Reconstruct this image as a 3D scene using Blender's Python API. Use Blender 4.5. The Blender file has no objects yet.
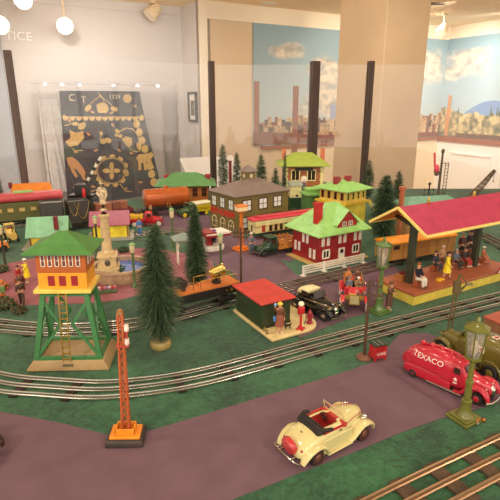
import bpy, bmesh, math, random
from mathutils import Vector, Matrix, noise
from mathutils.bvhtree import BVHTree
random.seed(7)
R = math.radians
C = bpy.context.scene.collection
PI = math.pi
TZ = .95                     # table top
F, TH, CZ = 490.0, R(17.1), 1.5

# ---------- survey: where a point of the table plan lies (camera height 0.55 m over the table)
def g(px, py, z=TZ):
    x = (px-250)/F; y = (250-py)/F
    d = (x, math.cos(TH)+y*math.sin(TH), -math.sin(TH)+y*math.cos(TH))
    t = (z-CZ)/d[2]
    return Vector((d[0]*t, d[1]*t, z))
def at(px, py, Y):
    x = (px-250)/F; y = (250-py)/F
    d = (x, math.cos(TH)+y*math.sin(TH), -math.sin(TH)+y*math.cos(TH))
    t = Y/d[1]
    return Vector((d[0]*t, Y, CZ+d[2]*t))
def zat(Y, ty):              # height over the table at depth Y
    return at(250, ty, Y).z-TZ
def T(px, py, dz=.001):
    v = g(px, py); v.z = TZ+dz; return v
def hg(px, py, ty):
    return zat(g(px, py).y, ty)
def frame(A, B, Cc=None):    # near corner, end of front wall, end of side wall -> centre, rz, W, D
    a, b = g(*A), g(*B); u = (b-a); W = u.length; u.normalize(); n = Vector((-u.y, u.x, 0))
    D = abs((g(*Cc)-a).dot(n)) if Cc else .1
    c = a+u*W/2+n*D/2; c.z = TZ+.001
    return c, math.atan2(u.y, u.x), W, D
def axis(A, B):              # rear, nose -> centre, rz, length
    a, b = g(*A), g(*B); u = b-a; c = (a+b)/2; c.z = TZ+.001
    return c, math.atan2(u.y, u.x), u.length

# ---------- materials
def lin(c):
    f = lambda v: v/12.92 if v <= .04045 else ((v+.055)/1.055)**2.4
    return tuple(f(v/255) for v in c)+(1,)
MATS = {}
def M(name, rgb, rough=.5, metal=0, var=.06, scale=40, bump=0, coat=0):
    if name in MATS: return MATS[name]
    m = bpy.data.materials.new(name); m.use_nodes = True
    nt = m.node_tree; b = nt.nodes['Principled BSDF']
    b.inputs['Roughness'].default_value = rough; b.inputs['Metallic'].default_value = metal
    b.inputs['Coat Weight'].default_value = coat
    c = lin(rgb); b.inputs['Base Color'].default_value = c
    if var or bump:
        tc = nt.nodes.new('ShaderNodeTexCoord'); nz = nt.nodes.new('ShaderNodeTexNoise')
        nz.inputs['Scale'].default_value = scale; nz.inputs['Detail'].default_value = 4
        nt.links.new(tc.outputs['Object'], nz.inputs['Vector'])
        if var:
            rp = nt.nodes.new('ShaderNodeValToRGB')
            rp.color_ramp.elements[0].position = .3; rp.color_ramp.elements[1].position = .7
            rp.color_ramp.elements[0].color = tuple(v*(1-var*2) for v in c[:3])+(1,)
            rp.color_ramp.elements[1].color = tuple(min(1, v*(1+var*2)) for v in c[:3])+(1,)
            nt.links.new(nz.outputs['Fac'], rp.inputs['Fac']); nt.links.new(rp.outputs['Color'], b.inputs['Base Color'])
        if bump:
            bp = nt.nodes.new('ShaderNodeBump'); bp.inputs['Strength'].default_value = bump; bp.inputs['Distance'].default_value = .002
            nt.links.new(nz.outputs['Fac'], bp.inputs['Height']); nt.links.new(bp.outputs['Normal'], b.inputs['Normal'])
    MATS[name] = m
    return m
def glass_mat(name, tint=(1, 1, 1), refl=.06, haze=0, rough=.02):
    if name in MATS: return MATS[name]
    m = bpy.data.materials.new(name); m.use_nodes = True; nt = m.node_tree
    nt.nodes.clear(); out = nt.nodes.new('ShaderNodeOutputMaterial')
    tr = nt.nodes.new('ShaderNodeBsdfTransparent'); tr.inputs[0].default_value = (*tint, 1)
    gl = nt.nodes.new('ShaderNodeBsdfGlossy'); gl.inputs['Roughness'].default_value = rough
    mx = nt.nodes.new('ShaderNodeMixShader'); mx.inputs[0].default_value = refl
    nt.links.new(tr.outputs[0], mx.inputs[1]); nt.links.new(gl.outputs[0], mx.inputs[2])
    last = mx
    if haze:
        df = nt.nodes.new('ShaderNodeBsdfDiffuse'); df.inputs[0].default_value = (.9, .88, .86, 1)
        m2 = nt.nodes.new('ShaderNodeMixShader'); m2.inputs[0].default_value = haze
        nt.links.new(mx.outputs[0], m2.inputs[1]); nt.links.new(df.outputs[0], m2.inputs[2]); last = m2
    nt.links.new(last.outputs[0], out.inputs[0]); MATS[name] = m
    return m
def emit(name, rgb, s):
    if name in MATS: return MATS[name]
    m = bpy.data.materials.new(name); m.use_nodes = True
    b = m.node_tree.nodes['Principled BSDF']; b.inputs['Base Color'].default_value = (.8, .8, .8, 1)
    b.inputs['Emission Color'].default_value = lin(rgb); b.inputs['Emission Strength'].default_value = s
    MATS[name] = m
    return m

# ---------- mesh builder
class MB:
    def __init__(s): s.v = []; s.f = []; s.fm = []; s.m = 0; s.X = Matrix()
    def add(s, vs, fs):
        b = len(s.v); s.v += [s.X @ Vector(v) for v in vs]
        s.f += [tuple(b+i for i in f) for f in fs]; s.fm += [s.m]*len(fs); return s
    def b0(s, x0, x1, y0, y1, z0, z1):
        return s.add([(x0,y0,z0),(x1,y0,z0),(x1,y1,z0),(x0,y1,z0),(x0,y0,z1),(x1,y0,z1),(x1,y1,z1),(x0,y1,z1)],
                     [(3,2,1,0),(4,5,6,7),(0,1,5,4),(1,2,6,5),(2,3,7,6),(3,0,4,7)])
    def box(s, c, sz, rot=None):
        o = s.X
        if rot is not None: s.X = o @ Matrix.Translation(c) @ rot; c = (0,0,0)
        a = [c[i]-sz[i]/2 for i in range(3)]; b = [c[i]+sz[i]/2 for i in range(3)]
        s.b0(a[0], b[0], a[1], b[1], a[2], b[2]); s.X = o; return s
    def bar(s, p, q, w, h, up=(0,0,1)):     # rectangular bar
        p, q = Vector(p), Vector(q); d = (q-p); L = d.length; d.normalize()
        u = Vector(up)
        if abs(d.dot(u)) > .98: u = Vector((1,0,0))
        sd = d.cross(u).normalized(); u2 = sd.cross(d)
        vs = []
        for P in (p, q):
            for a, b in ((-1,-1),(1,-1),(1,1),(-1,1)): vs.append(P+sd*a*w/2+u2*b*h/2)
        return s.add(vs, [(3,2,1,0),(4,5,6,7),(0,1,5,4),(1,2,6,5),(2,3,7,6),(3,0,4,7)])
    def cyl(s, p, q, r0, r1=None, n=10):
        r1 = r0 if r1 is None else r1
        p, q = Vector(p), Vector(q); d = (q-p).normalized()
        u = Vector((0,0,1)) if abs(d.z) < .9 else Vector((1,0,0))
        a = d.cross(u).normalized(); b = d.cross(a)
        vs = []
        for P, r in ((p, r0), (q, r1)):
            vs += [P+(a*math.cos(2*PI*i/n)+b*math.sin(2*PI*i/n))*r for i in range(n)]
        fs = [(i, (i+1) % n, n+(i+1) % n, n+i) for i in range(n)]+[tuple(range(n))[::-1], tuple(range(n, 2*n))]
        return s.add(vs, fs)
    def loft(s, rings, cap=True):
        n = len(rings[0]); vs = [p for r in rings for p in r]; fs = []
        for k in range(len(rings)-1):
            for i in range(n):
                j = (i+1) % n; fs.append((k*n+i, k*n+j, (k+1)*n+j, (k+1)*n+i))
        if cap: fs += [tuple(range(n))[::-1], tuple(range((len(rings)-1)*n, len(rings)*n))]
        return s.add(vs, fs)
    def lathe(s, prof, n=16, c=(0,0,0), ax='z'):
        rings = []
        for r, z in prof:
            ring = []
            for i in range(n):
                a = 2*PI*i/n; x, y = max(r, 1e-5)*math.cos(a), max(r, 1e-5)*math.sin(a)
                p = {'z': (x, y, z), 'y': (x, z, y), 'x': (z, x, y)}[ax]
                ring.append((p[0]+c[0], p[1]+c[1], p[2]+c[2]))
            rings.append(ring)
        return s.loft(rings)
    def sph(s, c, r, n=10):
        r = (r, r, r) if not hasattr(r, '__len__') else r
        rings = []
        for k in range(n//2+2):
            t = PI*k/(n//2+1)-PI/2; q = max(math.cos(t), 1e-3)
            rings.append([(c[0]+r[0]*q*math.cos(2*PI*i/n), c[1]+r[1]*q*math.sin(2*PI*i/n), c[2]+r[2]*math.sin(t)) for i in range(n)])
        return s.loft(rings)
    def prism(s, poly, z0, z1):
        n = len(poly)
        return s.add([(x, y, z0) for x, y in poly]+[(x, y, z1) for x, y in poly],
                     [tuple(range(n))[::-1], tuple(range(n, 2*n))]+[(i, (i+1) % n, n+(i+1) % n, n+i) for i in range(n)])
    def yprism(s, poly, y0, y1):            # outline in x,z
        n = len(poly)
        return s.add([(x, y0, z) for x, z in poly]+[(x, y1, z) for x, z in poly],
                     [tuple(range(n)), tuple(range(n, 2*n))[::-1]]+[(i, n+i, n+(i+1) % n, (i+1) % n) for i in range(n)])
    def sweep(s, path, ra, rb=None, n=8, up=(0,0,1), closed=False):
        path = [Vector(p) for p in path]; N = len(path); rings = []
        for k in range(N):
            if closed: d = path[(k+1) % N]-path[k-1]
            else: d = path[min(k+1, N-1)]-path[max(k-1, 0)]
            d.normalize(); u = Vector(up); sd = d.cross(u)
            if sd.length < 1e-4: sd = d.cross(Vector((1,0,0)))
            sd.normalize(); u2 = sd.cross(d)
            A = ra[k] if hasattr(ra, '__len__') else ra
            B = A if rb is None else (rb[k] if hasattr(rb, '__len__') else rb)
            rings.append([path[k]+sd*A*math.cos(2*PI*i/n)+u2*B*math.sin(2*PI*i/n) for i in range(n)])
        if closed: rings.append(rings[0]); return s.loft(rings, False)
        return s.loft(rings)
    def super(s, secs, n=24, cy=0):         # sections (x, z0, z1, halfwidth, power)
        rings = []
        for x, z0, z1, w, p in secs:
            zc, h = (z0+z1)/2, (z1-z0)/2; ring = []
            for i in range(n):
                a = 2*PI*i/n; ca, sa = math.cos(a), math.sin(a)
                ring.append((x, cy+w*math.copysign(abs(ca)**(2/p), ca), zc+h*math.copysign(abs(sa)**(2/p), sa)))
            rings.append(ring)
        return s.loft(rings)
    def build(s, name, mats, parent=None, bevel=0, ang=40, flat=False):
        me = bpy.data.meshes.new(name); me.from_pydata(s.v, [], s.f)
        for m in (mats if isinstance(mats, (list, tuple)) else [mats]): me.materials.append(m)
        me.polygons.foreach_set('material_index', s.fm)
        bm = bmesh.new(); bm.from_mesh(me); bmesh.ops.recalc_face_normals(bm, faces=bm.faces); bm.to_mesh(me); bm.free()
        if not flat:
            me.polygons.foreach_set('use_smooth', [True]*len(me.polygons)); me.set_sharp_from_angle(angle=R(ang))
        o = bpy.data.objects.new(name, me); C.objects.link(o)
        if parent is not None: o.parent = parent
        if bevel:
            b = o.modifiers.new('bevel', 'BEVEL'); b.width = bevel; b.segments = 2; b.limit_method = 'ANGLE'; b.angle_limit = R(40)
        return o

def tag(o, label, cat, group=None):
    o['label'] = label; o['category'] = cat
    if group: o['group'] = group
    return o
def thing(name, label, cat, loc=(0,0,0), rz=0, group=None):
    o = bpy.data.objects.new(name, None); C.objects.link(o); o.empty_display_size = .02
    o.location = loc; o.rotation_euler = (0, 0, rz)
    return tag(o, label, cat, group)
def struct(o):
    o['kind'] = 'structure'; return o
def copy_tree(o, parent=None):
    kids = list(o.children); c = o.copy(); C.objects.link(c); c.parent = parent
    for k in kids: copy_tree(k, c)
    return c
def textpoly(txt, size, depth=.0004, align='CENTER', sx=1.0):
    cu = bpy.data.curves.new('txt', 'FONT'); cu.body = txt; cu.size = size; cu.extrude = depth; cu.align_x = align; cu.align_y = 'CENTER'
    o = bpy.data.objects.new('txt', cu); C.objects.link(o); bpy.context.view_layer.update()
    me = bpy.data.meshes.new_from_object(o.evaluated_get(bpy.context.evaluated_depsgraph_get()))
    vs = [(v.co.x*sx, v.co.y, v.co.z) for v in me.vertices]; fs = [tuple(p.vertices) for p in me.polygons]
    bpy.data.objects.remove(o); bpy.data.curves.remove(cu); bpy.data.meshes.remove(me)
    return vs, fs
def lettering(parent, txt, size, origin, u, up, mat, depth=.0004, name='lettering', sx=1.0):
    vs, fs = textpoly(txt, size, depth, sx=sx)
    u, up, o = Vector(u).normalized(), Vector(up).normalized(), Vector(origin); n = u.cross(up)
    mb = MB(); mb.add([o+u*v[0]+up*v[1]+n*v[2] for v in vs], fs)
    return mb.build(name, mat, parent, flat=True)
def spline(pts, n=8, closed=False):
    pts = [Vector(p) for p in pts]; out = []; N = len(pts)
    rng = N if closed else N-1
    for i in range(rng):
        if closed: p0, p1, p2, p3 = pts[i-1], pts[i], pts[(i+1) % N], pts[(i+2) % N]
        else: p0, p1, p2, p3 = pts[max(i-1, 0)], pts[i], pts[i+1], pts[min(i+2, N-1)]
        for k in range(n):
            t = k/n
            out.append(.5*((2*p1)+(p2-p0)*t+(2*p0-5*p1+4*p2-p3)*t*t+(3*p1-p0-3*p2+p3)*t**3))
    if not closed: out.append(pts[-1])
    return out
# ================= ROOM =================
U = Vector((.859, .511, 0)); V = Vector((.511, -.859, 0))        # along the mural wall / out of it, into the room
O0 = Vector((0, 5.4, 0)); CORN = O0+U*3.04
m_tan = M('wall_tan', (216, 194, 164), .8, var=.02, scale=2)
m_grey = M('wall_grey', (206, 200, 196), .8, var=.02, scale=2)
m_cream = M('cream_trim', (238, 226, 204), .6, var=.02, scale=3)
m_white = M('white_paint', (240, 235, 226), .5, var=.02, scale=3)
m_ceil = M('ceiling_tan', (248, 226, 190), .9, var=.03, scale=2)
m_rail = M('rail_brown', (150, 84, 52), .5, scale=8)
m_post = M('post_dark', (66, 46, 38), .5, scale=12)
m_postred = M('post_red_brown', (140, 82, 58), .5, scale=12)
CEIL = 2.40
def wall(name, p, q, z0, z1, mat, th=.1, side=1):
    d = (q-p); L = d.length; d.normalize(); n = Vector((d.y, -d.x, 0))*side
    mb = MB(); vs = []
    a, b = Vector((p.x, p.y, 0)), Vector((q.x, q.y, 0))
    poly = [a, b, b-n*th, a-n*th]
    mb.prism([(v.x, v.y) for v in poly], z0, z1)
    return struct(mb.build(name, mat, flat=True))
def slab(name, p, q, z0, z1, mat, out, th):       # a strip standing proud of a wall
    d = (q-p).normalized(); n = Vector((d.y, -d.x, 0)); a, b = p+n*out, q+n*out
    mb = MB(); mb.prism([(v.x, v.y) for v in (a, b, b-n*th, a-n*th)], z0, z1)
    return mb.build(name, mat, flat=True)
# floor and ceiling
mb = MB(); mb.b0(-4.5, 6, -1.5, 9, -.1, 0); struct(mb.build('floor', M('floor_wood', (186, 150, 116), .4, scale=6)))
mb = MB(); mb.b0(-4.5, 6, -1.5, 9, CEIL, CEIL+.1); struct(mb.build('ceiling', m_ceil))
# mural wall (back), recess to its left, right wall
wl = O0-U*.55
wall('wall_back', wl, CORN, 0, CEIL, m_tan)
rec = wl-V*.47
wall('wall_recess_side', rec, wl, 0, CEIL, m_grey)
wall('wall_recess', rec-U*2.6, rec, 0, CEIL, m_grey)
RD = Vector((.47, -.883, 0)).normalized()
wall('wall_right', CORN, CORN+RD*3.4, 0, CEIL, m_tan)
lp = at(8, 99, 4.6); lp.z = 0
wall('wall_left', lp-Vector((1.6, .5, 0)), lp, 0, CEIL, M('wall_blue_grey', (176, 182, 192), .8, var=.02, scale=2), .12)
# trims: corner post, crown strips, chair rails, wainscot
def trimn(n, *a): struct(slab('trim_%d' % n, *a))
trimn(1, wl-U*.02, wl+U*.06, 0, CEIL, m_cream, .02, .03)
trimn(2, wl+U*.06, CORN, 2.24, CEIL, m_cream, .012, .02)
trimn(3, CORN, CORN+RD*3.4, 2.25, CEIL, m_cream, .012, .02)
trimn(4, CORN, CORN+RD*3.4, .95, 1.02, m_rail, .03, .04)
trimn(5, CORN-U*2.9, CORN, .97, 1.01, m_rail, .03, .04)
trimn(6, CORN, CORN+RD*3.4, 0, .95, m_white, .015, .02)
trimn(7, O0+U*.45, CORN, 0, .97, M('dado_cream', (232, 212, 180), .6, var=.02, scale=3), .012, .02)
trimn(8, rec-U*2.6, rec, 2.32, CEIL, m_grey, .012, .02)
k = 9
for i in range(4):          # wainscot panel mouldings
    a = CORN+RD*(.25+i*.78); b = a+RD*.62
    for z0, z1 in ((.80, .825), (.25, .275)): trimn(k, a, b, z0, z1, m_white, .028, .014); k += 1
    for p in (a, b): trimn(k, p-RD*.012, p+RD*.012, .25, .825, m_white, .028, .014); k += 1
# pillar
pc = Vector((1.02, 4.0, 0)); mb = MB()
mb.prism([(v.x, v.y) for v in (pc, pc+U*.468, pc+U*.468-V*.53, pc-V*.53)], 0, CEIL)
struct(mb.build('wall_pillar', M('pillar_beige', (222, 194, 158), .75, var=.03, scale=3), bevel=.006))

# murals: painted canvases on the walls
def sky_mat(name, cloud_u, seed):
    m = bpy.data.materials.new(name); m.use_nodes = True; nt = m.node_tree; b = nt.nodes['Principled BSDF']; b.inputs['Roughness'].default_value = .7
    N = nt.nodes.new; L = nt.links.new
    tc = N('ShaderNodeTexCoord'); sp = N('ShaderNodeSeparateXYZ'); L(tc.outputs['Object'], sp.inputs[0])
    mp = N('ShaderNodeMapping'); mp.inputs['Scale'].default_value = (1, 1, 1.6); mp.inputs['Location'].default_value = (seed, 0, 0); L(tc.outputs['Object'], mp.inputs[0])
    nz = N('ShaderNodeTexNoise'); nz.inputs['Scale'].default_value = 3.2; nz.inputs['Detail'].default_value = 7; nz.inputs['Distortion'].default_value = .4; L(mp.outputs[0], nz.inputs['Vector'])
    # cloud bank mask: bump around (cloud_u)
    tot = None
    for (cu, cz, ru, rz) in cloud_u:
        v = N('ShaderNodeVectorMath'); v.operation = 'SUBTRACT'; v.inputs[1].default_value = (cu, 0, cz); L(tc.outputs['Object'], v.inputs[0])
        w = N('ShaderNodeVectorMath'); w.operation = 'MULTIPLY'; w.inputs[1].default_value = (1/ru, 0, 1/rz); L(v.outputs[0], w.inputs[0])
        ln = N('ShaderNodeVectorMath'); ln.operation = 'LENGTH'; L(w.outputs[0], ln.inputs[0])
        mr = N('ShaderNodeMapRange'); mr.inputs[1].default_value = 1.2; mr.inputs[2].default_value = .2; L(ln.outputs['Value'], mr.inputs[0])
        if tot is None: tot = mr.outputs[0]
        else:
            mx = N('ShaderNodeMath'); mx.operation = 'MAXIMUM'; L(tot, mx.inputs[0]); L(mr.outputs[0], mx.inputs[1]); tot = mx.outputs[0]
    ad = N('ShaderNodeMath'); ad.operation = 'MULTIPLY_ADD'; ad.inputs[1].default_value = .62; L(tot, ad.inputs[0]); L(nz.outputs['Fac'], ad.inputs[2])
    rp = N('ShaderNodeValToRGB'); rp.color_ramp.elements[0].position = .70; rp.color_ramp.elements[1].position = .92; L(ad.outputs[0], rp.inputs[0])
    n2 = N('ShaderNodeTexNoise'); n2.inputs['Scale'].default_value = 7; n2.inputs['Detail'].default_value = 5; L(mp.outputs[0], n2.inputs['Vector'])
    cr = N('ShaderNodeValToRGB'); cr.color_ramp.elements[0].position = .38; cr.color_ramp.elements[1].position = .58
    cr.color_ramp.elements[0].color = lin((165, 165, 160)); cr.color_ramp.elements[1].color = lin((222, 208, 188)); L(n2.outputs['Fac'], cr.inputs[0])
    sk = N('ShaderNodeMapRange'); sk.inputs[1].default_value = 1.2; sk.inputs[2].default_value = 2.2; L(sp.outputs['Z'], sk.inputs[0])
    sr = N('ShaderNodeValToRGB'); sr.color_ramp.elements[0].color = lin((176, 192, 198)); sr.color_ramp.elements[1].color = lin((140, 166, 178)); L(sk.outputs[0], sr.inputs[0])
    mc = N('ShaderNodeMix'); mc.data_type = 'RGBA'; L(rp.outputs[0], mc.inputs['Factor']); L(sr.outputs[0], mc.inputs['A']); L(cr.outputs[0], mc.inputs['B'])
    L(mc.outputs['Result'], b.inputs['Base Color']); return m
def mural(name, label, org, d, L, z0, z1, clouds, seed):
    t = thing(name, label, 'mural', org, math.atan2(d.y, d.x))
    mb = MB(); mb.b0(0, L, -.012, 0, z0, z1); mb.build('painted_sky', sky_mat(name+'_sky', clouds, seed), t, flat=True)
    return t
t = mural('wall_mural', 'painted mural of a smoky city skyline on the back wall left of the pillar', O0+U*.03+V*.004, U, 2.99, 1.01, 2.24,
          [(1.15, 1.45, .75, .28), (.95, 1.75, .3, .3), (2.6, 1.9, .5, .25), (.45, 2.0, .3, .1)], 3)
mb = MB(); rnd = random.Random(3); u = 0
cols = [M('paint_brick', (140, 88, 66), .8), M('paint_ochre', (186, 152, 112), .8), M('paint_dark', (90, 66, 56), .8), M('paint_pale', (205, 178, 140), .8), M('paint_river', (150, 160, 190), .8), M('paint_roof', (124, 72, 52), .8)]
for row, (zb, zr, zv, n) in enumerate(((1.22, 1.29, .04, 70), (1.17, 1.24, .04, 60), (1.11, 1.18, .05, 50))):
    for i in range(n):
        u = i*3.0/n+rnd.uniform(0, .02); w = rnd.uniform(.035, .085); mb.m = rnd.choice([0, 1, 1, 3, 2])
        h = zr+rnd.uniform(-zv, zv); mb.b0(u, min(3.07, u+w), -.016-.001*row, -.011, 1.02, h)
        mb.m = 2
        if u < 3:
            for q in range(3): mb.b0(u+.008+q*.012, u+.013+q*.012, -.0168-.001*row, -.011, h-.03, h-.015)
mb.build('painted_skyline', cols, t, flat=True)
mb = MB(); mb.m = 0; mb.add([(0, -.021, 1.02), (3.07, -.021, 1.02), (3.07, -.021, 1.07), (1.0, -.021, 1.10), (.6, -.021, 1.13), (0, -.021, 1.17), (0, -.012, 1.02), (3.07, -.012, 1.02), (3.07, -.012, 1.07), (1.0, -.012, 1.10), (.6, -.012, 1.13), (0, -.012, 1.17)],
       [(0,1,2,3,4,5), (11,10,9,8,7,6), (0,6,7,1), (1,7,8,2), (2,8,9,3), (3,9,10,4), (4,10,11,5), (5,11,6,0)]); mb.build('painted_brick_roof', cols[5], t, flat=True)
mb = MB(); mb.b0(.01, .07, -.02, -.012, 1.03, 1.68); mb.build('painted_smokestack', M('paint_stack', (150, 92, 66), .8), t)
mb = MB(); mb.b0(1.05, 1.42, -.014, -.0115, 1.17, 1.44); mb.build('painted_river', cols[4], t)
t = mural('wall_mural', 'painted mural of hills, clouds and a landscape above the wainscot right of the pillar', CORN+Vector((-.003, -.005, 0)), RD, 3.2, 1.02, 2.25,
          [(-.2, 1.95, .35, .22), (.35, 1.93, .45, .22), (.1, 1.82, .3, .12), (2.2, 2.0, .5, .2)], 11)
mb = MB()
def ridge(mb, pts, zb, y, L=3.2):
    n = len(pts); P = [(x, z) for x, z in pts]
    poly = [(P[0][0], zb)]+P+[(P[-1][0], zb)]
    mb.yprism(poly, y, y+.004)
rnd = random.Random(5)
ridge(mb, [(.35, 1.3), (.5, 1.40), (.65, 1.47), (.8, 1.49), (.95, 1.46), (1.2, 1.50), (1.5, 1.45), (1.8, 1.42), (2.4, 1.46), (3.2, 1.40)], 1.2, -.017); mb.build('painted_mountain', M('paint_blue_hill', (120, 146, 186), .8), t, flat=True)
def dab_mat():
    m = M('paint_landscape', (172, 156, 112), .8, var=.0)
    nt = m.node_tree; b = nt.nodes['Principled BSDF']; N = nt.nodes.new; L = nt.links.new
    tc = N('ShaderNodeTexCoord'); nz = N('ShaderNodeTexNoise'); nz.inputs['Scale'].default_value = 14; nz.inputs['Detail'].default_value = 6; L(tc.outputs['Object'], nz.inputs['Vector'])
    rp = N('ShaderNodeValToRGB'); e = rp.color_ramp.elements
    e[0].position = .36; e[0].color = lin((90, 96, 76)); e[1].position = .64; e[1].color = lin((214, 190, 138))
    x = e.new(.46); x.color = lin((140, 128, 92)); x = e.new(.54); x.color = lin((178, 160, 118))
    L(nz.outputs['Fac'], rp.inputs[0]); L(rp.outputs[0], b.inputs['Base Color']); return m
mb = MB(); pts = [(0, 1.40)]
x = 0
while x < 3.19:
    x = min(3.2, x+rnd.uniform(.03, .08)); pts.append((x, 1.33+rnd.uniform(-.03, .03)+.07*math.exp(-x*6)))
ridge(mb, pts, 1.03, -.021); mb.build('painted_landscape', dab_mat(), t, flat=True)
mb = MB()
for i in range(26):
    x = rnd.uniform(.02, 3); h = rnd.uniform(.04, .12); mb.m = 0; mb.yprism([(x, 1.3), (x+.03, 1.3), (x+.017, 1.33+h), (x+.012, 1.33+h)], -.024, -.021)
mb.build('painted_tree_row', M('paint_tree', (92, 104, 84), .8), t, flat=True)
mb = MB(); mb.yprism([(.115, 1.03), (.175, 1.03), (.165, 1.55), (.125, 1.55)], -.027, -.023); mb.build('painted_smokestack', M('paint_stack_orange', (205, 140, 92), .8), t, flat=True)
mb = MB(); mb.b0(.3, 3.2, -.026, -.02, 1.03, 1.075); mb.build('painted_shore', M('paint_shore', (104, 72, 52), .8), t, flat=True)

# wall lettering and the little framed picture
sg = rec-U*2.6
def on_wall(px, py, p, d):         # point of the vertical wall through p along d seen at a pixel
    x = (px-250)/F; y = (250-py)/F
    r = Vector((x, math.cos(TH)+y*math.sin(TH), -math.sin(TH)+y*math.cos(TH))); n = Vector((-d.y, d.x, 0))
    t_ = (p.x*n.x+p.y*n.y)/(r.x*n.x+r.y*n.y); return Vector((0, 0, CZ))+r*t_
wp = on_wall(18.5, 36.5, rec, U)
o = lettering(None, 'TICE', .098, wp+V*.006, U, (0, 0, 1), M('letter_white', (240, 234, 226), .5), .003, 'wall_lettering', sx=1.1)
tag(o, 'white raised capital letters high on the grey recess wall at far left', 'lettering')
d2 = V; p = on_wall(194, 107, rec, V)
t = thing('framed_picture', 'small black framed picture with white mat on the recess side wall', 'picture', p+U*-.004, math.atan2(V.y, V.x))
w, h = .20, .30
mb = MB()
for a in (-1, 1):
    mb.box((a*(w/2-.012), -.012, 0), (.024, .022, h)); mb.box((0, -.012, a*(h/2-.012)), (w, .022, .024))
mb.build('picture_frame', M('frame_black', (45, 38, 34), .4), t)
mb = MB(); mb.box((0, -.006, 0), (w-.03, .008, h-.03)); mb.build('mat_board', m_white, t)
mb = MB(); mb.box((0, -.012, -.01), (.08, .006, .15)); mb.build('print', M('print_grey', (110, 104, 100), .6, var=.4, scale=30), t)

# ceiling lamps
m_bulb = emit('lamp_glow', (255, 244, 225), 30)
m_fix = M('fixture_cream', (225, 205, 170), .4)
def track_light(px, py, Y, label, on=True, tilt=(0, -.5, -.8)):
    p = at(px, py, Y); t = thing('track_light', label, 'track light', (p.x, p.y, CEIL), 0, 'ceiling track lights')
    dz = p.z-CEIL; d = (Vector((0, 0, CZ))-p).normalized() if on else Vector(tilt).normalized(); c = Vector((0, 0, dz))
    mb = MB(); mb.cyl((0, 0, 0), (0, 0, -.02), .035, n=16); mb.build('mount', m_fix, t)
    mb = MB(); mb.cyl((0, 0, -.015), c-d*.04, .009); mb.build('stem', m_fix, t)
    mb = MB(); mb.sweep([c-d*.075, c-d*.07, c-d*.03, c+d*.05, c+d*.07], [.012, .040, .055, .068, .070], n=18); mb.build('lamp_head', m_fix, t)
    mb = MB(); mb.cyl(c+d*.069, c+d*.073, .064, n=18); mb.build('lamp_lens', m_bulb if on else M('lens_off', (230, 215, 190), .3), t)
track_light(65, 26, 4.75, 'glowing track light in front of the grey recess wall', True, (.1, -.85, -.35))
track_light(23, 0, 4.4, 'glowing track light cut by the top edge of the photo', True, (.1, -.85, -.35))
track_light(0, 25, 4.3, 'glowing track light cut by the left edge of the photo', True, (.2, -.85, -.3))
track_light(154, 11, 5.2, 'unlit looking track light under the ceiling left of centre', False, (-.5, -.4, -.6))
track_light(443, 30, 5.9, 'pale track light under the ceiling right of the pillar', False, (-.4, -.5, -.6))
p = at(268, 4, 5.28); t = thing('recessed_downlight', 'round recessed downlight in the tan ceiling above the mural', 'downlight', (p.x, p.y, CEIL))
mb = MB(); mb.lathe([(.04, 0), (.07, 0), (.075, -.006), (.04, -.008)], 24); mb.build('trim_ring', m_white, t)
mb = MB(); mb.cyl((0, 0, -.003), (0, 0, -.006), .04, n=20); mb.build('lamp_lens', emit('lamp_soft', (255, 240, 215), 3), t)
mb = MB(); p = at(438, 6, 5.3); mb.b0(p.x-.1, p.x+.06, p.y-.04, p.y+.04, CEIL-.012, CEIL); o = mb.build('ceiling_vent', M('vent_dark', (90, 70, 55), .6)); tag(o, 'small dark ceiling vent right of the pillar top', 'vent')

# ---- display case with the embroidered petticoat
CA = at(40, 99, 4.25); CA.z = 0; crz = math.atan2(U.y, U.x); CL = 1.228
t = thing('display_case', 'tall glass display case holding the embroidered petticoat by the grey wall', 'display case', (CA.x, CA.y, 0), crz)
mb = MB(); mb.b0(0, CL, 0, .42, 0, .50); mb.build('plinth', M('plinth_grey', (196, 190, 182), .6), t)
m_gl = glass_mat('case_glass', refl=.05)
mb = MB(); mb.b0(0, CL, 0, .006, .50, 1.63); mb.b0(0, .006, .006, .42, .50, 1.63); mb.b0(CL-.006, CL, .006, .42, .50, 1.63); mb.build('glass_pane', m_gl, t)
mb = MB(); mb.b0(-.004, CL+.004, -.004, .424, 1.63, 1.645); mb.build('case_top', glass_mat('case_top_glass', (.93, .93, .94), .08, .15), t)
mb = MB()
for x in (0.004, CL-.004):
    mb.b0(x-.004, x+.004, -.004, .004, .50, 1.63)
mb.b0(0, CL, -.006, .002, 1.62, 1.632); mb.build('edge_strip', glass_mat('edge_clear', (.9, .9, .9), .12, .1, .2), t)
for f in (.05, .16, .28, .52, .7, .86):
    mb = MB(); mb.cyl((CL*f, .06, 1.612), (CL*f, .06, 1.628), .012, n=12); mb.build('puck_lamp', emit('puck', (255, 250, 240), 6), t)
# white drape left in the case
mb = MB(); rings = []
for z, w in ((.66, .40), (.9, .36), (1.2, .28), (1.5, .22)):
    row = []
    for i in range(41):
        f = i/40; row.append((.0+.03+w*f*.8, .34+.022*math.sin(f*34)+.01*math.sin(f*13), z))
    back = [(x, y+.012, z_) for x, y, z_ in row[::-1]]
    rings.append(row+back)
mb.loft(rings); o = mb.build('white_drape', M('drape_white', (232, 228, 224), .8), None); o.location = (CA.x, CA.y, 0); o.rotation_euler[2] = crz
tag(o, 'white hanging drape beside the navy petticoat in the glass case', 'drape')
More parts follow.
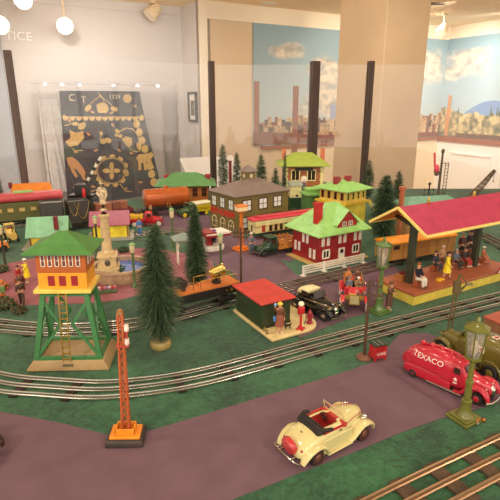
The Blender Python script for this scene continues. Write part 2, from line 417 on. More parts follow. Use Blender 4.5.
# petticoat (local x along the case, z up), slightly flared skirt front
P0 = CA-V*.20
pt = thing('petticoat', 'navy blue petticoat with gold embroidered flowers and animals in glass case', 'petticoat', (P0.x, P0.y, 0), crz)
def ps(px, py):
    v = on_wall(px, py, P0, U); return (v-P0).dot(U), v.z
mb = MB(); rings = []
TLx, TRx, BLx, BRx = ps(61, 92)[0], ps(141, 92)[0], ps(68, 200)[0], ps(163, 200)[0]
zt, zb = ps(100, 91)[1], ps(100, 200)[1]
def cloth_y(f, s): return .018*math.sin(f*9+1)*(.3+s)+.05*(4*(f-.5)**2)-.06*s
N_ = 48
def cloth_pt(f, s):          # f across, s down
    xl = TLx+(BLx-TLx)*s; xr = TRx+(BRx-TRx)*(s**1.15)
    return Vector((xl+(xr-xl)*f, cloth_y(f, s), zt+(zb-zt)*s))
for k in range(15):
    s = k/14; row = [cloth_pt(i/N_, s) for i in range(N_+1)]
    rings.append(row+[v+Vector((0, .02, 0)) for v in row[::-1]])
mb.loft(rings); mb.build('cloth', M('cloth_navy', (22, 25, 42), .85, var=.2, scale=30), pt)
gold = M('thread_gold', (206, 168, 96), .7, var=.12, scale=60); pale = M('thread_pale', (206, 188, 158), .7)
def emb(name, polys, mat):
    mb = MB()
    for poly in polys:      # poly in photo-plan units; laid onto the cloth
        v = []
        for px, py in poly:
            x, z = ps(px, py); s = (z-zt)/(zb-zt); xl = TLx+(BLx-TLx)*s; xr = TRx+(BRx-TRx)*(max(s, 0)**1.15); f = (x-xl)/(xr-xl)
            v.append(Vector((x, cloth_y(f, s)-.004, z)))
        n = len(v); mb.add(v+[q+Vector((0, .006, 0)) for q in v], [tuple(range(n))]+[tuple(range(n, 2*n))[::-1]]+[(i, (i+1) % n, n+(i+1) % n, n+i) for i in range(n)])
    return mb.build(name, mat, pt, flat=True)
def ell(cx_, cy_, a, b, n=12, rot=0, k0=0, k1=1):
    out = []
    for i in range(n+(0 if k1-k0 >= 1 else 1)):
        t_ = 2*PI*(k0+(k1-k0)*i/n); x, y = a*math.cos(t_), b*math.sin(t_)
        out.append((cx_+x*math.cos(rot)-y*math.sin(rot), cy_+x*math.sin(rot)+y*math.cos(rot)))
    return out
def stroke(pts, w):
    L_, R_ = [], []
    for i, (x, y) in enumerate(pts):
        a = pts[max(i-1, 0)]; b = pts[min(i+1, len(pts)-1)]; dx, dy = b[0]-a[0], b[1]-a[1]; l = math.hypot(dx, dy) or 1
        L_.append((x-dy/l*w/2, y+dx/l*w/2)); R_.append((x+dy/l*w/2, y-dx/l*w/2))
    return [q for q in [tuple(p) for p in L_]+[tuple(p) for p in R_[::-1]]]
def quads(pts, w):
    out = []
    for a, b in zip(pts[:-1], pts[1:]): out.append(stroke([a, b], w))
    return out
emb('scalloped_band', [[(64, 115), (144, 115), (144, 117), (64, 117)]]+[ell(66.5+i*6.3, 116.5, 3, 4.2, 8, 0, 0, .5) for i in range(13)], gold)
emb('right_scallop', [ell(137+i*2.7-(i > 3)*.6*(i-3)+min(0, 0), 124+i*8.3, 3.6, 4.2, 10) for i in range(8)], gold)
emb('flower_basket', [[(96, 105), (99, 103), (105, 103), (108, 106), (106, 113), (98, 113)], ell(100, 107, 2.4, 5, 10, .5), ell(105, 107, 2.4, 5, 10, -.5), ell(88, 108, 2.6, 4, 10, .7), ell(114, 109, 4, 2.4, 10, .3), ell(128, 98.5, 4.6, 4.6, 14)]
    +quads([(90, 104), (94, 100), (98, 98), (100, 94)], .7)+quads([(112, 106), (107, 101), (102, 98), (99, 95)], .7)+quads([(97, 92), (102, 97), (104, 103)], .6), gold)
emb('left_flower', [[(70, 130), (76, 133), (83, 131), (84, 138), (78, 145), (70, 147), (66, 142), (71, 138)], ell(82, 126, 3, 4.5, 10, .8), ell(76, 124, 2, 3.4, 10, 1.5)]+quads([(65, 126), (72, 124), (79, 125), (84, 129)], .9), gold)
emb('centre_leaf', [ell(102.5, 141, 3.6, 2.6, 10, -.5), ell(107, 140, 3.6, 2.6, 10, .5), ell(100.5, 133, 1.2, 2, 8)], gold)
emb('right_flower', [[(121, 139), (126, 136), (132, 138), (132, 145), (128, 147), (125, 144)], ell(117, 131, 3, 2, 10, .6), ell(120, 136, 2.4, 1.8, 10, -.6), ell(116, 135, 2.4, 1.6, 10, 0), ell(139, 146, 2.4, 4, 10, -.3), ell(137, 124, 2.6, 2.2, 10)]
    +quads([(120, 131), (126, 128), (133, 129), (138, 135), (140, 143)], .9), gold)
ring = []
for i in range(11):
    a = 2*PI*i/11+.2; cx_, cy_ = 110+15*math.cos(a), 170+13.2*math.sin(a)
    ring.append(ell(cx_, cy_, 3.3, 3.1, 10, a+PI/2-PI, 0, .5) if False else [(cx_+3.2*math.cos(a+q), cy_+3.0*math.sin(a+q)) for q in [-PI/2+PI*k/8 for k in range(9)]])
emb('medallion_ring', ring+quads([(110+14.2*math.cos(2*PI*k/28), 170+12.4*math.sin(2*PI*k/28)) for k in range(29)], .8), gold)
emb('medallion_cross', [ell(110+5*math.cos(a), 170+4.6*math.sin(a), 3.8, 2.2, 12, a) for a in (0, PI/2, PI, 1.5*PI)]+[ell(110, 170, 1.2, 1.2, 8), ell(124, 171, 3.4, 1, 8, .4), ell(124, 171, 3.4, 1, 8, -.6)], gold)
emb('left_beast', [[(67, 158), (72, 157), (77, 160), (82, 166), (85, 172), (84, 177), (80, 174), (77, 170), (73, 168), (69, 166)], [(70, 166), (73, 167), (78, 176), (76, 178), (72, 172)], [(78, 169), (81, 172), (86, 179), (83, 180)]], M('thread_rust', (196, 140, 84), .7))
emb('right_beast', [[(136, 158), (139, 154), (147, 154), (151, 152), (154, 155), (151, 159), (147, 162), (139, 163)], [(138, 161), (141, 162), (141, 170), (138, 170)], [(143, 161), (145, 161), (147, 170), (144, 170)], [(148, 159), (150, 158), (154, 168), (151, 169)]], gold)
emb('small_leaves', [ell(x, y, 2.2, 1.1, 8, r) for x, y, r in ((92, 112, .5), (111, 113, -.5), (70, 121, 1), (88, 134, .7), (76, 152, .2), (95, 150, -.4), (118, 150, .6), (131, 153, .3), (126, 118, -.2), (112, 125, .8), (92, 186, .3), (124, 188, -.5), (75, 188, .6), (140, 182, 0), (72, 100, .3), (136, 106, .5))], M('thread_rust', (0, 0, 0)))
emb('vine', quads([(98, 131), (100, 135), (99, 139), (103, 143)], .6)+quads([(128, 146), (131, 150), (136, 152), (141, 150)], .7)+quads([(72, 148), (76, 151), (83, 150)], .7)+quads([(100, 182), (97, 188), (90, 191)], .7)+quads([(118, 183), (124, 190), (131, 191)], .7), gold)
for txt, px, py, sz in (('C', 71.5, 98, .085), ('T', 83, 100, .08), ('1729', 114, 97, .055)):
    x, z = ps(px, py); s_ = (z-zt)/(zb-zt)
    lettering(pt, txt, sz, (x, cloth_y(.4, .1)-.012, z), (1, 0, 0), (0, -0, 1), pale, .003, 'stitched_letter')

# ---- white slanted reading panel behind the table
pa, pb = at(180, 158, 3.75), at(229, 156, 3.95)
t = thing('reading_panel', 'white slanted reading panel standing behind the green roofed station', 'panel', ((pa.x+pb.x)/2, (pa.y+pb.y)/2, 0), math.atan2(pb.y-pa.y, pb.x-pa.x))
pw = (Vector((pb.x, pb.y))-Vector((pa.x, pa.y))).length; zt_ = pa.z
mb = MB(); mb.X = Matrix.Translation((0, 0, zt_)) @ Matrix.Rotation(R(38), 4, 'X'); mb.b0(-pw/2, pw/2+.03, -.50, 0, -.02, 0); mb.build('board', M('board_white', (250, 248, 244), .4, var=0), t, bevel=.004)
mb = MB()
for s in (-1, 1): mb.b0(s*(pw/2-.04)-.02, s*(pw/2-.04)+.02, -.16, -.12, 0, zt_-.125)
mb.build('stand', m_white, t)
# red-brown rail posts beyond the table
for px, py, Y, lab in ((296, 86, 4.1, 'red brown rail post standing before the city mural'),):
    p = at(px, py, Y); mb = MB(); mb.b0(p.x-.022, p.x+.022, Y-.022, Y+.022, 0, p.z); o = mb.build('rail_post', m_postred, bevel=.003); tag(o, lab, 'post')

# ================= TABLE =================
tab = [(-1.75, .2), (1.95, .2), (1.95, 3.13), (-.25, 3.13), (-1.16, 2.44), (-1.82, 1.99)]
tt = thing('display_table', 'large table carrying the model railway, grass mat covering its top', 'table', (0, 0, 0))
mb = MB(); mb.prism(tab, TZ-.06, TZ-.004); mb.build('table_top', M('table_wood', (110, 78, 54), .5), tt)
mb = MB(); mb.prism([(x*.98+.0, (y-1.6)*.98+1.6) for x, y in tab], 0, TZ-.06); mb.build('apron', M('table_skirt', (150, 128, 100), .7), tt)
def grass_mat():
    m = bpy.data.materials.new('grass_mat'); m.use_nodes = True; nt = m.node_tree; b = nt.nodes['Principled BSDF']; N = nt.nodes.new; L = nt.links.new
    b.inputs['Roughness'].default_value = .9; b.inputs['Sheen Weight'].default_value = .15
    tc = N('ShaderNodeTexCoord'); n1 = N('ShaderNodeTexNoise'); n1.inputs['Scale'].default_value = 7; n1.inputs['Detail'].default_value = 5
    n2 = N('ShaderNodeTexNoise'); n2.inputs['Scale'].default_value = 260; n2.inputs['Detail'].default_value = 3
    n3 = N('ShaderNodeTexNoise'); n3.inputs['Scale'].default_value = 45; n3.inputs['Detail'].default_value = 4; n3.inputs['Distortion'].default_value = 1.5
    for n in (n1, n2, n3): L(tc.outputs['Object'], n.inputs['Vector'])
    a = N('ShaderNodeMath'); a.operation = 'MULTIPLY_ADD'; a.inputs[1].default_value = .4; L(n1.outputs['Fac'], a.inputs[0])
    s1 = N('ShaderNodeMath'); s1.operation = 'MULTIPLY'; s1.inputs[1].default_value = .35; L(n3.outputs['Fac'], s1.inputs[0]); L(s1.outputs[0], a.inputs[2])
    c = N('ShaderNodeMath'); c.operation = 'MULTIPLY_ADD'; c.inputs[1].default_value = .25; L(n2.outputs['Fac'], c.inputs[0]); L(a.outputs[0], c.inputs[2])
    rp = N('ShaderNodeValToRGB'); e = rp.color_ramp.elements; e[0].position = .38; e[0].color = lin((18, 52, 34)); e[1].position = .64; e[1].color = lin((56, 114, 74))
    L(c.outputs[0], rp.inputs[0]); L(rp.outputs[0], b.inputs['Base Color'])
    bp = N('ShaderNodeBump'); bp.inputs['Strength'].default_value = .5; bp.inputs['Distance'].default_value = .003; L(n2.outputs['Fac'], bp.inputs['Height']); L(bp.outputs[0], b.inputs['Normal'])
    return m
mb = MB(); mb.prism(tab, TZ-.004, TZ); struct(mb.build('ground_grass', grass_mat(), flat=True))
m_road = M('road_felt', (108, 82, 94), .9, var=.05, scale=25, bump=.15)
m_plaza = M('plaza_felt', (150, 92, 98), .9, var=.08, scale=25, bump=.2)
def sheet(name, pix, mat, z=.0008):
    P = [g(*p) for p in pix]; me = bpy.data.meshes.new(name); bm = bmesh.new()
    f = bm.faces.new([bm.verts.new((p.x, p.y, TZ+z)) for p in P]); r = bmesh.ops.extrude_face_region(bm, geom=[f])
    for v in r['geom']:
        if isinstance(v, bmesh.types.BMVert): v.co.z = TZ+.0001
    bmesh.ops.triangulate(bm, faces=[q for q in bm.faces if len(q.verts) > 4]); bmesh.ops.recalc_face_normals(bm, faces=bm.faces)
    bm.to_mesh(me); bm.free(); me.materials.append(mat); o = bpy.data.objects.new(name, me); C.objects.link(o); return struct(o)
sheet('road_front', [(-330, 380), (-80, 405), (0, 412), (60, 423), (108, 435), (150, 431), (200, 416), (255, 399), (300, 386), (345, 372), (374, 362), (384, 352), (400, 334), (425, 333), (445, 339), (500, 342), (680, 342), (680, 372), (500, 403), (470, 411), (440, 419), (400, 433), (350, 454), (300, 473), (260, 489), (232, 500), (200, 514), (-120, 545), (-420, 545)], m_road)
sheet('road_cross', [(128, 221), (128, 212), (170, 210), (203, 212), (222, 226), (240, 238), (290, 234), (312, 250), (290, 262), (279, 259), (298, 276), (345, 270), (385, 262), (400, 270), (383, 292), (388, 308), (350, 318), (327, 327), (300, 338), (285, 300), (240, 285), (232, 272), (205, 258), (196, 240), (165, 232)], m_road, .0008)
sheet('plaza', [(-120, 272), (0, 265), (40, 257), (90, 262), (105, 250), (150, 248), (178, 252), (210, 258), (218, 274), (200, 286), (150, 292), (120, 300), (95, 303), (40, 305), (-10, 306), (-120, 308)], m_plaza, .0006)

# enclosure posts and glass
POSTS = [(-1.78, 1.98, -1), (-1.115, 2.42, 0), (-.23, 3.09, 0), (.385, 3.09, 0), (.715, 3.09, 0), (1.92, 3.09, -1)]
labs = {1: 'dark glass enclosure post by the red roofed coach at far left', 2: 'dark glass enclosure post behind the green roofed station', 3: 'dark glass enclosure post behind the stone quoined back station', 4: 'dark glass enclosure post in front of the beige pillar', 0: 'dark glass enclosure post outside the left edge', 5: 'dark glass enclosure post outside the right edge'}
PH = 1.715
for i in (1, 2, 3, 4):
    x, y, _ = POSTS[i]; mb = MB(); w = .017 if i != 3 else .024
    mb.X = Matrix.Translation((x, y, 0)) @ Matrix.Rotation(R(20), 4, 'Z')
    mb.b0(-w, w, -w, w, TZ, PH); mb.b0(-w*.35, w*.35, -w-.004, -w, TZ, PH-.01)
    o = mb.build('enclosure_post', M('post_grey_brown', (96, 78, 72), .5) if i == 1 else m_post, bevel=.003); tag(o, labs[i], 'post', 'glass enclosure posts')
m_pane = glass_mat('enclosure_glass', refl=.05, haze=.035)  # thin diffuse white mixed in imitates reflections veiling the panes
glabs = ['clear glass pane left of the left enclosure post', 'clear glass pane between left post and green station post', 'clear glass pane behind the olive museum', 'clear glass pane between the two posts left of the pillar', 'clear glass pane from the pillar post to the right edge']
for i in range(5):
    a, b = Vector(POSTS[i][:2]+(0,)), Vector(POSTS[i+1][:2]+(0,)); d = (b-a).normalized(); a, b = a+d*.025, b-d*.025; n = Vector((-d.y, d.x, 0))*.004
    mb = MB(); mb.prism([(v.x, v.y) for v in (a-n, b-n, b+n, a+n)], TZ, PH-.02)
    o = mb.build('glass_pane', m_pane, flat=True); tag(o, glabs[i], 'glass pane', 'enclosure glass panes')

# ================= TRACKS =================
m_railm = M('tin_rail', (190, 184, 176), .26, .9, var=0)
m_tie = M('tie_metal', (52, 44, 38), .5, .3); m_tiew = M('tie_brown', (84, 66, 50), .8, var=.15, scale=80)
def track(label, pix, gauge=.06, tie=.09, tw=.012, tl=None, rh=.011, mt=m_tie, th=.004, z0=.0012, phase=0, mr=None):
    pts = spline([g(*p) for p in pix], 10)
    # equal steps
    acc = [0]
    for a, b in zip(pts[:-1], pts[1:]): acc.append(acc[-1]+(b-a).length)
    L = acc[-1]
    def pos(s):
        s = min(max(s, 0), L-1e-6)
        for i in range(len(acc)-1):
            if acc[i+1] >= s: break
        f = (s-acc[i])/(acc[i+1]-acc[i]); p = pts[i].lerp(pts[i+1], f)
        d = (pts[min(i+2, len(pts)-1)]-pts[max(i-1, 0)]).normalized(); return p, d
    mid, _ = pos(L/2); t = thing('railway_track', label, 'track', (mid.x, mid.y, TZ+z0), 0, 'tinplate railway tracks')
    N = int(L/.02)+2; base = Vector((mid.x, mid.y, TZ))
    for off in (-gauge/2, 0, gauge/2):
        rings = []
        for k in range(N):
            p, d = pos(L*k/(N-1)); n = Vector((-d.y, d.x, 0)); q = p-base+n*off; q.z = 0
            prof = [(-.0028, th-.001), (.0028, th-.001), (.0028, th), (.0008, th+.001), (.0008, rh-.003), (.0017, rh-.001), (.0012, rh), (-.0012, rh), (-.0017, rh-.001), (-.0008, rh-.003), (-.0008, th+.001), (-.0028, th)]
            rings.append([q+n*a+Vector((0, 0, b)) for a, b in prof])
        mb = MB(); mb.loft(rings); mb.build('rail', mr or m_railm, t, ang=30)
    tl = tl or gauge*1.3; s = phase+.01
    while s < L:
        p, d = pos(s); n = Vector((-d.y, d.x, 0)); q = p-base; q.z = th/2
        mb = MB(); mb.bar(q-n*tl/2, q+n*tl/2, tw, th); mb.build('tie', mt, t); s += tie
    return t
track('front three-rail track curving past the signal tower and platform', [(-300, 285), (-180, 328), (-60, 368), (0, 385), (50, 390), (100, 392.5), (150, 388.5), (200, 380), (250, 367), (300, 353), (350, 339.5), (400, 326), (450, 313), (500, 300.5), (570, 282)], .054, .105, .016)
track('middle three-rail track carrying the orange flatcar behind the signal tower', [(-330, 262), (-200, 294), (-70, 318), (0, 328), (50, 332), (100, 331), (150, 324), (190, 314), (230, 303), (285, 289), (345, 275), (400, 261), (440, 251.5)], .052, .1, .014)
track('three-rail track cut by the bottom right corner of the photo', [(330, 548), (415, 502), (500, 459), (590, 415)], .060, .072, .026, .085, .013, m_tiew, mr=M('copper_rail', (184, 150, 118), .3, .8, var=0))
track('back track under the dark freight cars and olive coach', [(-120, 236), (0, 228), (60, 222), (110, 217), (150, 211), (200, 207), (260, 203)], .052, .1, .014)
track('short track descending to the right beyond the station platform', [(452, 226), (475, 234), (500, 246), (560, 278)], .052, .09, .014)
track('short side track in front of the red tow truck', [(128, 238), (155, 234), (186, 232)], .05, .08, .014)
# ================= BUILDINGS =================
red = M('tin_red', (150, 36, 42), .35, coat=.2); green = M('tin_green', (92, 150, 82), .4); ltgreen = M('tin_light_green', (148, 200, 112), .4)
olive = M('tin_olive', (118, 106, 60), .45); oliveD = M('tin_olive_dark', (96, 88, 56), .45); greyroof = M('tin_grey_brown', (124, 108, 100), .45)
yel = M('tin_yellow', (232, 196, 62), .4); cream = M('tin_cream', (232, 220, 160), .4); orange = M('tin_orange', (226, 132, 40), .4); brown = M('tin_brown', (150, 82, 44), .45)
dk = M('tin_dark', (40, 38, 36), .4); white = M('tin_white', (236, 232, 220), .4); grey = M('tin_grey', (150, 144, 132), .5); stone = M('stone_tan', (176, 146, 118), .6, scale=90, var=.1)
paneD = M('pane_dark', (58, 44, 38), .15); paneW = M('pane_white', (225, 232, 230), .2); pink = M('tin_pink', (158, 80, 98), .45); gold = M('brass', (206, 168, 84), .3, .8); dgreen = M('tin_dark_green', (46, 78, 52), .4)
mint = M('tin_mint', (136, 190, 150), .45); yel2 = M('tin_lemon', (226, 206, 78), .4); steel = M('tin_steel', (176, 172, 164), .3, .85); black = M('gloss_black', (24, 24, 26), .15, coat=.6)
maroon = M('tin_maroon', (120, 38, 44), .4); terra = M('terracotta', (186, 104, 66), .55); blue = M('tin_blue', (52, 84, 140), .4)

def window(par, o, u, w, h, mats, nx=2, nz=2, fr=.12, name='window', th=.0015, arch=False, bar=.5):
    """frame, bars and pane at o on a wall running along u; normal is to the right of u"""
    u = Vector(u).normalized(); n = Vector((u.y, -u.x, 0)); o = Vector(o)
    mb = MB(); mb.X = Matrix(((u.x, n.x, 0, o.x), (u.y, n.y, 0, o.y), (0, 0, 1, o.z), (0, 0, 0, 1)))
    f = fr*min(w, h); mb.m = 1
    if arch:
        pts = [(-w/2, -h/2), (w/2, -h/2), (w/2, h/2-w/2)]+[(w/2*math.cos(a*PI/8), h/2-w/2+w/2*math.sin(a*PI/8)) for a in range(1, 8)]+[(-w/2, h/2-w/2)]
        mb.yprism(pts, -.001, th*.5); mb.m = 0
        mb.sweep([(x, th*.5, z) for x, z in pts], f*.6, th*.6, 4, (0, 1, 0), True)
    else:
        mb.b0(-w/2, w/2, -.001, th*.5, -h/2, h/2); mb.m = 0
        for s in (-1, 1):
            mb.b0(s*(w/2-f/2)-f/2, s*(w/2-f/2)+f/2, -.001, th, -h/2, h/2); mb.b0(-w/2, w/2, -.001, th, s*(h/2-f/2)-f/2, s*(h/2-f/2)+f/2)
    b = f*bar
    for i in range(1, nx): x = -w/2+w*i/nx; mb.b0(x-b/2, x+b/2, 0, th*.9, -h/2, h/2*(.8 if arch else 1))
    for i in range(1, nz): z = -h/2+h*i/nz; mb.b0(-w/2, w/2, 0, th*.9, z-b/2, z+b/2)
    return mb.build(name, list(mats), par, flat=True)
def walls(par, W, D, z0, z1, mat, name='wall'):
    mb = MB(); mb.b0(-W/2, W/2, -D/2, D/2, z0, z1); return mb.build(name, mat, par, bevel=.0008)
def hip(par, W, D, z0, z1, over, ridge, mat, name='roof', th=.003, dx=0, flare=0, rd=0):
    a, b = W/2+over, D/2+over; mb = MB()
    r0 = [(-a, -b, z0), (a, -b, z0), (a, b, z0), (-a, b, z0)]; r1 = [(x, y, z0+th) for x, y, _ in r0]
    rings = [r0, r1]
    if flare:
        zf = z0+th+(z1-z0)*.38; fx, fy = .52, .55
        rings.append([(x*fx+(math.copysign(ridge/2*(1-fx), x)), y*fy, zf) for x, y, _ in r0])
    rr = max(ridge/2, .001); rings.append([(-rr+dx, -max(rd, .0008), z1), (rr+dx, -max(rd, .0008), z1), (rr+dx, max(rd, .0008), z1), (-rr+dx, max(rd, .0008), z1)])
    mb.loft(rings); return mb.build(name, mat, par, flat=True)
def gable(par, W, D, z0, z1, over, ox, mat, th=.003, name='roof'):     # ridge along x
    b = D/2+over; s = (z1-z0)/(D/2); ze = z0-over*s; mb = MB()
    pts = [(-b, ze), (-b, ze+th), (0, z1+th), (b, ze+th), (b, ze), (0, z1)]
    n = 6; a = W/2+ox
    mb.add([(-a, y, z) for y, z in pts]+[(a, y, z) for y, z in pts], [(0,1,2,5), (5,2,3,4), (6,11,8,7), (11,10,9,8), (0,6,7,1), (1,7,8,2), (2,8,9,3), (3,9,10,4), (4,10,11,5), (5,11,6,0)])
    return mb.build(name, mat, par, flat=True)
def gable_ends(mb, W, D, z0, z1):
    for s in (-1, 1):
        mb.add([(s*W/2, -D/2, z0), (s*W/2, D/2, z0), (s*W/2, 0, z1), (s*(W/2-.004), -D/2, z0), (s*(W/2-.004), D/2, z0), (s*(W/2-.004), 0, z1)], [(0,1,2), (3,5,4), (0,3,4,1), (1,4,5,2), (2,5,3,0)])

# --- red house
c, rz, W, D = frame((317, 267), (362, 257), (287, 256)); W = .195; D = .15
h = thing('toy_house', 'red tinplate house with light green hip roof, dormer and red chimney', 'house', c, rz)
mb = MB(); mb.b0(-W/2-.02, W/2+.02, -D/2-.022, D/2+.01, 0, .006); mb.build('base_plate', M('base_tan', (206, 176, 104), .5), h, bevel=.001)
ZE = .108; walls(h, W, D, .006, ZE, red)
hip(h, W, D, ZE, .198, .024, .055, ltgreen, dx=.01, rd=.012)
mb = MB(); mb.b0(-W/2+.010, -W/2+.033, -D/2+.028, -D/2+.05, ZE+.02, .212); mb.b0(-W/2+.008, -W/2+.035, -D/2+.026, -D/2+.052, .205, .214); mb.build('chimney', M('tin_brick_red', (186, 44, 40), .4), h)
dm = MB(); dx0 = .018; dy = -D/2-.008
dm.add([(dx0-.042, dy, .123), (dx0+.042, dy, .123), (dx0+.046, dy, .142), (dx0, dy, .184), (dx0-.046, dy, .142), (dx0-.042, dy+.07, .123), (dx0+.042, dy+.07, .123), (dx0+.046, dy+.07, .142), (dx0, dy+.07, .184), (dx0-.046, dy+.07, .142)],
       [(0,1,2,3,4), (9,8,7,6,5), (0,5,6,1), (1,6,7,2), (2,7,8,3), (3,8,9,4), (4,9,5,0)])
do = dm.build('dormer', red, h, flat=True)
mb = MB()
for s in (-1, 1): mb.add([(dx0, dy-.006, .187), (dx0+s*.054, dy-.006, .137), (dx0+s*.054, dy+.075, .137), (dx0, dy+.075, .187), (dx0, dy-.006, .184), (dx0+s*.053, dy-.006, .134), (dx0+s*.053, dy+.075, .134), (dx0, dy+.075, .184)], [(0,1,2,3), (7,6,5,4), (0,4,5,1), (1,5,6,2), (2,6,7,3), (3,7,4,0)])
mb.build('dormer_roof', ltgreen, do, flat=True)
for x in (-.014, .014): window(do, (dx0+x, dy, .138), (1, 0, 0), .018, .016, (white, paneD))
fy = -D/2
def shutters(par, x, z, wh=.03):
    mb = MB()
    for s in (-1, 1):
        mb.b0(x+s*.0115-.006, x+s*.0115+.006, fy-.002, fy, z-wh/2, z+wh/2)
    o = mb.build('shutter_pair', white, par, flat=True); mb2 = MB()
    for s in (-1, 1):
        for q in range(4): mb2.b0(x+s*.0115-.004, x+s*.0115+.004, fy-.0024, fy-.002, z-wh/2+.004+q*wh*.23, z-wh/2+.006+q*wh*.23)
    mb2.build('slats', grey, o, flat=True); return o
for x in (-.070, .006, .078): shutters(h, x, .083)
for x in (-.066, .072): window(h, (x, fy, .038), (1, 0, 0), .034, .034, (white, paneD), 2, 1, .16)
dd = MB(); dd.m = 0; dd.b0(-.010, .018, fy-.003, fy, .006, .05); dd.m = 1; dd.b0(-.003, .011, fy-.0036, fy, .032, .046); dd.build('door', [white, paneD], h)
sx = -W/2
def side_shut(y, z):
    mb = MB()
    for s in (-1, 1): mb.b0(sx-.002, sx, y+s*.011-.0055, y+s*.011+.0055, z-.017, z+.017)
    mb.build('shutter_pair', white, h, flat=True)
for y, z in ((-.0, .083), (-.04, .036), (.045, .045)): side_shut(y, z)
# fence in front of the house
def fence_between(name, label, A, B, h_, rails, posts, mat):
    a, b = g(*A), g(*B); L = (b-a).length; t = thing(name, label, 'fence', (a.x, a.y, TZ+.001), math.atan2(b.y-a.y, b.x-a.x))
    for i in range(rails):
        z = h_*(.22+.7*i/(rails-1)); mb = MB(); mb.b0(0, L, -.001, .001, z-.0022, z+.0022); mb.build('rail', mat, t)
    for i in range(posts):
        x = L*i/(posts-1); mb = MB(); mb.b0(x-.0025, x+.0025, -.0025, .0025, 0, h_); mb.b0(x-.008, x+.008, -.008, .008, 0, .002); mb.build('post', mat, t)
    return t
fence_between('picket_fence', 'white four-rail fence along the front of the red house', (303, 276), (363, 263), .034, 4, 4, white)

# --- olive museum
c, rz, W, D = frame((236, 236), (288, 226), (208, 223)); W = .285; D = .20
mu = Vector((math.cos(rz), math.sin(rz), 0)); c = g(236, 236)+mu*W/2+Vector((-mu.y, mu.x, 0))*D/2; c.z = TZ+.001
h = thing('toy_building', 'olive two-storey building with red lettering and grey hip roof with cupola', 'building', c, rz)
walls(h, W, D, 0, .162, olive); ZE = .162
mb = MB(); mb.b0(-W/2-.003, W/2+.003, -D/2-.003, D/2+.003, .156, .163); mb.build('cornice', oliveD, h)
hip(h, W, D, .163, .213, .008, .12, greyroof)
mb = MB(); mb.b0(-.012, .033, -.0, .045, .195, .245); cu = mb.build('cupola', olive, h)
window(cu, (.0105, 0, .226), (1, 0, 0), .016, .017, (gold, paneW)); window(cu, (-.012, .022, .226), (0, -1, 0), .016, .017, (gold, paneW))
mb = MB(); mb.X = Matrix.Translation((.0105, .0225, 0)); mb.loft([[(-.032, -.032, .245), (.032, -.032, .245), (.032, .032, .245), (-.032, .032, .245)], [(-.03, -.03, .249), (.03, -.03, .249), (.03, .03, .249), (-.03, .03, .249)], [(-.002, -.002, .272), (.002, -.002, .272), (.002, .002, .272), (-.002, .002, .272)]]); mb.build('cupola_roof', greyroof, cu, flat=True)
for x in (-.085, .0, .08):
    window(h, (x, -D/2, .122), (1, 0, 0), .050, .052, (M('frame_brown', (70, 52, 40), .5), paneW), 2, 2, .1)
    window(h, (x, -D/2, .048), (1, 0, 0), .050, .052, (M('frame_brown', (0, 0, 0)), paneW), 2, 2, .1)
for y in (-.065, 0, .065):
    window(h, (-W/2, y, .126), (0, -1, 0), .038, .048, (M('frame_brown', (0, 0, 0)), paneW), 2, 2, .1)
    window(h, (-W/2, y, .035), (0, -1, 0), .036, .048, (cream, paneD), 3, 2, .1, arch=True)
lettering(h, 'BOYS ACADEMY', .038, (-W/2-.0018, 0, .082), (0, -1, 0), (0, 0, 1), M('letter_red', (226, 44, 46), .4), .0008, 'lettering', .68)
# smokestack standing behind
p = at(230.5, 190, 2.5); mb = MB(); mb.lathe([(.009, 0), (.009, .02), (.0075, .03), (.007, zat(2.5, 163)), (.0085, zat(2.5, 162)), (.0085, zat(2.5, 161))], 14); o = mb.build('smokestack', maroon); o.location = (p.x, 2.5, TZ+.001); tag(o, 'slim dark red smokestack rising behind the olive building', 'smokestack')

# --- signal tower
c, rz, W, D = frame((27, 371), (107, 369), (119, 346)); rz = R(4); c.x += .003
h = thing('signal_tower', 'green-legged signal tower with orange cabin and green roof on beige base', 'tower', c, rz)
mb = MB(); a, b, z1 = .082, .058, .022
mb.loft([[(-a-.003, -b, 0), (a+.003, -b, 0), (a+.003, b, 0), (-a-.003, b, 0)], [(-a-.003, -b, .004), (a+.003, -b, .004), (a+.003, b, .004), (-a-.003, b, .004)], [(-a+.010, -b+.007, z1), (a-.010, -b+.007, z1), (a-.010, b-.007, z1), (-a+.010, b-.007, z1)]])
bs = mb.build('base', M('base_beige', (168, 140, 98), .55), h, bevel=.002)
mb = MB(); mb.X = Matrix.Translation((0, -b+.0035, .012)) @ Matrix.Rotation(R(-21), 4, 'X'); mb.b0(-.011, .011, -.0014, 0, -.003, .003); mb.build('name_plate', M('plate_brass', (96, 84, 56), .4, .5), bs)
m_leg = M('tin_leg_green', (66, 124, 74), .4); LT, LB = (.043, .030), (.066, .046); ZL, ZT_ = z1, .170
for sx in (-1, 1):
    for sy in (-1, 1):
        mb = MB(); mb.bar((sx*LB[0], sy*LB[1], ZL), (sx*LT[0], sy*LT[1], ZT_), .010, .008, (0, 1, 0)); mb.build('leg', m_leg, h)
def leg_pt(sx, sy, f): return Vector((sx*(LB[0]+(LT[0]-LB[0])*f), sy*(LB[1]+(LT[1]-LB[1])*f), ZL+(ZT_-ZL)*f))
for sy in (-1, 1):
    for sx in (-1, 1):
        mid = Vector((sx*.012, sy*(LB[1]*.5+LT[1]*.5), ZL+(ZT_-ZL)*.52))
        mb = MB(); mb.bar(leg_pt(sx, sy, .03), mid, .006, .003, (0, 1, 0)); mb.bar(mid, leg_pt(sx, sy, .88), .006, .003, (0, 1, 0)); mb.build('brace', m_leg, h)
    mb = MB(); mb.bar(leg_pt(-1, sy, .02), leg_pt(1, sy, .02), .008, .007); mb.build('sill_beam', m_leg, h)
    mb = MB(); mb.bar(leg_pt(-1, sy, .97), leg_pt(1, sy, .97), .008, .010); mb.build('head_beam', m_leg, h)
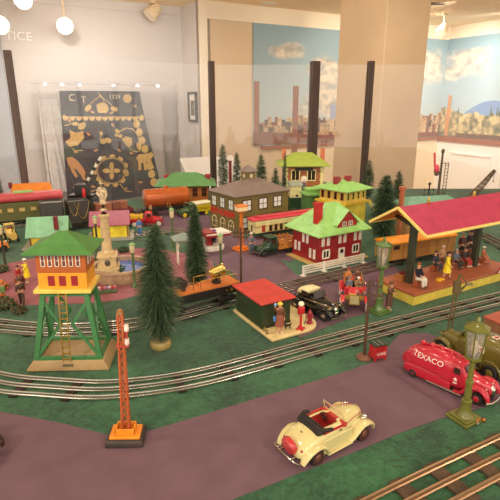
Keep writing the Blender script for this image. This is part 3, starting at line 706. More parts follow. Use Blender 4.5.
for sx in (-1, 1):
    for f0, f1 in ((.03, .88), (.88, .03)):
        mb = MB(); mb.bar(leg_pt(sx, -1, f0), leg_pt(sx, 1, f1), .005, .003, (1, 0, 0)); mb.build('brace', m_leg, h)
    mb = MB(); mb.bar(leg_pt(sx, -1, .02), leg_pt(sx, 1, .02), .008, .007); mb.build('sill_beam', m_leg, h)
ld = MB(); y0, y1 = -.062, -.048
for s in (-1, 1): ld.bar((s*.0075, y0+.004, z1), (s*.0075, y1+.0005, .171), .0022, .002, (0, 1, 0))
for i in range(12): f = (i+.6)/12; ld.bar((-.0075, y0+.004+(y1-y0)*f, z1+(.171-z1)*f), (.0075, y0+.004+(y1-y0)*f, z1+(.171-z1)*f), .002, .003)
ld.build('ladder', gold, h)
mb = MB(); mb.b0(-.057, .057, -.046, .046, .171, .179); mb.build('deck', M('deck_yellow', (240, 206, 96), .4), h, bevel=.001)
cw, cdp = .048, .036
mb = MB(); mb.b0(-cw, cw, -cdp, cdp, .179, .213); cab = mb.build('cabin_lower', M('tin_amber', (236, 160, 40), .4), h)
mb = MB(); mb.b0(-cw-.001, cw+.001, -cdp-.001, cdp+.001, .213, .257); cab2 = mb.build('cabin_upper', M('tin_rust', (178, 92, 36), .45), h)
for x in (-.022, 0, .024):
    mb = MB(); mb.b0(x-.0065, x+.0065, -cdp-.0015, -cdp, .185, .206); mb.build('red_panel', red, h, flat=True)
for i in range(6): window(h, (-.035+i*.0138, -cdp-.001, .239), (1, 0, 0), .0085, .025, (white, M('pane_brown', (110, 56, 40), .2)), 1, 2, .15)
for y in (-.02, 0, .02):
    window(h, (cw+.001, y, .239), (0, 1, 0), .0085, .025, (white, M('pane_brown', (0, 0, 0))), 1, 2, .22)
    window(h, (-cw-.001, y, .239), (0, -1, 0), .0085, .025, (white, M('pane_brown', (0, 0, 0))), 1, 2, .22)
h.rotation_euler[1] = R(1.1)
hip(h, .10, .076, .256, .292, .018, .016, M('tin_roof_green', (78, 132, 66), .4), flare=1, rd=.004)

# --- station platform with canopy
c, rz, W, D = frame((413, 306), (500, 281), (378, 290))
u = Vector((math.cos(rz), math.sin(rz), 0)); A = g(413, 306); nrm = Vector((-u.y, u.x, 0))
PLW, PLD, PH_ = .45, .137, .036
pl = thing('station_platform', 'long station platform with red canopy roof, yellow sides and brown deck', 'platform', (A.x, A.y, TZ+.001), rz)
def rr(x0, x1, y0, y1, r, n=5):
    out = []
    for cx_, cy_, a0 in ((x1-r, y1-r, 0), (x0+.003, y1-.003, 90), (x0+.003, y0+.003, 180), (x1-r, y0+r, 270)):
        q = r if cx_ == x1-r else .003
        for i in range(n+1): a_ = R(a0+90*i/n); out.append((cx_+q*math.cos(a_), cy_+q*math.sin(a_)))
    return out
mb = MB(); mb.prism(rr(0, PLW, 0, PLD, .03), 0, PH_-.009); mb.build('platform_side', M('tin_platform_yellow', (218, 196, 84), .45), pl)
mb = MB(); mb.prism(rr(-.003, PLW+.003, -.003, PLD+.003, .03), PH_-.009, PH_); mb.build('deck', M('deck_red_brown', (172, 98, 66), .5), pl, bevel=.001)
RX0, RX1, YN, YF, YR, ZEv, ZR = -.02, .45, -.036, .172, .068, .209, .266
m_can = M('canopy_red', (172, 52, 82), .45); m_trim = M('canopy_trim', (240, 214, 120), .45)
th = .003
def slope(y0, z0, y1, z1, name, mats):
    mb = MB(); vs = [(RX0, y0, z0), (RX1, y0, z0), (RX1, y1, z1), (RX0, y1, z1)]
    mb.m = 0; mb.add([(x, y, z+th) for x, y, z in vs]+vs, [(0,1,2,3), (0,4,5,1), (1,5,6,2), (2,6,7,3), (3,7,4,0)]); mb.m = 1
    mb.add([(x, y, z-.0004) for x, y, z in vs], [(3,2,1,0)])
    return mb.build(name, mats, pl, flat=True)
m_soff = M('canopy_soffit', (226, 130, 48), .5)
slope(YN, ZEv, YR, ZR, 'roof_slope', [m_can, m_soff]); slope(YF, ZEv-.004, YR, ZR, 'roof_slope', [m_can, m_soff])
mb = MB(); e = .0026
for x in (RX0, RX1):
    mb.bar((x, YN, ZEv+.001), (x, YR, ZR+.001), .004, .007); mb.bar((x, YF, ZEv-.003), (x, YR, ZR+.001), .004, .007)
mb.bar((RX0, YN, ZEv+.001), (RX1, YN, ZEv+.001), .004, .007); mb.bar((RX0, YF, ZEv-.003), (RX1, YF, ZEv-.003), .004, .007); mb.build('roof_trim', m_trim, pl, flat=True)
m_pp = M('post_green_dark', (56, 60, 44), .45)
for x in (.052, .345):
    mb = MB(); mb.b0(x-.0075, x+.0075, .059, .077, PH_, ZR-.006); po = mb.build('post', m_pp, pl)
    mb = MB()
    for s in (-1, 1): mb.bar((x, YR, .205), (x, YR+s*.07, ZR-.062*.5-.012), .010, .008)
    mb.bar((x, YR, .22), (x-.06, YR, ZR-.006), .010, .008); mb.bar((x, YR, .22), (x+.06, YR, ZR-.006), .010, .008)
    mb.build('bracket', m_pp, po)
for x in (.10, .30):
    mb = MB(); mb.lathe([(.005, 0), (.006, .003), (.003, .005), (.004, .012), (.002, .016)], 10, (x, YR, ZR+.002)); mb.build('finial', gold, pl)

# --- shed on cream platform
a, b = g(231, 311), g(272, 343); u = (b-a).normalized()            # left side runs towards the viewer
v = Vector((-u.y, u.x, 0)); rz = math.atan2(v.y, v.x); sl = thing('toy_shed', 'dark green shed with flat red roof on a cream rounded platform', 'shed', (b.x, b.y, TZ+.001), rz)
m_cp = M('platform_cream', (222, 198, 142), .5)
Lx, Ly = .155, .20
poly = [(0, 0)]+[(Lx-.05+.05*math.sin(R(i*15)), .05-.05*math.cos(R(i*15))) for i in range(7)]+[(Lx, Ly-.02), (Lx-.02, Ly), (0, Ly)]
mb = MB(); mb.prism(poly, 0, .008); mb.build('platform', m_cp, sl, bevel=.002)
sx0, sx1, sy0, sy1 = .006, .090, .058, .190
mb = MB(); mb.b0(sx0, sx1, sy0, sy1, .008, .076); mb.build('wall', M('shed_green', (48, 62, 38), .45), sl, bevel=.001)
mb = MB(); mb.b0(sx0-.0005, sx1+.0005, sy0-.001, sy0+.001, .008, .014); mb.b0(.045, .0465, sy0-.001, sy0, .008, .076); mb.build('wall_seam', M('shed_green_dark', (36, 46, 30), .45), sl)
mb = MB(); mb.X = Matrix.Translation(((sx0+sx1)/2, (sy0+sy1)/2, .076)) @ Matrix.Rotation(R(0), 4, 'X'); mb.b0(-.052, .050, -.078, .072, 0, .005); mb.build('roof', M('shed_red', (196, 62, 54), .45), sl, bevel=.0015)

SH = sl
# --- yellow signal house at back right
c, rz, W, D = frame((345, 228), (369, 222), (319, 219)); W = .15; D = .16
h = thing('toy_signal_house', 'yellow house with light green hip roof and two red chimneys', 'house', c, rz)
yv = c.y; zt_ = zat(g(348, 228).y, 193); zr = zat(yv, 180)
walls(h, W, D, .0, zt_-.055, yel2, 'wall_lower'); mb = MB(); mb.b0(-W/2-.012, W/2+.012, -D/2-.012, D/2+.012, zt_-.062, zt_-.054); mb.build('balcony', yel, h)
walls(h, W*.96, D*.96, zt_-.054, zt_, M('tin_buff', (226, 196, 96), .45), 'wall_upper')
for i in range(4): window(h, (-W*.36+i*W*.24, -D*.48, zt_-.026), (1, 0, 0), .017, .034, (yel2, paneD), 1, 2, .14)
for i in range(4): window(h, (-W*.48, D*.36-i*D*.24, zt_-.026), (0, -1, 0), .017, .034, (brown, paneD), 1, 2, .14)
hip(h, W, D, zt_, zr, .022, .05, ltgreen)
for x, y in ((-.045, .0), (.02, -.01)): mb = MB(); mb.b0(x-.013, x+.013, y-.011, y+.011, zr-.03, zr+.018); mb.build('chimney', M('chimney_red', (150, 52, 52), .5), h)
mb = MB()
for s in (0, 1): mb.bar((W/2+.014+.016*s, -D/2, zt_-.06), (W/2+.014+.016*s, -D/2-.075, .01), .003, .006)
for i in range(9): f = i/9; mb.box((W/2+.022, -D/2-.075*f, (zt_-.06)*(1-f)+.01*f), (.016, .008, .002))
mb.build('stairs', yel2, h)

# --- station at the back
Y = 2.72; zb = zat(Y, 187); pL, pR = at(284, 187, Y), at(322, 187, Y); W = pR.x-pL.x; D = .15
h = thing('toy_station', 'brown back station with green hip roof and pale corner quoins on raised terrace', 'station', ((pL.x+pR.x)/2, Y+D/2, TZ+.001), R(2))
mb = MB(); mb.b0(-W/2-.06, W/2+.05, -D/2-.10, D/2+.02, 0, zb); mb.b0(-W/2-.02, W/2+.02, -D/2-.14, -D/2-.10, 0, zb*.6); mb.build('terrace', M('terrace_green_grey', (112, 130, 108), .6), h)
ze, zr = zat(Y, 166), zat(Y+D/2, 152.5)
walls(h, W, D, zb, ze, M('station_brown', (160, 96, 52), .5)); 
hip(h, W, D, ze, zr, .04, W*.5, M('station_roof', (142, 158, 66), .45))
for x in (-W*.22, W*.2): window(h, (x, -D/2, zb+(ze-zb)*.55), (1, 0, 0), .05, .062, (cream, paneD), 2, 1, .1)
for s in (-1, 1):
    mb = MB(); mb.b0(s*(W/2-.006)-.007, s*(W/2-.006)+.007, -D/2-.002, -D/2+.001, zb, ze)
    for i in range(7): mb.box((s*(W/2-.006), -D/2-.001, zb+.01+i*(ze-zb-.01)/7), (.016 if i % 2 else .024, .004, .011))
    mb.build('quoins', cream, h)
for x in (-.105, .115): mb = MB(); mb.b0(x-.011, x+.011, .0, .02, zr-.05, zr+.02); mb.build('chimney', terra, h)
mb = MB(); mb.b0(-.05, .05, -D/2-.003, -D/2, ze-.026, ze-.010); mb.build('name_board', dk, h)

# --- small kiosk and green hut in front of it
Y = 2.5; p0, p1 = at(289, 197, Y), at(300, 197, Y); w = p1.x-p0.x
h = thing('toy_kiosk', 'small cream kiosk with grey roof beside the back station terrace', 'kiosk', ((p0.x+p1.x)/2, Y, TZ+.001), R(8))
zk, zk2 = zat(Y, 185), zat(Y, 197)
mb = MB(); mb.b0(-w/2, w/2, -w/2, w/2, zk2, zk); mb.build('wall', cream, h); mb = MB(); mb.b0(-w/2, w/2, -w/2+.004, w/2, 0, zk2); mb.build('plinth', dgreen, h)
mb = MB(); mb.loft([[(-w*.62, -w*.62, zk), (w*.62, -w*.62, zk), (w*.62, w*.62, zk), (-w*.62, w*.62, zk)], [(-w*.55, -w*.55, zk+.016), (w*.55, -w*.55, zk+.016), (w*.55, w*.55, zk+.016), (-w*.55, w*.55, zk+.016)]]); mb.build('roof', M('kiosk_roof', (150, 156, 136), .5), h)
mb = MB(); mb.b0(.0, .012, -w/2-.001, -w/2, zk2+.006, zk2+.016); mb.build('slot', dk, h)
Y = 2.35; p = at(312, 200, Y); h = thing('toy_hut', 'little green hut with stepped light green roof left of the yellow house', 'hut', (p.x, Y, TZ+.001), R(15))
z1, z2 = zat(Y, 194), zat(Y, 186)
mb = MB(); mb.b0(-.04, .05, -.035, .035, 0, z1); mb.build('wall', M('hut_green', (92, 132, 72), .45), h)
mb = MB(); mb.b0(-.05, .058, -.045, .045, z1, z1+.008); mb.b0(-.03, .04, -.028, .028, z1+.008, z1+.022); mb.b0(-.036, .046, -.034, .034, z1+.022, z1+.028); mb.build('roof', ltgreen, h)
mb = MB()
for i in range(3): mb.b0(-.01+i*.015, -.002+i*.015, -.0365, -.035, z1-.02, z1-.010)
mb.build('window', dk, h)

# --- green roofed station left of the museum
c, rz, W, D = frame((166, 207), (206, 204), (172, 196)); Y = c.y
pL, pR = at(165, 200, Y), at(208, 200, Y); W = pR.x-pL.x
h = thing('toy_station', 'orange walled station with dark green hip roof and two red flues behind the tank car', 'station', ((pL.x+pR.x)/2, Y, TZ+.001), R(6))
D = .15; ze, zr = zat(Y-.06, 185), zat(Y, 172.5)
walls(h, W, D, 0, ze, M('station_orange', (196, 116, 44), .5)); hip(h, W, D, ze, zr, .045, W*.5, M('station_green_roof', (96, 146, 88), .45))
for x in (-.02, .05, .1): window(h, (x, -D/2, ze*.6), (1, 0, 0), .03, .05, (brown, paneD), 2, 2, .12)
window(h, (W/2, 0, ze*.6), (0, 1, 0), .035, .05, (brown, paneD), 2, 2, .12)
for px in (167, 207.5):
    x = (at(px, 178, Y).x-h.location.x); z0 = zat(Y, 183); mb = MB(); mb.lathe([(.008, z0-.05), (.008, z0), (.013, z0+.032), (.0155, z0+.05), (.013, z0+.05)], 4, (x, -.02, 0)); mb.build('flue', M('flue_red', (170, 54, 62), .5), h, flat=True)

# --- green roofed cottage at left
c, rz, W, D = frame((33, 253), (73, 248), (26, 243)); W = .13; D = .095; Y = c.y
h = thing('toy_cottage', 'yellow cottage with mint green gable roof and dark red chimney behind the signal tower', 'cottage', c, R(12))
ze, zr = .064, .112
mb = MB(); mb.b0(-W/2, W/2, -D/2, D/2, .006, ze); mb.build('wall', yel, h); mb = MB(); gable_ends(mb, W, D, ze, zr); mb.build('gable_end', yel, h, flat=True)
mb = MB(); mb.b0(-W/2-.03, W/2+.012, -D/2-.015, D/2+.015, 0, .006); mb.build('base_plate', M('base_grey', (160, 160, 152), .6), h)
gable(h, W, D, ze, zr, .016, .012, mint)
mb = MB(); mb.b0(.028, .044, -.054, -.040, ze+.01, zr+.012); mb.build('chimney', maroon, h)
mb = MB(); mb.b0(-W/2-.001, -W/2+.005, -D/2-.0012, -D/2, .006, ze); mb.b0(W/2-.005, W/2+.001, -D/2-.0012, -D/2, .006, ze); mb.build('corner_board', M('board_brown', (120, 76, 40), .5), h)
# --- pink roofed house
c, rz, W, D = frame((98, 243), (133, 238), (90, 236)); W = .14; D = .09
h = thing('toy_cottage', 'lemon yellow cottage with dusty pink gable roof behind the column', 'cottage', c, R(12))
ze, zr = .07, .108
mb = MB(); mb.b0(-W/2, W/2, -D/2, D/2, .01, ze); mb.build('wall', M('tin_lemon2', (236, 214, 62), .4), h); mb = MB(); gable_ends(mb, W, D, ze, zr); mb.build('gable_end', M('tin_lemon2', (0, 0, 0)), h, flat=True)
mb = MB(); mb.b0(-W/2-.022, W/2+.022, -D/2-.022, D/2+.016, 0, .01); mb.build('base_plate', M('base_grey', (160, 160, 152), .6), h)
gable(h, W, D, ze, zr, .012, .010, pink)
mb = MB()
for x in (-W/2, W/2-.004): mb.b0(x, x+.004, -D/2-.0012, -D/2, .01, ze)
mb.b0(-W/2, W/2, -D/2-.0012, -D/2, ze-.008, ze-.004); mb.build('corner_board', M('board_brown', (0, 0, 0)), h)
# --- orange roofed station far left behind the coach
Y = 2.315; a, b = at(14, 205, Y-.07), at(53, 205, Y+.06); W = (b-a).length; 
h = thing('toy_station', 'station with plain orange roof behind the red roofed coach at far left', 'station', ((a.x+b.x)/2, (a.y+b.y)/2, TZ+.001), R(22))
ze, zr = zat(Y, 198), zat(Y, 183)
walls(h, W*.9, .05, 0, ze, brown); hip(h, W*.9, .05, ze, zr, .02, W*.86, orange)
x = -.09; mb = MB(); mb.b0(x-.008, x+.008, -.006, .006, zr-.02, zr+.008); mb.build('chimney', maroon, h)
# --- green roof building behind platform with terracotta chimney
Y = 2.02; a, b = at(404, 215, Y), at(448, 215, Y+.1); W = (b-a).length
h = thing('toy_house', 'house with grey green roof peeping over the red canopy roof', 'house', ((a.x+b.x)/2, Y+.05, TZ+.001), R(12))
ze, zr = zat(Y, 206), zat(Y+.05, 196)
walls(h, W, .12, 0, ze, M('house_tan', (170, 128, 84), .5)); hip(h, W, .12, ze, zr, .015, W*.7, M('roof_grey_green', (112, 158, 134), .45))
p = at(402, 195, 1.95); mb = MB(); mb.lathe([(.0105, 0), (.0105, .1), (.0105, zat(1.95, 190)), (.014, zat(1.95, 190)), (.014, zat(1.95, 187)), (.009, zat(1.95, 187))], 14); o = mb.build('terracotta_chimney', terra); o.location = (p.x, 1.95, TZ+.001); tag(o, 'terracotta chimney stack beside the grey green roof', 'chimney')
# --- filling station canopy, white and red
p = g(213, 252); h = thing('filling_station', 'small white and red filling station canopy on a white island', 'filling station', (p.x, p.y+.03, TZ+.001), R(32))
mb = MB(); mb.prism([(x*.055, y*.035) for x, y in ell(0, 0, 1, 1, 20)], 0, .022); mb.build('island', white, h, bevel=.002)
mb = MB(); mb.b0(-.03, .0, .0, .02, .022, .075); mb.build('kiosk', red, h)
mb = MB(); mb.add([(-.06, -.045, .085), (.07, -.045, .075), (.07, .045, .075), (-.06, .045, .085), (-.06, -.045, .094), (.07, -.045, .090), (.07, .045, .090), (-.06, .045, .094)], [(3,2,1,0), (4,5,6,7), (0,1,5,4), (1,2,6,5), (2,3,7,6), (3,0,4,7)]); mb.build('canopy', white, h); mb = MB(); mb.b0(-.061, -.005, -.0455, .0455, .0905, .0965); mb.build('canopy_cover', red, h)
mb = MB(); mb.b0(-.061, .071, -.0465, -.0445, .074, .082); mb.b0(-.0615, -.0595, -.046, .046, .078, .090); mb.b0(-.055, .06, -.04, .04, .070, .0775); mb.build('canopy_fascia', red, h)
mb = MB(); mb.cyl((.04, 0, .022), (.04, 0, .074), .004); mb.build('post', white, h); mb = MB(); mb.cyl((-.04, .02, .022), (-.04, .02, .074), .004); mb.build('post', white, h); h.scale = (.8,)*3
# --- wire trellis arch pavilion
p = g(184, 264); h = thing('trellis_pavilion', 'white wire trellis pavilion with pale grey green roof between the two bushy trees', 'pavilion', (p.x, p.y, TZ+.001), R(20))
for x in (-.02, .02):
    mb = MB()
    for y in (-.012, .012): mb.cyl((x, y, 0), (x, y, .09), .0016, n=6)
    for i in range(9): mb.cyl((x, -.012, .008+i*.01), (x, .012, .012+i*.01), .0012, n=5)
    mb.build('trellis', white, h)
mb = MB(); mb.sweep([(.02*math.cos(a), -.012, .05+.035*math.sin(a)) for a in [PI*i/12 for i in range(13)]], .0016, n=6); mb.sweep([(.02*math.cos(a), .012, .05+.035*math.sin(a)) for a in [PI*i/12 for i in range(13)]], .0016, n=6); mb.build('arch', M('wire_tan', (200, 170, 130), .4), h)
hip(h, .05, .04, .09, .112, .012, .01, M('roof_pale', (126, 140, 132), .5))

# --- fountain basin with column and statue
bc = g(122, 276); RB = (g(148, 270)-g(92, 270)).length/2
h = thing('fountain', 'round stone fountain basin with blue water and a tall statue column', 'fountain', (bc.x, bc.y+.0, TZ+.001))
ry = RB*.95
mb = MB(); mb.lathe([(RB*.97, 0), (RB, .004), (RB*.98, .030), (RB*1.02, .033), (RB*1.02, .040), (RB*.86, .040), (RB*.85, .020), (.001, .018)], 40); mb.build('basin', stone, h)
mb = MB(); mb.lathe([(.001, .024), (RB*.85, .024), (RB*.85, .026), (.001, .026)], 40); mb.build('water', M('water_blue', (56, 104, 190), .08, coat=1), h)
px = at(111, 262, bc.y-.0).x-bc.x; cxx, cyy = px, -.03
mb = MB()
mb.X = Matrix.Translation((cxx, cyy, 0)) @ Matrix.Rotation(R(12), 4, 'Z')
mb.b0(-.034, .034, -.034, .034, .02, .046); mb.b0(-.027, .027, -.027, .027, .046, .078); mb.b0(-.031, .031, -.031, .031, .078, .084); mb.build('pedestal', M('stone_light', (206, 180, 134), .6, scale=90, var=.1), h, bevel=.001)
mb = MB()
for s in ((0, -1), (-1, 0), (1, 0)): mb.X = Matrix.Translation((cxx, cyy, 0)) @ Matrix.Rotation(R(12), 4, 'Z'); mb.sph((s[0]*.027, s[1]*.027, .062), (.009 if s[0] == 0 else .003, .003 if s[0] == 0 else .009, .011), 10)
mb.build('medallion', M('bronze', (96, 88, 80), .5, .4), h)
ct = zat(bc.y-.03, 214)
mb = MB(); mb.lathe([(.022, .084), (.022, .092), (.017, .096), (.0155, .105), (.0125, ct-.018), (.014, ct-.014), (.017, ct-.010), (.017, ct-.004), (.012, ct)], 20, (cxx, cyy, 0)); mb.build('column', M('stone_light', (0, 0, 0)), h)
mb = MB(); st = zat(bc.y-.03, 182)
mb.sweep([(cxx, cyy, ct), (cxx, cyy, ct+.012), (cxx+.001, cyy, ct+.03), (cxx, cyy, ct+.05), (cxx-.001, cyy, st-.018), (cxx, cyy, st-.014), (cxx, cyy, st-.006), (cxx, cyy, st)], [.011, .012, .009, .010, .011, .005, .007, .003], n=12)
mb.sweep([(cxx-.009, cyy, st-.022), (cxx-.014, cyy-.004, st-.035), (cxx-.006, cyy-.011, st-.042)], [.004, .0035, .003], n=8); mb.sweep([(cxx+.009, cyy, st-.022), (cxx+.014, cyy-.003, st-.038), (cxx+.010, cyy-.008, st-.052)], [.004, .0035, .003], n=8)
mb.build('statue', M('stone_mottled', (206, 184, 150), .7, scale=140, var=.3), h)
# flower pots and bed
for i, (px, py) in enumerate(((122, 279), (100, 268))):
    p = g(px, py); t = thing('flower_pot', ('terracotta pot with leafy plant at the front rim of the fountain', 'terracotta pot with leafy plant by the left rim of the fountain')[i], 'flower pot', (p.x, p.y-.012, TZ+.001), 0, 'pots around the fountain')
    mb = MB(); mb.lathe([(.008, 0), (.012, .02), (.0135, .02), (.0135, .024), (.010, .024)], 14); mb.build('pot', terra, t)
    mb = MB(); rnd = random.Random(i)
    for k in range(40): a = rnd.uniform(0, 6.28); r_ = rnd.uniform(.003, .017); mb.sph((r_*math.cos(a), r_*math.sin(a), .028+rnd.uniform(0, .016)), (.004, .004, .003), 5)
    mb.build('foliage', M('leaf_dark', (52, 84, 60), .7), t)
fl = [M('petal_pink', (226, 130, 160), .6), M('petal_lilac', (170, 140, 210), .6), M('petal_white', (236, 230, 226), .6), M('petal_red', (206, 60, 60), .6)]
t = thing('flower_bed', 'narrow bed of pink and lilac flowers right of the signal tower cabin', 'flower bed', g(105, 293)+Vector((0, 0, .001)), R(15))
mb = MB(); mb.b0(-.035, .035, -.008, .008, 0, .007); mb.build('soil', M('bed_green', (86, 110, 70), .8), t, bevel=.002)
for i in range(9): mb = MB(); mb.cyl((-.03+i*.0075, 0, .006), (-.03+i*.0075, 0, .014), .0008, n=5); mb.sph((-.03+i*.0075, .002*(-1)**i, .016), (.0042, .0042, .0035), 8); mb.build('flower', fl[i % 4], t)
# ================= VEHICLES =================
tyre = M('rubber', (34, 32, 32), .7); chrome = M('chrome', (214, 208, 196), .15, 1, var=0); carglass = glass_mat('car_glass', (.55, .58, .6), .12)
def wheel(par, x, y, r, w, tm=tyre, hub=chrome, wall=None, spokes=0, name='wheel'):
    s = 1 if y > 0 else -1; mb = MB()
    mb.lathe([(r*.55, -w/2), (r*.9, -w/2), (r, -w*.25), (r, w*.25), (r*.9, w/2), (r*.55, w/2)], 20, (x, y, r), 'y')
    if wall is not None:
        mb.m = 1; mb.lathe([(r*.5, s*w*.3), (r*.5, s*(w/2+.0006)), (r*.86, s*(w/2+.0006)), (r*.86, s*w*.3)], 20, (x, y, r), 'y')
    o = mb.build(name, [tm, wall] if wall is not None else tm, par)
    mb = MB()
    if spokes:
        for i in range(spokes):
            a = 2*PI*i/spokes; mb.cyl((x, y, r), (x+r*.8*math.cos(a), y, r+r*.8*math.sin(a)), r*.06, n=5)
        mb.cyl((x, y-w*.6, r), (x, y+w*.6, r), r*.2)
        mb.build('spokes', hub, o)
    else:
        mb.lathe([(r*.6, -w*.3), (r*.6, w*.3*s+0), (r*.5, s*w*.5), (r*.3, s*w*.62), (.0004, s*w*.66)], 16, (x, y, r), 'y'); mb.build('hubcap', hub, o)
    return o
def arch_path(xc, rz, x0, x1, z0, n=12):
    return [(xc+(x1-xc)*math.cos(a) if math.cos(a) > 0 else xc+(xc-x0)*math.cos(a), 0, z0+rz*math.sin(a)) for a in [PI*i/n for i in range(n+1)]]
def fender(par, pts, ws, ths, y, mat, name='fender'):
    mb = MB(); mb.sweep([(p[0], y, p[2]) for p in pts], ws, ths, 12, (0, 1, 0.0001)); 
    return mb.build(name, mat, par)
def fend2(par, path, y, w, th, mat, skew=0):
    """mudguard: rounded shell strip following path (x,z), half width w, half thickness th"""
    rings = []; N = len(path)
    for k, (x, z) in enumerate(path):
        a = path[max(k-1, 0)]; b = path[min(k+1, N-1)]; d = Vector((b[0]-a[0], 0, b[1]-a[1])).normalized(); nn = Vector((-d.z, 0, d.x))
        f = math.sin(PI*(k+.6)/(N+.2))**.4; W_ = w*f if hasattr(w, '__float__') else w[k]; t_ = th*(.5+.5*f)
        rings.append([Vector((x, y, z))+Vector((0, 1, 0))*W_*math.copysign(abs(math.cos(q))**.7, math.cos(q))+nn*t_*math.copysign(abs(math.sin(q))**.9, math.sin(q)) for q in [2*PI*i/12 for i in range(12)]])
    mb = MB(); mb.loft(rings); return mb.build('fender', mat, par)
def headlamps(par, x, y, z, r=.004, mat=chrome):
    for s in (-1, 1):
        mb = MB(); mb.sweep([(x-r*1.8, s*y, z), (x-r*1.2, s*y, z), (x, s*y, z), (x+r*.3, s*y, z)], [r*.2, r*.7, r, r*.9], n=12); mb.build('headlamp', mat, par)
def tubpath(pts, y): return [(x, y, z) for x, z in pts]

# --- cream roadster
def roadster():
    A, B = (289, 460), (367, 424)
    a, b = g(318, 461), g(363, 437); d = (b-a).normalized(); nrm = Vector((-d.y, d.x, 0)); mid = (a+b)/2+nrm*.026
    t = thing('toy_roadster', 'cream open roadster with red interior and red spare wheel cover in the foreground', 'car', (mid.x-d.x*.008, mid.y-d.y*.008, TZ+.001), math.atan2(d.y, d.x))
    cr = M('paint_cream', (212, 200, 142), .18, coat=.7, var=.01); rd = M('leather_red', (186, 58, 54), .45); dkr = M('hood_cloth', (38, 30, 30), .7)
    wb = .054
    # body shell with the cockpit cut out
    secs = [(-.084, .014, .022, .016, 2.2), (-.082, .012, .029, .022, 2.4), (-.074, .010, .0365, .0262, 2.6), (-.060, .009, .0435, .0272, 2.8), (-.046, .009, .047, .0265, 3), (-.034, .009, .049, .0268, 3.2), (-.028, .009, .049, .0268, 3.4), (-.012, .009, .0485, .0266, 3.6), (.006, .009, .048, .0262, 3.6), (.018, .009, .0475, .025, 3.4), (.024, .010, .0485, .0235, 3), (.04, .011, .0485, .0195, 2.6), (.058, .012, .047, .0155, 2.4), (.070, .013, .045, .0115, 2.3), (.073, .014, .041, .009, 2.2)]
    N = 32; mb = MB(); mb.super(secs, N); fs, fm = [], []
    for f in mb.f:
        cx_ = sum(mb.v[i].x for i in f)/len(f); cz_ = sum(mb.v[i].z for i in f)/len(f); cy_ = abs(sum(mb.v[i].y for i in f)/len(f))
        if len(f) == 4 and -.034 < cx_ < .018 and cz_ > .0475 and cy_ < .0245: continue
        fs.append(f); fm.append(0)
    mb.f, mb.fm = fs, fm; body = mb.build('body', cr, t, ang=50)
    so = body.modifiers.new('shell', 'SOLIDIFY'); so.thickness = .0012; so.offset = -1
    mb = MB(); mb.b0(-.034, .018, -.0235, .0235, .016, .018); mb.b0(-.035, -.033, -.0235, .0235, .018, .046); mb.b0(.017, .019, -.023, .023, .018, .046)
    for s in (-1, 1): mb.b0(-.034, .018, s*.0235-.0008, s*.0235+.0008, .018, .0465)
    mb.build('interior', rd, t)
    mb = MB(); mb.b0(-.028, -.010, -.021, .021, .024, .031); st = mb.build('seat', rd, t, bevel=.002)
    for s in (-1, 1): mb = MB(); mb.X = Matrix.Translation((-.029, s*.0108, .030)) @ Matrix.Rotation(R(-12), 4, 'Y'); mb.b0(-.003, .003, -.0098, .0098, 0, .020); mb.build('seat_back', rd, st, bevel=.002)
    mb = MB(); mb.b0(.009, .017, -.022, .022, .034, .047); mb.build('dashboard', rd, t, bevel=.001)
    mb = MB(); cpt = [(.001+.0*math.cos(q), .010+.0075*math.cos(q), .042+.0075*math.sin(q)) for q in [2*PI*i/16 for i in range(16)]]
    mb.sweep([(x-(z-.042)*.4, y, z) for x, y, z in cpt], .0007, n=6, up=(1, 0, 0), closed=True); mb.cyl((.001, .010, .042), (.010, .010, .037), .0008)
    for q in (0, 2.1, 4.2): mb.cyl((.001, .010, .042), (.001-math.sin(q)*.0075*.4, .010+.0075*math.cos(q), .042+.0075*math.sin(q)), .0006, n=5)
    mb.build('steering_wheel', dk, t)
    # folded hood: U-shaped roll behind the seats
    mb = MB(); mb.super([(-.0475, .044, .0480, .022, 3), (-.046, .044, .0515, .0250, 3.4), (-.041, .045, .0535, .0266, 3.6), (-.033, .046, .0535, .0268, 3.6), (-.030, .046, .0515, .026, 3.4)], 24); fh = mb.build('folded_hood', dkr, t)
    pth = [(-.018, .0255, .049), (-.024, .0262, .0505), (-.032, .0250, .0520), (-.039, .019, .0528), (-.041, .0, .053), (-.039, -.019, .0528), (-.032, -.0250, .0520), (-.024, -.0262, .0505), (-.018, -.0255, .049)]
    mb = MB(); mb.sweep(spline(pth, 4), [.0018 if k in (0, 32) else .0032 for k in range(33)], [.0015 if k in (0, 32) else .003 for k in range(33)], 10); mb.build('hood_roll', dkr, fh)
    # belt stripes
    for s in (-1, 1):
        mb = MB(); mb.sweep([(x, s*(w+.0004), z) for x, w, z in ((-.012, .0262, .0455), (.006, .0260, .0455), (.018, .0246, .045), (.04, .0188, .0435), (.06, .0145, .042), (.07, .0112, .040))], .0006, n=6); mb.build('pinstripe', rd, t)
    for s in (-1, 1):
        mb = MB(); mb.bar((.016, s*.0225, .047), (.010, s*.0205, .064), .0012, .0012); mb.build('windscreen_post', cr, t)
    mb = MB(); mb.bar((.010, -.0212, .064), (.010, .0212, .064), .0014, .0014); mb.bar((.016, -.0228, .0475), (.016, .0228, .0475), .0016, .0014); mb.build('windscreen_frame', M('frame_tan', (200, 172, 130), .3), t)
    mb = MB(); mb.add([(.0158, -.022, .048), (.0158, .022, .048), (.0102, .0205, .0635), (.0102, -.0205, .0635), (.0164, -.022, .048), (.0164, .022, .048), (.0108, .0205, .0635), (.0108, -.0205, .0635)], [(0,1,2,3), (7,6,5,4), (0,4,5,1), (1,5,6,2), (2,6,7,3), (3,7,4,0)]); mb.build('windscreen', glass_mat('screen_glass', refl=.08), t, flat=True)
    r = .0142
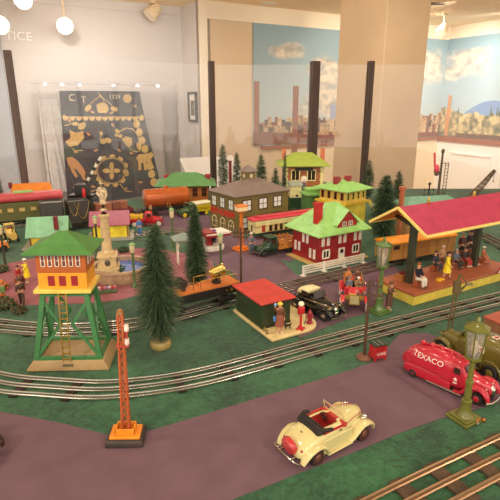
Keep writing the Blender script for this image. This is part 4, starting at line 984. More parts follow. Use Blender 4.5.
    for s in (-1, 1):
        fend2(t, [(.081, .014), (.079, .022), (.072, .0285), (.062, .0315), (.052, .031), (.043, .0265), (.036, .020), (.030, .013), (.022, .0095)], s*.0265, .0085, .0036, cr)
        fend2(t, [(-.026, .0095), (-.030, .016), (-.036, .025), (-.046, .031), (-.057, .0315), (-.069, .027), (-.078, .019), (-.083, .011)], s*.0270, .0085, .0038, cr)
        mb = MB(); mb.b0(-.030, .028, s*.0275-.0045, s*.0275+.0045, .007, .010); mb.build('running_board', cr, t, bevel=.0012)
        mb = MB(); mb.b0(-.036, .030, min(s*.0245, s*.0274), max(s*.0245, s*.0274), .008, .034); mb.build('sill_panel', cr, t, bevel=.003)
        mb = MB(); mb.super([(.036, .012, .034, .004, 2.4), (.056, .012, .035, .0055, 2.4), (.074, .013, .030, .003, 2.4)], 16, s*.0175); mb.build('inner_wing', cr, t)
        mb = MB(); mb.super([(-.036, .012, .034, .004, 2.4), (-.056, .012, .036, .005, 2.4), (-.074, .013, .028, .003, 2.4)], 16, s*.0215); mb.build('inner_wing', cr, t)
        for x in (wb, -wb): wheel(t, x, s*.0275, r, .010, tyre, M('hub_copper', (150, 96, 82), .3, .6), M('rim_red', (74, 42, 40), .5))
        mb = MB(); mb.b0(-.003, .003, s*.0272-.0006, s*.0272+.0006, .040, .042); mb.build('door_handle', chrome, t)
        mb = MB(); mb.sph((-.078, s*.020, .028), (.0028, .002, .003), 8); mb.build('tail_lamp', M('lamp_amber', (170, 60, 40), .2), t)
    headlamps(t, .066, .0205, .036, .0052)
    for x, w in ((-.0950, .029), (.0865, .028)):
        mb = MB(); sg_ = math.copysign(1, x); mb.sweep([(x-sg_*.004, -w, .0155), (x, -w*.8, .0155), (x+sg_*.001, 0, .0155), (x, w*.8, .0155), (x-sg_*.004, w, .0155)], .0014, .0022, 8); bo = mb.build('bumper', chrome, t)
        for s in (-1, 1): mb = MB(); mb.cyl((x, s*.013, .0155), (x-sg_*.012, s*.013, .0165), .0012); mb.build('bumper_iron', chrome, bo); 
    for s in (-1, 1): mb = MB(); mb.b0(-.0970, -.0935, s*.016-.0012, s*.016+.0012, .011, .021); mb.build('overrider', chrome, t, bevel=.0006)
    mb = MB(); mb.X = Matrix.Translation((-.0865, 0, .0285)) @ Matrix.Rotation(R(-14), 4, 'Y'); mb.lathe([(.001, -.005), (.0122, -.0048), (.0139, -.003), (.0142, .0), (.0139, .0055), (.012, .0055)], 24, (0, 0, 0), 'x'); sp_ = mb.build('spare_wheel_cover', M('cover_red', (190, 54, 58), .25, coat=.5), t)
    mb = MB(); mb.X = Matrix.Translation((-.0922, 0, .0298)) @ Matrix.Rotation(R(-14), 4, 'Y'); mb.lathe([(.0004, -.001), (.004, -.0006), (.0045, .0005)], 16, (0, 0, 0), 'x'); mb.build('cover_cap', M('cover_red', (0, 0, 0)), sp_)
    mb = MB(); mb.super([(.0725, .012, .040, .0088, 2.2), (.0745, .014, .037, .0062, 2.2)], 16); gr = mb.build('grille', chrome, t)
    mb = MB(); mb.sph((-.060, 0, .0435), (.002, .003, .001), 8); mb.build('boot_handle', chrome, t)
    mb = MB(); mb.sweep([(-.046, -.016, .0448), (-.046, 0, .0472), (-.046, .016, .0448)], .0005, n=5); mb.build('rumble_seam', M('seam_red', (196, 140, 96), .4), t)
    mb = MB(); mb.b0(-.07, .066, -.016, .016, .007, .014); mb.build('chassis', dk, t)
    t.scale = (.95, 1.09, 1.0)
    return t
roadster()

# --- generic thirties car/truck pieces
def sedan():
    a, b = g(294, 304), g(342, 325); c = (a+b)/2; d = (b-a).normalized(); L = .155
    t = thing('toy_convertible', 'black convertible with cream folding top behind the cream shed platform', 'car', (c.x, c.y+.012, TZ+.001), math.atan2(d.y, d.x))
    bk = black
    mb = MB(); mb.super([(-.078, .014, .026, .012, 2.3), (-.07, .010, .037, .023, 2.6), (-.05, .009, .044, .026, 3), (-.02, .009, .046, .027, 3), (.01, .009, .046, .026, 3), (.02, .01, .045, .022, 2.6), (.045, .012, .043, .016, 2.4), (.066, .013, .040, .011, 2.3), (.070, .014, .036, .008, 2.2)], 28); mb.build('body', bk, t)
    tp = MB(); tp.super([(-.056, .044, .050, .019, 3), (-.050, .044, .060, .022, 3), (-.034, .045, .066, .0235, 3.4), (-.014, .050, .066, .0235, 3.6), (-.008, .060, .064, .022, 3.6)], 24); tp.build('soft_top', M('top_cream', (226, 214, 164), .7), t)
    mb = MB(); mb.b0(-.034, -.012, -.0243, .0243, .047, .059); mb.build('side_window', paneD, t)
    mb = MB(); mb.X = Matrix.Translation((.012, 0, .045)) @ Matrix.Rotation(R(-18), 4, 'Y'); mb.b0(-.0007, .0007, -.022, .022, 0, .018); mb.build('windscreen', paneD, t)
    for s in (-1, 1):
        fend2(t, [(.076, .014), (.074, .022), (.068, .030), (.058, .033), (.048, .032), (.040, .026), (.032, .016), (.024, .010)], s*.0262, .009, .0042, bk)
        fend2(t, [(-.024, .0095), (-.028, .017), (-.034, .027), (-.044, .0335), (-.055, .034), (-.066, .029), (-.074, .02), (-.078, .012)], s*.0262, .009, .0046, bk)
        mb = MB(); mb.super([(.034, .012, .032, .004, 2.4), (.054, .012, .034, .0055, 2.4), (.070, .013, .028, .003, 2.4)], 14, s*.0175); mb.build('inner_wing', bk, t)
        mb = MB(); mb.b0(-.028, .026, s*.028-.005, s*.028+.005, .007, .010); mb.build('running_board', bk, t)
        for x in (.051, -.051): wheel(t, x, s*.0275, .0138, .009, tyre, chrome)
        mb = MB(); mb.sweep([(x, s*(w+.0005), z) for x, w, z in ((-.02, .0262, .040), (.01, .0252, .040), (.02, .0216, .0395), (.045, .0158, .038), (.064, .0112, .036))], .0008, n=6); mb.build('gold_stripe', gold, t)
    mb = MB(); mb.super([(.069, .012, .038, .0085, 2.2), (.0725, .014, .034, .006, 2.2)], 16); mb.build('grille', chrome, t)
    headlamps(t, .066, .0195, .034, .0048); 
    mb = MB(); mb.sweep([(.077, -.029, .014), (.082, -.02, .014), (.083, 0, .014), (.082, .02, .014), (.077, .029, .014)], .0013, .0022, 8); mb.build('bumper', chrome, t)
    mb = MB(); mb.b0(-.07, .06, -.016, .016, .007, .014); mb.build('chassis', dk, t)
sedan()

def tanker():
    # long streamlined tanker: tail at the left, nose towards the lower right
    a, b = g(410, 376), g(488, 411); d = (b-a).normalized(); n = Vector((-d.y, d.x, 0)); L = .20
    o = a-d*.020+n*.026
    t = thing('toy_tanker_truck', 'streamlined red tanker truck with white block lettering on its side', 'truck', (o.x, o.y, TZ+.001), math.atan2(d.y, d.x))
    rd = M('paint_tanker_red', (188, 34, 56), .28, coat=.6, var=.02)
    mb = MB(); mb.super([(-.014, .018, .028, .006, 2.2), (-.011, .014, .036, .012, 2.2), (0, .010, .048, .0185, 2.3), (.015, .007, .059, .0240, 2.5), (.034, .006, .068, .0268, 2.7), (.06, .006, .073, .0275, 2.9), (.085, .006, .073, .0275, 3), (.105, .006, .071, .0265, 3), (.110, .008, .066, .025, 3)], 36); tank = mb.build('tank', rd, t)
    mb = MB(); mb.super([(.106, .008, .068, .0245, 3.2), (.120, .008, .069, .0245, 3.2), (.132, .008, .066, .023, 3), (.140, .010, .054, .020, 2.8), (.146, .011, .048, .017, 2.6), (.17, .013, .043, .0135, 2.4), (.184, .015, .038, .009, 2.3), (.188, .018, .032, .005, 2.2)], 30); cabp = mb.build('cab', rd, t)
    for s in (-1, 1):
        mb = MB(); mb.b0(.116, .129, s*.0245-.0012, s*.0245+.0004*s, .046, .058); mb.build('side_window', paneD, cabp)
    for s in (-1, 1):
        mb = MB(); mb.X = Matrix.Translation((.1385, s*.0098, .0575)) @ Matrix.Rotation(R(-32), 4, 'Y'); mb.b0(-.0015, .0008, -.0082, .0082, -.006, .007); mb.build('windscreen', paneD, cabp)
    mb = MB()
    for i, x in enumerate((.03, .052, .075, .096)): mb.lathe([(.006, .070), (.006, .0755 if 0 < i < 3 else .0735), (.004, .0765 if 0 < i < 3 else .0745), (.0005, .0765 if 0 < i < 3 else .0745)], 12, (x, 0, 0))
    mb.build('filler_cap', rd, tank)
    mb = MB(); mb.sweep([(.0, 0, .048), (.018, 0, .0615), (.04, 0, .0715), (.075, 0, .0762), (.105, 0, .074), (.125, 0, .071)], .0025, .0018, 8); mb.build('roof_ridge', rd, tank)
    for s in (-1, 1):
        for k, z in enumerate((.030, .036)):
            mb = MB(); mb.sweep([(.004, s*.0205, z-.002), (.015, s*.0252, z), (.03, s*.0276, z), (.06, s*.0286, z), (.105, s*.0278, z)], .0009, n=6); mb.build('side_bead', rd, tank)
        fend2(t, [(.190, .014), (.188, .022), (.181, .030), (.171, .034), (.160, .033), (.150, .027), (.143, .018), (.134, .010), (.12, .008)], s*.0235, .0085, .0045, rd)
        mb = MB(); mb.super([(.148, .012, .030, .003, 2.4), (.168, .012, .034, .0048, 2.4), (.186, .014, .028, .003, 2.4)], 14, s*.0165); mb.build('inner_wing', rd, t)
        mb = MB(); mb.super([(.004, .010, .024, .001, 2.4), (.016, .007, .029, .0035, 2.6), (.05, .005, .030, .0042, 2.8), (.085, .005, .028, .0036, 2.6), (.112, .006, .02, .001, 2.4)], 16, s*.0242); mb.build('side_skirt', rd, tank)
        mb = MB(); mb.b0(.06, .138, s*.0262-.003, s*.0262+.003, .005, .0075); mb.build('running_board', M('board_grey', (150, 140, 128), .35, .5), t, bevel=.001)
        for x in (.168, .027): wheel(t, x, s*(.0235 if x > .1 else .0262), .0125 if x > .1 else .0088, .008 if x > .1 else .006, tyre, rd if x > .1 else M('hub_dark', (96, 34, 40), .5))
    mb = MB(); mb.super([(.1855, .016, .038, .0062, 2.1), (.191, .017, .034, .0044, 2.1), (.1925, .018, .030, .003, 2.1)], 14); mb.build('grille', chrome, t)
    mb = MB(); mb.sweep([(.190, -.030, .012), (.197, -.02, .012), (.199, 0, .012), (.197, .02, .012), (.190, .030, .012)], .0016, .0032, 8); mb.build('bumper', chrome, t)
    headlamps(t, .1815, .0145, .031, .0034)
    mb = MB(); mb.b0(.01, .185, -.016, .016, .005, .014); mb.build('chassis', dk, t)
    # lettering wrapped onto the tank side (camera side is the right side of the truck: -y)
    bv = BVHTree.FromPolygons([v.co for v in tank.data.vertices], [tuple(p.vertices) for p in tank.data.polygons])
    for s in (-1, 1):
        vs, fs = textpoly('TEXACO', .0150, .0003, sx=1.2); bm = bmesh.new(); V_ = [bm.verts.new(v) for v in vs]
        for f in fs:
            try: bm.faces.new([V_[i] for i in f])
            except ValueError: pass
        bmesh.ops.subdivide_edges(bm, edges=[e for e in bm.edges if e.calc_length() > .003], cuts=2, use_grid_fill=False); bmesh.ops.triangulate(bm, faces=bm.faces)
        out = []
        bm.verts.index_update()
        for v in bm.verts:
            x = .058+(v.co.x if s < 0 else -v.co.x); z = .0535+v.co.y
            hit = bv.ray_cast(Vector((x, s*.08, z)), Vector((0, -s, 0)))
            y = hit[0].y if hit[0] else s*.02
            out.append((x, y+s*(.0004+max(0, v.co.z)), z))
        mb = MB(); mb.add(out, [tuple(v.index for v in f.verts) for f in bm.faces]); bm.free(); mb.build('lettering', M('letter_cream', (244, 226, 214), .5), tank, flat=True)
        mb = MB(); star = []
        for i in range(10): rr_ = .0048 if i % 2 == 0 else .0021; star.append((.121+rr_*math.sin(PI*i/5), .033+rr_*math.cos(PI*i/5)))
        y = s*.0252; mb.yprism(star, min(y, y-s*.004), max(y, y-s*.004)); mb.build('star_emblem', M('letter_cream', (0, 0, 0)), cabp, flat=True)
        mb = MB(); mb.b0(.117, .125, min(y, y-s*.004), max(y, y-s*.004), .0245, .0265); mb.build('emblem_bar', M('letter_cream', (0, 0, 0)), cabp, flat=True)
    t.scale = (.93, 1, 1)
    return t
tanker()

def ambulance():
    a, b = g(441, 354), g(514, 394); d = (b-a).normalized(); n = Vector((-d.y, d.x, 0)); o = a+n*.03
    t = thing('toy_army_truck', 'olive army ambulance truck with red cross squares behind the red tanker', 'truck', (o.x, o.y, TZ+.001), math.atan2(d.y, d.x)+PI)
    ol = M('paint_olive', (108, 98, 40), .3, coat=.4); mats = ol
    # local +x = nose, which points to the upper left; built from nose x=.02 back to x=-.16
    mb = MB(); mb.super([(.020, .016, .036, .010, 2.3), (.012, .014, .046, .017, 2.5), (-.01, .013, .049, .019, 2.8), (-.03, .012, .052, .022, 3), (-.036, .012, .054, .026, 3.2)], 24); hd = mb.build('bonnet', ol, t)
    mb = MB(); mb.super([(-.034, .012, .056, .028, 4), (-.036, .012, .060, .029, 4), (-.060, .012, .062, .030, 4), (-.062, .012, .070, .030, 4), (-.085, .012, .080, .032, 4), (-.15, .012, .080, .033, 4), (-.158, .014, .076, .031, 3.6), (-.162, .02, .06, .027, 3)], 28); bx = mb.build('body', ol, t)
    mb = MB(); mb.X = Matrix.Translation((-.036, 0, .056)) @ Matrix.Rotation(R(-24), 4, 'Y'); mb.b0(-.001, .001, -.027, .027, 0, .018); mb.build('windscreen', ol, t)
    mb = MB(); mb.b0(-.058, -.044, -.022, .022, .060, .070); mb.build('seat', M('seat_olive', (96, 84, 44), .6), t, bevel=.002)
    wr = M('cross_white', (236, 226, 214), .5); rc = M('cross_red', (196, 40, 48), .5)
    def cross(o_, u_, v_, par):
        u_, v_ = Vector(u_), Vector(v_); n_ = u_.cross(v_); o_ = Vector(o_)
        def q(a0, a1, b0_, b1, h): 
            vs = [o_+u_*a+v_*b_+n_*hh for hh in (0, h) for a, b_ in ((a0, b0_), (a1, b0_), (a1, b1), (a0, b1))]
            return vs, [(3,2,1,0), (4,5,6,7), (0,1,5,4), (1,2,6,5), (2,3,7,6), (3,0,4,7)]
        m_ = MB(); m_.add(*q(-.0065, .0065, -.0065, .0065, .001)); c_ = m_.build('white_square', wr, par, flat=True)
        m_ = MB(); m_.add(*q(-.0018, .0018, -.005, .005, .0013)); m_.add(*q(-.005, .005, -.0018, .0018, .0013)); m_.build('red_cross', rc, c_, flat=True)
    for s in (-1, 1): cross((-.098, s*.0325, .058), (s*-1, 0, 0), (0, 0, 1), bx)
    cross((-.105, 0, .0797), (1, 0, 0), (0, 1, 0), bx)
    for s in (-1, 1):
        fend2(t, [(.022, .016), (.020, .026), (.012, .033), (.0, .035), (-.012, .031), (-.02, .022), (-.03, .014)], s*.026, .008, .0035, ol)
        fend2(t, [(-.10, .018), (-.103, .03), (-.112, .038), (-.124, .040), (-.136, .036), (-.144, .026), (-.147, .016)], s*.031, .004, .003, ol)
        for x in (0, -.124): wheel(t, x, s*(.027 if x == 0 else .031), .0165, .010, tyre, ol)
        mb = MB(); mb.b0(-.098, -.03, s*.029-.004, s*.029+.004, .010, .013); mb.build('running_board', ol, t)
        mb = MB(); mb.b0(-.085, -.062, s*.0312-.0004, s*.0312+.0004, .05, .0515); mb.b0(-.083, -.066, s*.0312-.0004, s*.0312+.0004, .045, .0465); mb.build('stencil', M('stencil_tan', (176, 160, 110), .6), bx)
    headlamps(t, .018, .0165, .040, .004, ol)
    mb = MB(); mb.b0(.024, .028, -.026, .026, .013, .018); mb.build('bumper', ol, t, bevel=.001)
    mb = MB(); mb.b0(-.15, .016, -.014, .014, .010, .016); mb.build('chassis', dk, t)
ambulance()

def fire_engine():
    a, b = g(378, 287), g(358, 312); d = Vector((-.16, -1, 0)).normalized(); p = g(353.5, 313)
    o = p-d*.055
    t = thing('toy_fire_engine', 'red antique fire engine with white tyres and brass radiator carrying a crew', 'fire engine', (o.x, o.y, TZ+.001), math.atan2(d.y, d.x))
    rd = M('paint_fire_red', (196, 44, 52), .25, coat=.6)
    wt = M('tyre_white', (232, 224, 204), .6)
    mb = MB(); mb.super([(.012, .022, .044, .017, 4), (.018, .020, .052, .0165, 3), (.044, .020, .049, .0145, 2.8), (.047, .022, .047, .0135, 2.8)], 24); mb.build('bonnet', rd, t)
    mb = MB(); mb.b0(.047, .051, -.013, .013, .020, .048); rdt = mb.build('radiator', gold, t, bevel=.001); mb = MB(); mb.b0(.0505, .0518, -.010, .010, .023, .043); mb.build('radiator_core', M('core_tan', (206, 190, 140), .4, .4), rdt)
    mb = MB(); mb.b0(-.085, .014, -.022, .022, .022, .030); mb.b0(-.085, -.03, -.024, .024, .030, .046); mb.b0(.008, .014, -.022, .022, .03, .05); mb.build('body', rd, t, bevel=.0015)
    mb = MB(); mb.b0(-.018, -.002, -.020, .020, .030, .042); mb.b0(-.022, -.017, -.020, .020, .030, .056); mb.build('bench_seat', dk, t, bevel=.002)
    for s in (-1, 1):
        for x in (.036, -.06):
            wheel(t, x, s*.030, .0165, .006, wt, rd, None, 10)
        fend2(t, [(.058, .030), (.050, .036), (.038, .038), (.026, .034), (.016, .024), (.006, .016)], s*.027, .006, .0015, rd)
        fend2(t, [(-.036, .018), (-.042, .03), (-.054, .038), (-.068, .037), (-.08, .028)], s*.028, .006, .0015, rd)
        mb = MB(); mb.cyl((.05, s*.017, .040), (.056, s*.017, .040), .0048, n=12); mb.build('headlamp', gold, t)
        mb = MB(); mb.bar((-.085, s*.022, .056), (.0, s*.022, .056), .002, .002)
        for x in (-.083, -.055, -.03): mb.cyl((x, s*.022, .046), (x, s*.022, .056), .0009, n=6)
        mb.build('hand_rail', gold, t)
    
    for x in (.036, -.06): mb = MB(); mb.cyl((x, -.028, .0165), (x, .028, .0165), .0018); mb.build('axle', dk, t)
    mb = MB(); mb.cyl((.012, .008, .045), (.0, .008, .058), .001); mb.sweep([(0.0, .008+.007*math.cos(q), .058+.007*math.sin(q)) for q in [2*PI*i/14 for i in range(14)]], .0008, n=6, up=(1, 0, 0), closed=True); mb.build('steering_wheel', gold, t)
    t.scale = (1.14,)*3
    return t
FE = fire_engine()

# small trucks: bonnet + cab + body
def small_truck(name, label, A, B, col, roof, kind, wheelcol, back=.5, L=.13, W=.05, dz=0, group=None):
    a, b = g(*A), g(*B); d = (b-a).normalized(); c = (a+b)/2
    t = thing(name, label, 'truck', (c.x, c.y, TZ+.001), math.atan2(d.y, d.x), group)
    h = L/2; hw = W/2; r = .0125
    mb = MB(); mb.super([(h, .016, .032, hw*.45, 2.4), (h-.004, .014, .037, hw*.55, 2.6), (h-.03, .012, .041, hw*.7, 2.8), (h-.042, .012, .044, hw*.86, 3)], 20); mb.build('bonnet', col, t)
    x1 = h-.040; x0 = x1-.034
    mb = MB(); mb.super([(x1+.001, .012, .045, hw*.86, 3.6), (x1-.004, .012, .064, hw*.86, 3.6), (x0+.004, .012, .067, hw*.86, 3.6), (x0, .012, .064, hw*.84, 3.6)], 20); cb = mb.build('cab', col, t)
    for s in (-1, 1): mb = MB(); mb.b0(x0+.008, x1-.008, s*hw*.86-.0006, s*hw*.86+.0006, .044, .058); mb.build('side_window', paneD, cb)
    mb = MB(); mb.b0(x1-.0035, x1-.0005, -hw*.7, hw*.7, .047, .060); mb.build('windscreen', paneD, cb)
    if roof: mb = MB(); mb.b0(x0-.002, x1+.002, -hw*.9, hw*.9, .0655, .0685); mb.build('cab_roof', roof, cb, bevel=.001)
    for s in (-1, 1):
        fend2(t, [(h+.003, .015), (h, .024), (h-.008, .030), (h-.018, .030), (h-.028, .022), (h-.038, .012)], s*(hw-.004), .006, .0028, col)
        for x in (h-.014, -h+.028): wheel(t, x, s*(hw-.005), r, .008, tyre, wheelcol, wheelcol)
        mb = MB(); mb.b0(x0, x1, s*(hw-.004)-.004, s*(hw-.004)+.004, .010, .0125); mb.build('running_board', col, t)
    headlamps(t, h-.002, hw*.62, .034, .0034)
    mb = MB(); mb.b0(h+.002, h+.005, -hw*.9, hw*.9, .012, .017); mb.build('bumper', chrome, t)
    mb = MB(); mb.b0(-h, h-.006, -.012, .012, .012, .018); mb.build('chassis', dk, t)
    xb0, xb1 = -h, x0-.003
    if kind == 'stake':
        st = M('stake_wood', (206, 136, 62), .5); mb = MB(); mb.b0(xb0, xb1, -hw, hw, .020, .024); mb.build('bed', st, t)
        for s in (-1, 1):
            mb = MB()
            for i in range(3): mb.b0(xb0, xb1, s*hw-.001, s*hw+.001, .028+i*.011, .034+i*.011)
            for i in range(5): x = xb0+.003+(xb1-xb0-.006)*i/4; mb.b0(x-.0015, x+.0015, s*hw-.0018, s*hw+.0018, .022, .062)
            mb.build('stake_side', st, t)
        mb = MB()
        for i in range(3): mb.b0(xb0-.001, xb0+.001, -hw, hw, .028+i*.011, .034+i*.011)
        mb.build('tail_board', st, t)
    elif kind == 'box':
        m2 = M('van_yellow', (226, 200, 36), .4); mb = MB(); mb.b0(xb0, xb1, -hw, hw, .020, .052); bo = mb.build('van_body', m2, t, bevel=.001)
        mb = MB(); mb.super([(xb0-.002, .051, .064, hw*1.04, 3), (xb1+.002, .051, .064, hw*1.04, 3)], 20); mb.build('van_roof', M('van_white', (236, 228, 190), .5), bo)
        for s in (-1, 1): mb = MB(); mb.b0(xb0+.01, xb1-.01, s*hw-.0006, s*hw+.0006, .030, .034); mb.b0(xb0+.014, xb1-.014, s*hw-.0006, s*hw+.0006, .038, .041); mb.build('side_stripe', M('stripe_olive', (140, 120, 30), .5), bo)
    elif kind == 'tow':
        mb = MB(); mb.b0(xb0, xb1, -hw, hw, .020, .036); bo = mb.build('bed', col, t, bevel=.0015)
        mb = MB(); mb.b0(xb0+.006, xb1-.006, -hw*.8, hw*.8, .036, .052); mb.build('crate', M('tow_yellow', (226, 180, 50), .4), t, bevel=.001)
        mb = MB(); mb.bar((xb1-.01, 0, .05), (xb0+.0, 0, .075), .003, .004); mb.bar((xb1-.03, 0, .05), (xb0+.0, 0, .075), .003, .003); mb.cyl((xb0, 0, .075), (xb0, 0, .055), .0008); mb.build('boom', dk, t)
    elif kind == 'bus':
        mb = MB(); mb.b0(xb0, xb1, -hw, hw, .016, .034); bo = mb.build('lower_body', orange, t, bevel=.001); mb = MB(); mb.b0(xb0, xb1, -hw*.98, hw*.98, .034, .060); mb.build('upper_body', blue, t, bevel=.002)
    return t
small_truck('toy_tow_truck', 'red tow truck with yellow load beside the pink roofed cottage', (131, 226), (160, 225), M('paint_truck_red', (186, 36, 46), .25, coat=.5), None, 'tow', M('wheel_white', (220, 210, 200), .5), L=.15, W=.056)
small_truck('toy_delivery_truck', 'green delivery truck with yellow van body and yellow wheels below the tank car', (207, 213), (181, 217), M('paint_truck_green', (66, 92, 56), .35), None, 'box', M('wheel_yellow', (236, 214, 50), .4), L=.165, W=.062)
small_truck('toy_stake_truck', 'dark green stake truck with orange wooden sides left of the red house', (291, 250), (258, 256), M('paint_dark_green', (40, 70, 52), .25, coat=.5), dgreen, 'stake', M('wheel_dark', (50, 52, 48), .4), L=.155, W=.058)
small_truck('toy_bus', 'blue and orange toy bus at the left edge of the photo', (-34, 256), (11, 250), orange, blue, 'bus', tyre, L=.13, W=.05)
# yellow tractor-like wagon at left
p = g(12, 241); t = thing('toy_tractor', 'small yellow tractor behind the blue and orange bus', 'tractor', (p.x, p.y, TZ+.001), R(-50))
ty = M('tractor_yellow', (232, 200, 110), .4)
mb = MB(); mb.super([(-.03, .012, .05, .016, 3), (.0, .012, .05, .017, 3), (.005, .012, .044, .014, 3), (.04, .012, .042, .012, 2.8)], 20); mb.build('body', ty, t)
mb = MB(); mb.b0(-.03, .0, -.018, .018, .066, .069)
for x in (-.028, -.002):
    for y in (-.016, .016): mb.cyl((x, y, .045), (x, y, .067), .0012, n=6)
mb.build('sun_roof', ty, t)
mb = MB(); mb.cyl((.028, 0, .04), (.028, 0, .064), .002); mb.build('exhaust', dk, t)
mb = MB(); mb.b0(-.02, .0, -.008, .008, .05, .056); mb.build('seat', brown, t)
for s in (-1, 1): wheel(t, -.018, s*.021, .017, .008, tyre, ty); wheel(t, .03, s*.017, .010, .006, tyre, ty)
# dark car whose front just enters at the left edge
p = g(-36, 462); t = thing('toy_car', 'dark toy car whose nose just enters at the lower left edge', 'car', (p.x, p.y, TZ+.001), R(-4))
mb = MB(); mb.super([(-.08, .012, .03, .016, 2.4), (-.06, .009, .044, .025, 2.8), (-.03, .009, .062, .025, 3), (.0, .009, .064, .025, 3), (.012, .01, .046, .023, 2.8), (.03, .012, .042, .015, 2.4), (.046, .014, .034, .008, 2.3)], 24); mb.build('body', M('paint_maroon_dark', (60, 28, 28), .25, coat=.5), t)
for s in (-1, 1):
    fend2(t, [(.052, .014), (.05, .023), (.044, .03), (.034, .032), (.024, .028), (.014, .016), (.004, .010)], s*.024, .008, .004, M('paint_maroon_dark', (0, 0, 0)))
    for x in (.03, -.05): wheel(t, x, s*.0255, .013, .008)
headlamps(t, .044, .018, .032, .004)
mb = MB(); mb.sweep([(.05, -.026, .014), (.055, 0, .014), (.05, .026, .014)], .0014, .002, 8); mb.build('bumper', chrome, t)

# ================= ROLLING STOCK =================
def bogies(t, L, gauge=.052, z=.012, xs=None, r=.0095):
    for x in (xs or (-L*.32, L*.32)):
        mb = MB()
        for s in (-1, 1): mb.b0(x-.026, x+.026, s*(gauge/2+.006)-.002, s*(gauge/2+.006)+.002, z+.005, z+.015)
        mb.b0(x-.006, x+.006, -gauge/2-.006, gauge/2+.006, z+.010, z+.018)
        b = mb.build('bogie', M('bogie_dark', (44, 40, 38), .5, .3), t, bevel=.001)
        for dx in (-.016, .016):
            for s in (-1, 1):
                mb = MB(); mb.lathe([(.002, -.003), (r*1.12, -.003), (r*1.12, -.0015), (r, -.001), (r, .003), (.002, .003)], 14, (x+dx, s*gauge/2, z+r*1.0), 'y'); mb.build('wheel', M('wheel_steel', (92, 84, 76), .35, .7), b)
ZR_ = .0125
# orange flatcar with searchlight
c, rz, L = axis((150, 321), (233, 300)); L = .24; d = Vector((math.cos(rz), math.sin(rz), 0)); e = g(235, 299); o = e-d*L/2
t = thing('flatcar', 'black and orange flatcar with brass searchlight on the middle track', 'flatcar', (o.x, o.y, TZ+.001), rz)
mb = MB(); mb.b0(-L/2, L/2, -.031, .031, ZR_+.022, ZR_+.046); mb.build('frame', M('car_black', (40, 34, 34), .35), t, bevel=.001)
mb = MB(); mb.b0(-L/2+.002, L/2-.002, -.029, .029, ZR_+.046, ZR_+.050); mb.build('deck', M('deck_orange', (206, 118, 52), .45), t)
zd = ZR_+.05; bogies(t, L)
mb = MB(); mb.cyl((.06, 0, zd), (.06, 0, zd+.006), .013, n=18); mb.cyl((.06, 0, zd+.006), (.06, 0, zd+.016), .005)
for s in (-1, 1): mb.bar((.06, s*.004, zd+.014), (.06, s*.0175, zd+.018), .003, .002); mb.bar((.06, s*.0175, zd+.016), (.06, s*.0175, zd+.032), .003, .0025)
mb.build('lamp_yoke', dk, t)
mb = MB(); q = Vector((.75, -.15, .22)).normalized(); cc = Vector((.06, 0, zd+.032)); mb.sweep([cc-q*.020, cc-q*.018, cc-q*.012, cc+q*.018, cc+q*.020, cc+q*.023], [.006, .011, .0145, .0155, .017, .017], n=20); sl_ = mb.build('searchlight', M('lamp_brass', (214, 184, 104), .25, .85), t)
mb = MB(); mb.cyl(cc+q*.0225, cc+q*.0235, .0145, n=18); mb.build('searchlight_lens', M('lens_pale', (226, 224, 206), .1), sl_)
mb = MB()
for x in (.0, .112): mb.cyl((x, -.020, zd), (x, -.020, zd+.022), .0012, n=6); mb.cyl((x, .020, zd), (x, .020, zd+.022), .0012, n=6)
for y in (-.02, .02): mb.cyl((0, y, zd+.022), (.112, y, zd+.022), .0011, n=6)
mb.build('hand_rail', gold, t)
mb = MB(); mb.lathe([(.010, -.012), (.014, -.012), (.014, -.010), (.008, -.009), (.008, .009), (.014, .010), (.014, .012), (.010, .012)], 18, (-.045, .005, zd+.018), 'y'); mb.b0(-.05, -.04, -.012, -.010, zd, zd+.018); mb.b0(-.05, -.04, .018, .020, zd, zd+.018); mb.build('cable_reel', M('reel_dark', (54, 46, 40), .5), t)
mb = MB(); mb.sweep([(-.02, -.016, zd), (-.02, -.016, zd+.015), (-.012, -.016, zd+.018), (-.004, -.016, zd+.012)], .0012, n=6); mb.sweep([(-.02, -.016, zd+.016), (-.030, -.016, zd+.018), (-.036, -.016, zd+.012)], .0012, n=6); mb.build('tool_rack', dk, t)
mb = MB()
for i in range(3): mb.cyl((L/2+.0005, -.02+i*.0001, zd-.016+i*.005), (L/2+.004, -.02, zd-.016+i*.005), .002)
mb.b0(L/2, L/2+.014, -.004, .004, ZR_+.018, ZR_+.024); mb.build('coupler', steel, t)
mb = MB(); mb.cyl((L/2-.03, -.0312, ZR_+.034), (L/2-.03, -.0325, ZR_+.034), .005, n=12); mb.cyl((L/2-.045, -.0312, ZR_+.034), (L/2-.045, -.0325, ZR_+.034), .003, n=12); mb.build('side_plate', gold, t)

# orange-brown tank car
Y = 2.36; a, b = at(143, 207, 2.34), at(189, 203, 2.44)
d = Vector((b.x-a.x, b.y-a.y, 0)); L = d.length; rz = math.atan2(d.y, d.x); c = (a+b)/2
t = thing('tank_car', 'glossy copper orange tank car on the back track', 'tank car', (c.x, c.y, TZ+.001), rz)
zb = zat(c.y, 206)-.0; zt_ = zat(c.y, 187)
rt = (zt_-zb)/2*.95
mb = MB(); mb.sweep([(-L*.48, 0, zb+rt), (-L*.475, 0, zb+rt), (-L*.45, 0, zb+rt), (L*.45, 0, zb+rt), (L*.475, 0, zb+rt), (L*.48, 0, zb+rt)], [rt*.5, rt*.85, rt, rt, rt*.85, rt*.5], n=28); tk = mb.build('tank', M('tank_copper', (186, 92, 40), .22, .15, coat=.7), t)
mb = MB(); mb.cyl((0, 0, zb+rt*1.9), (0, 0, zb+rt*2.18), .012, .011, 16); mb.sph((0, 0, zb+rt*2.18), (.011, .011, .004), 12); mb.build('dome', M('tank_copper', (0, 0, 0)), tk)
mb = MB()
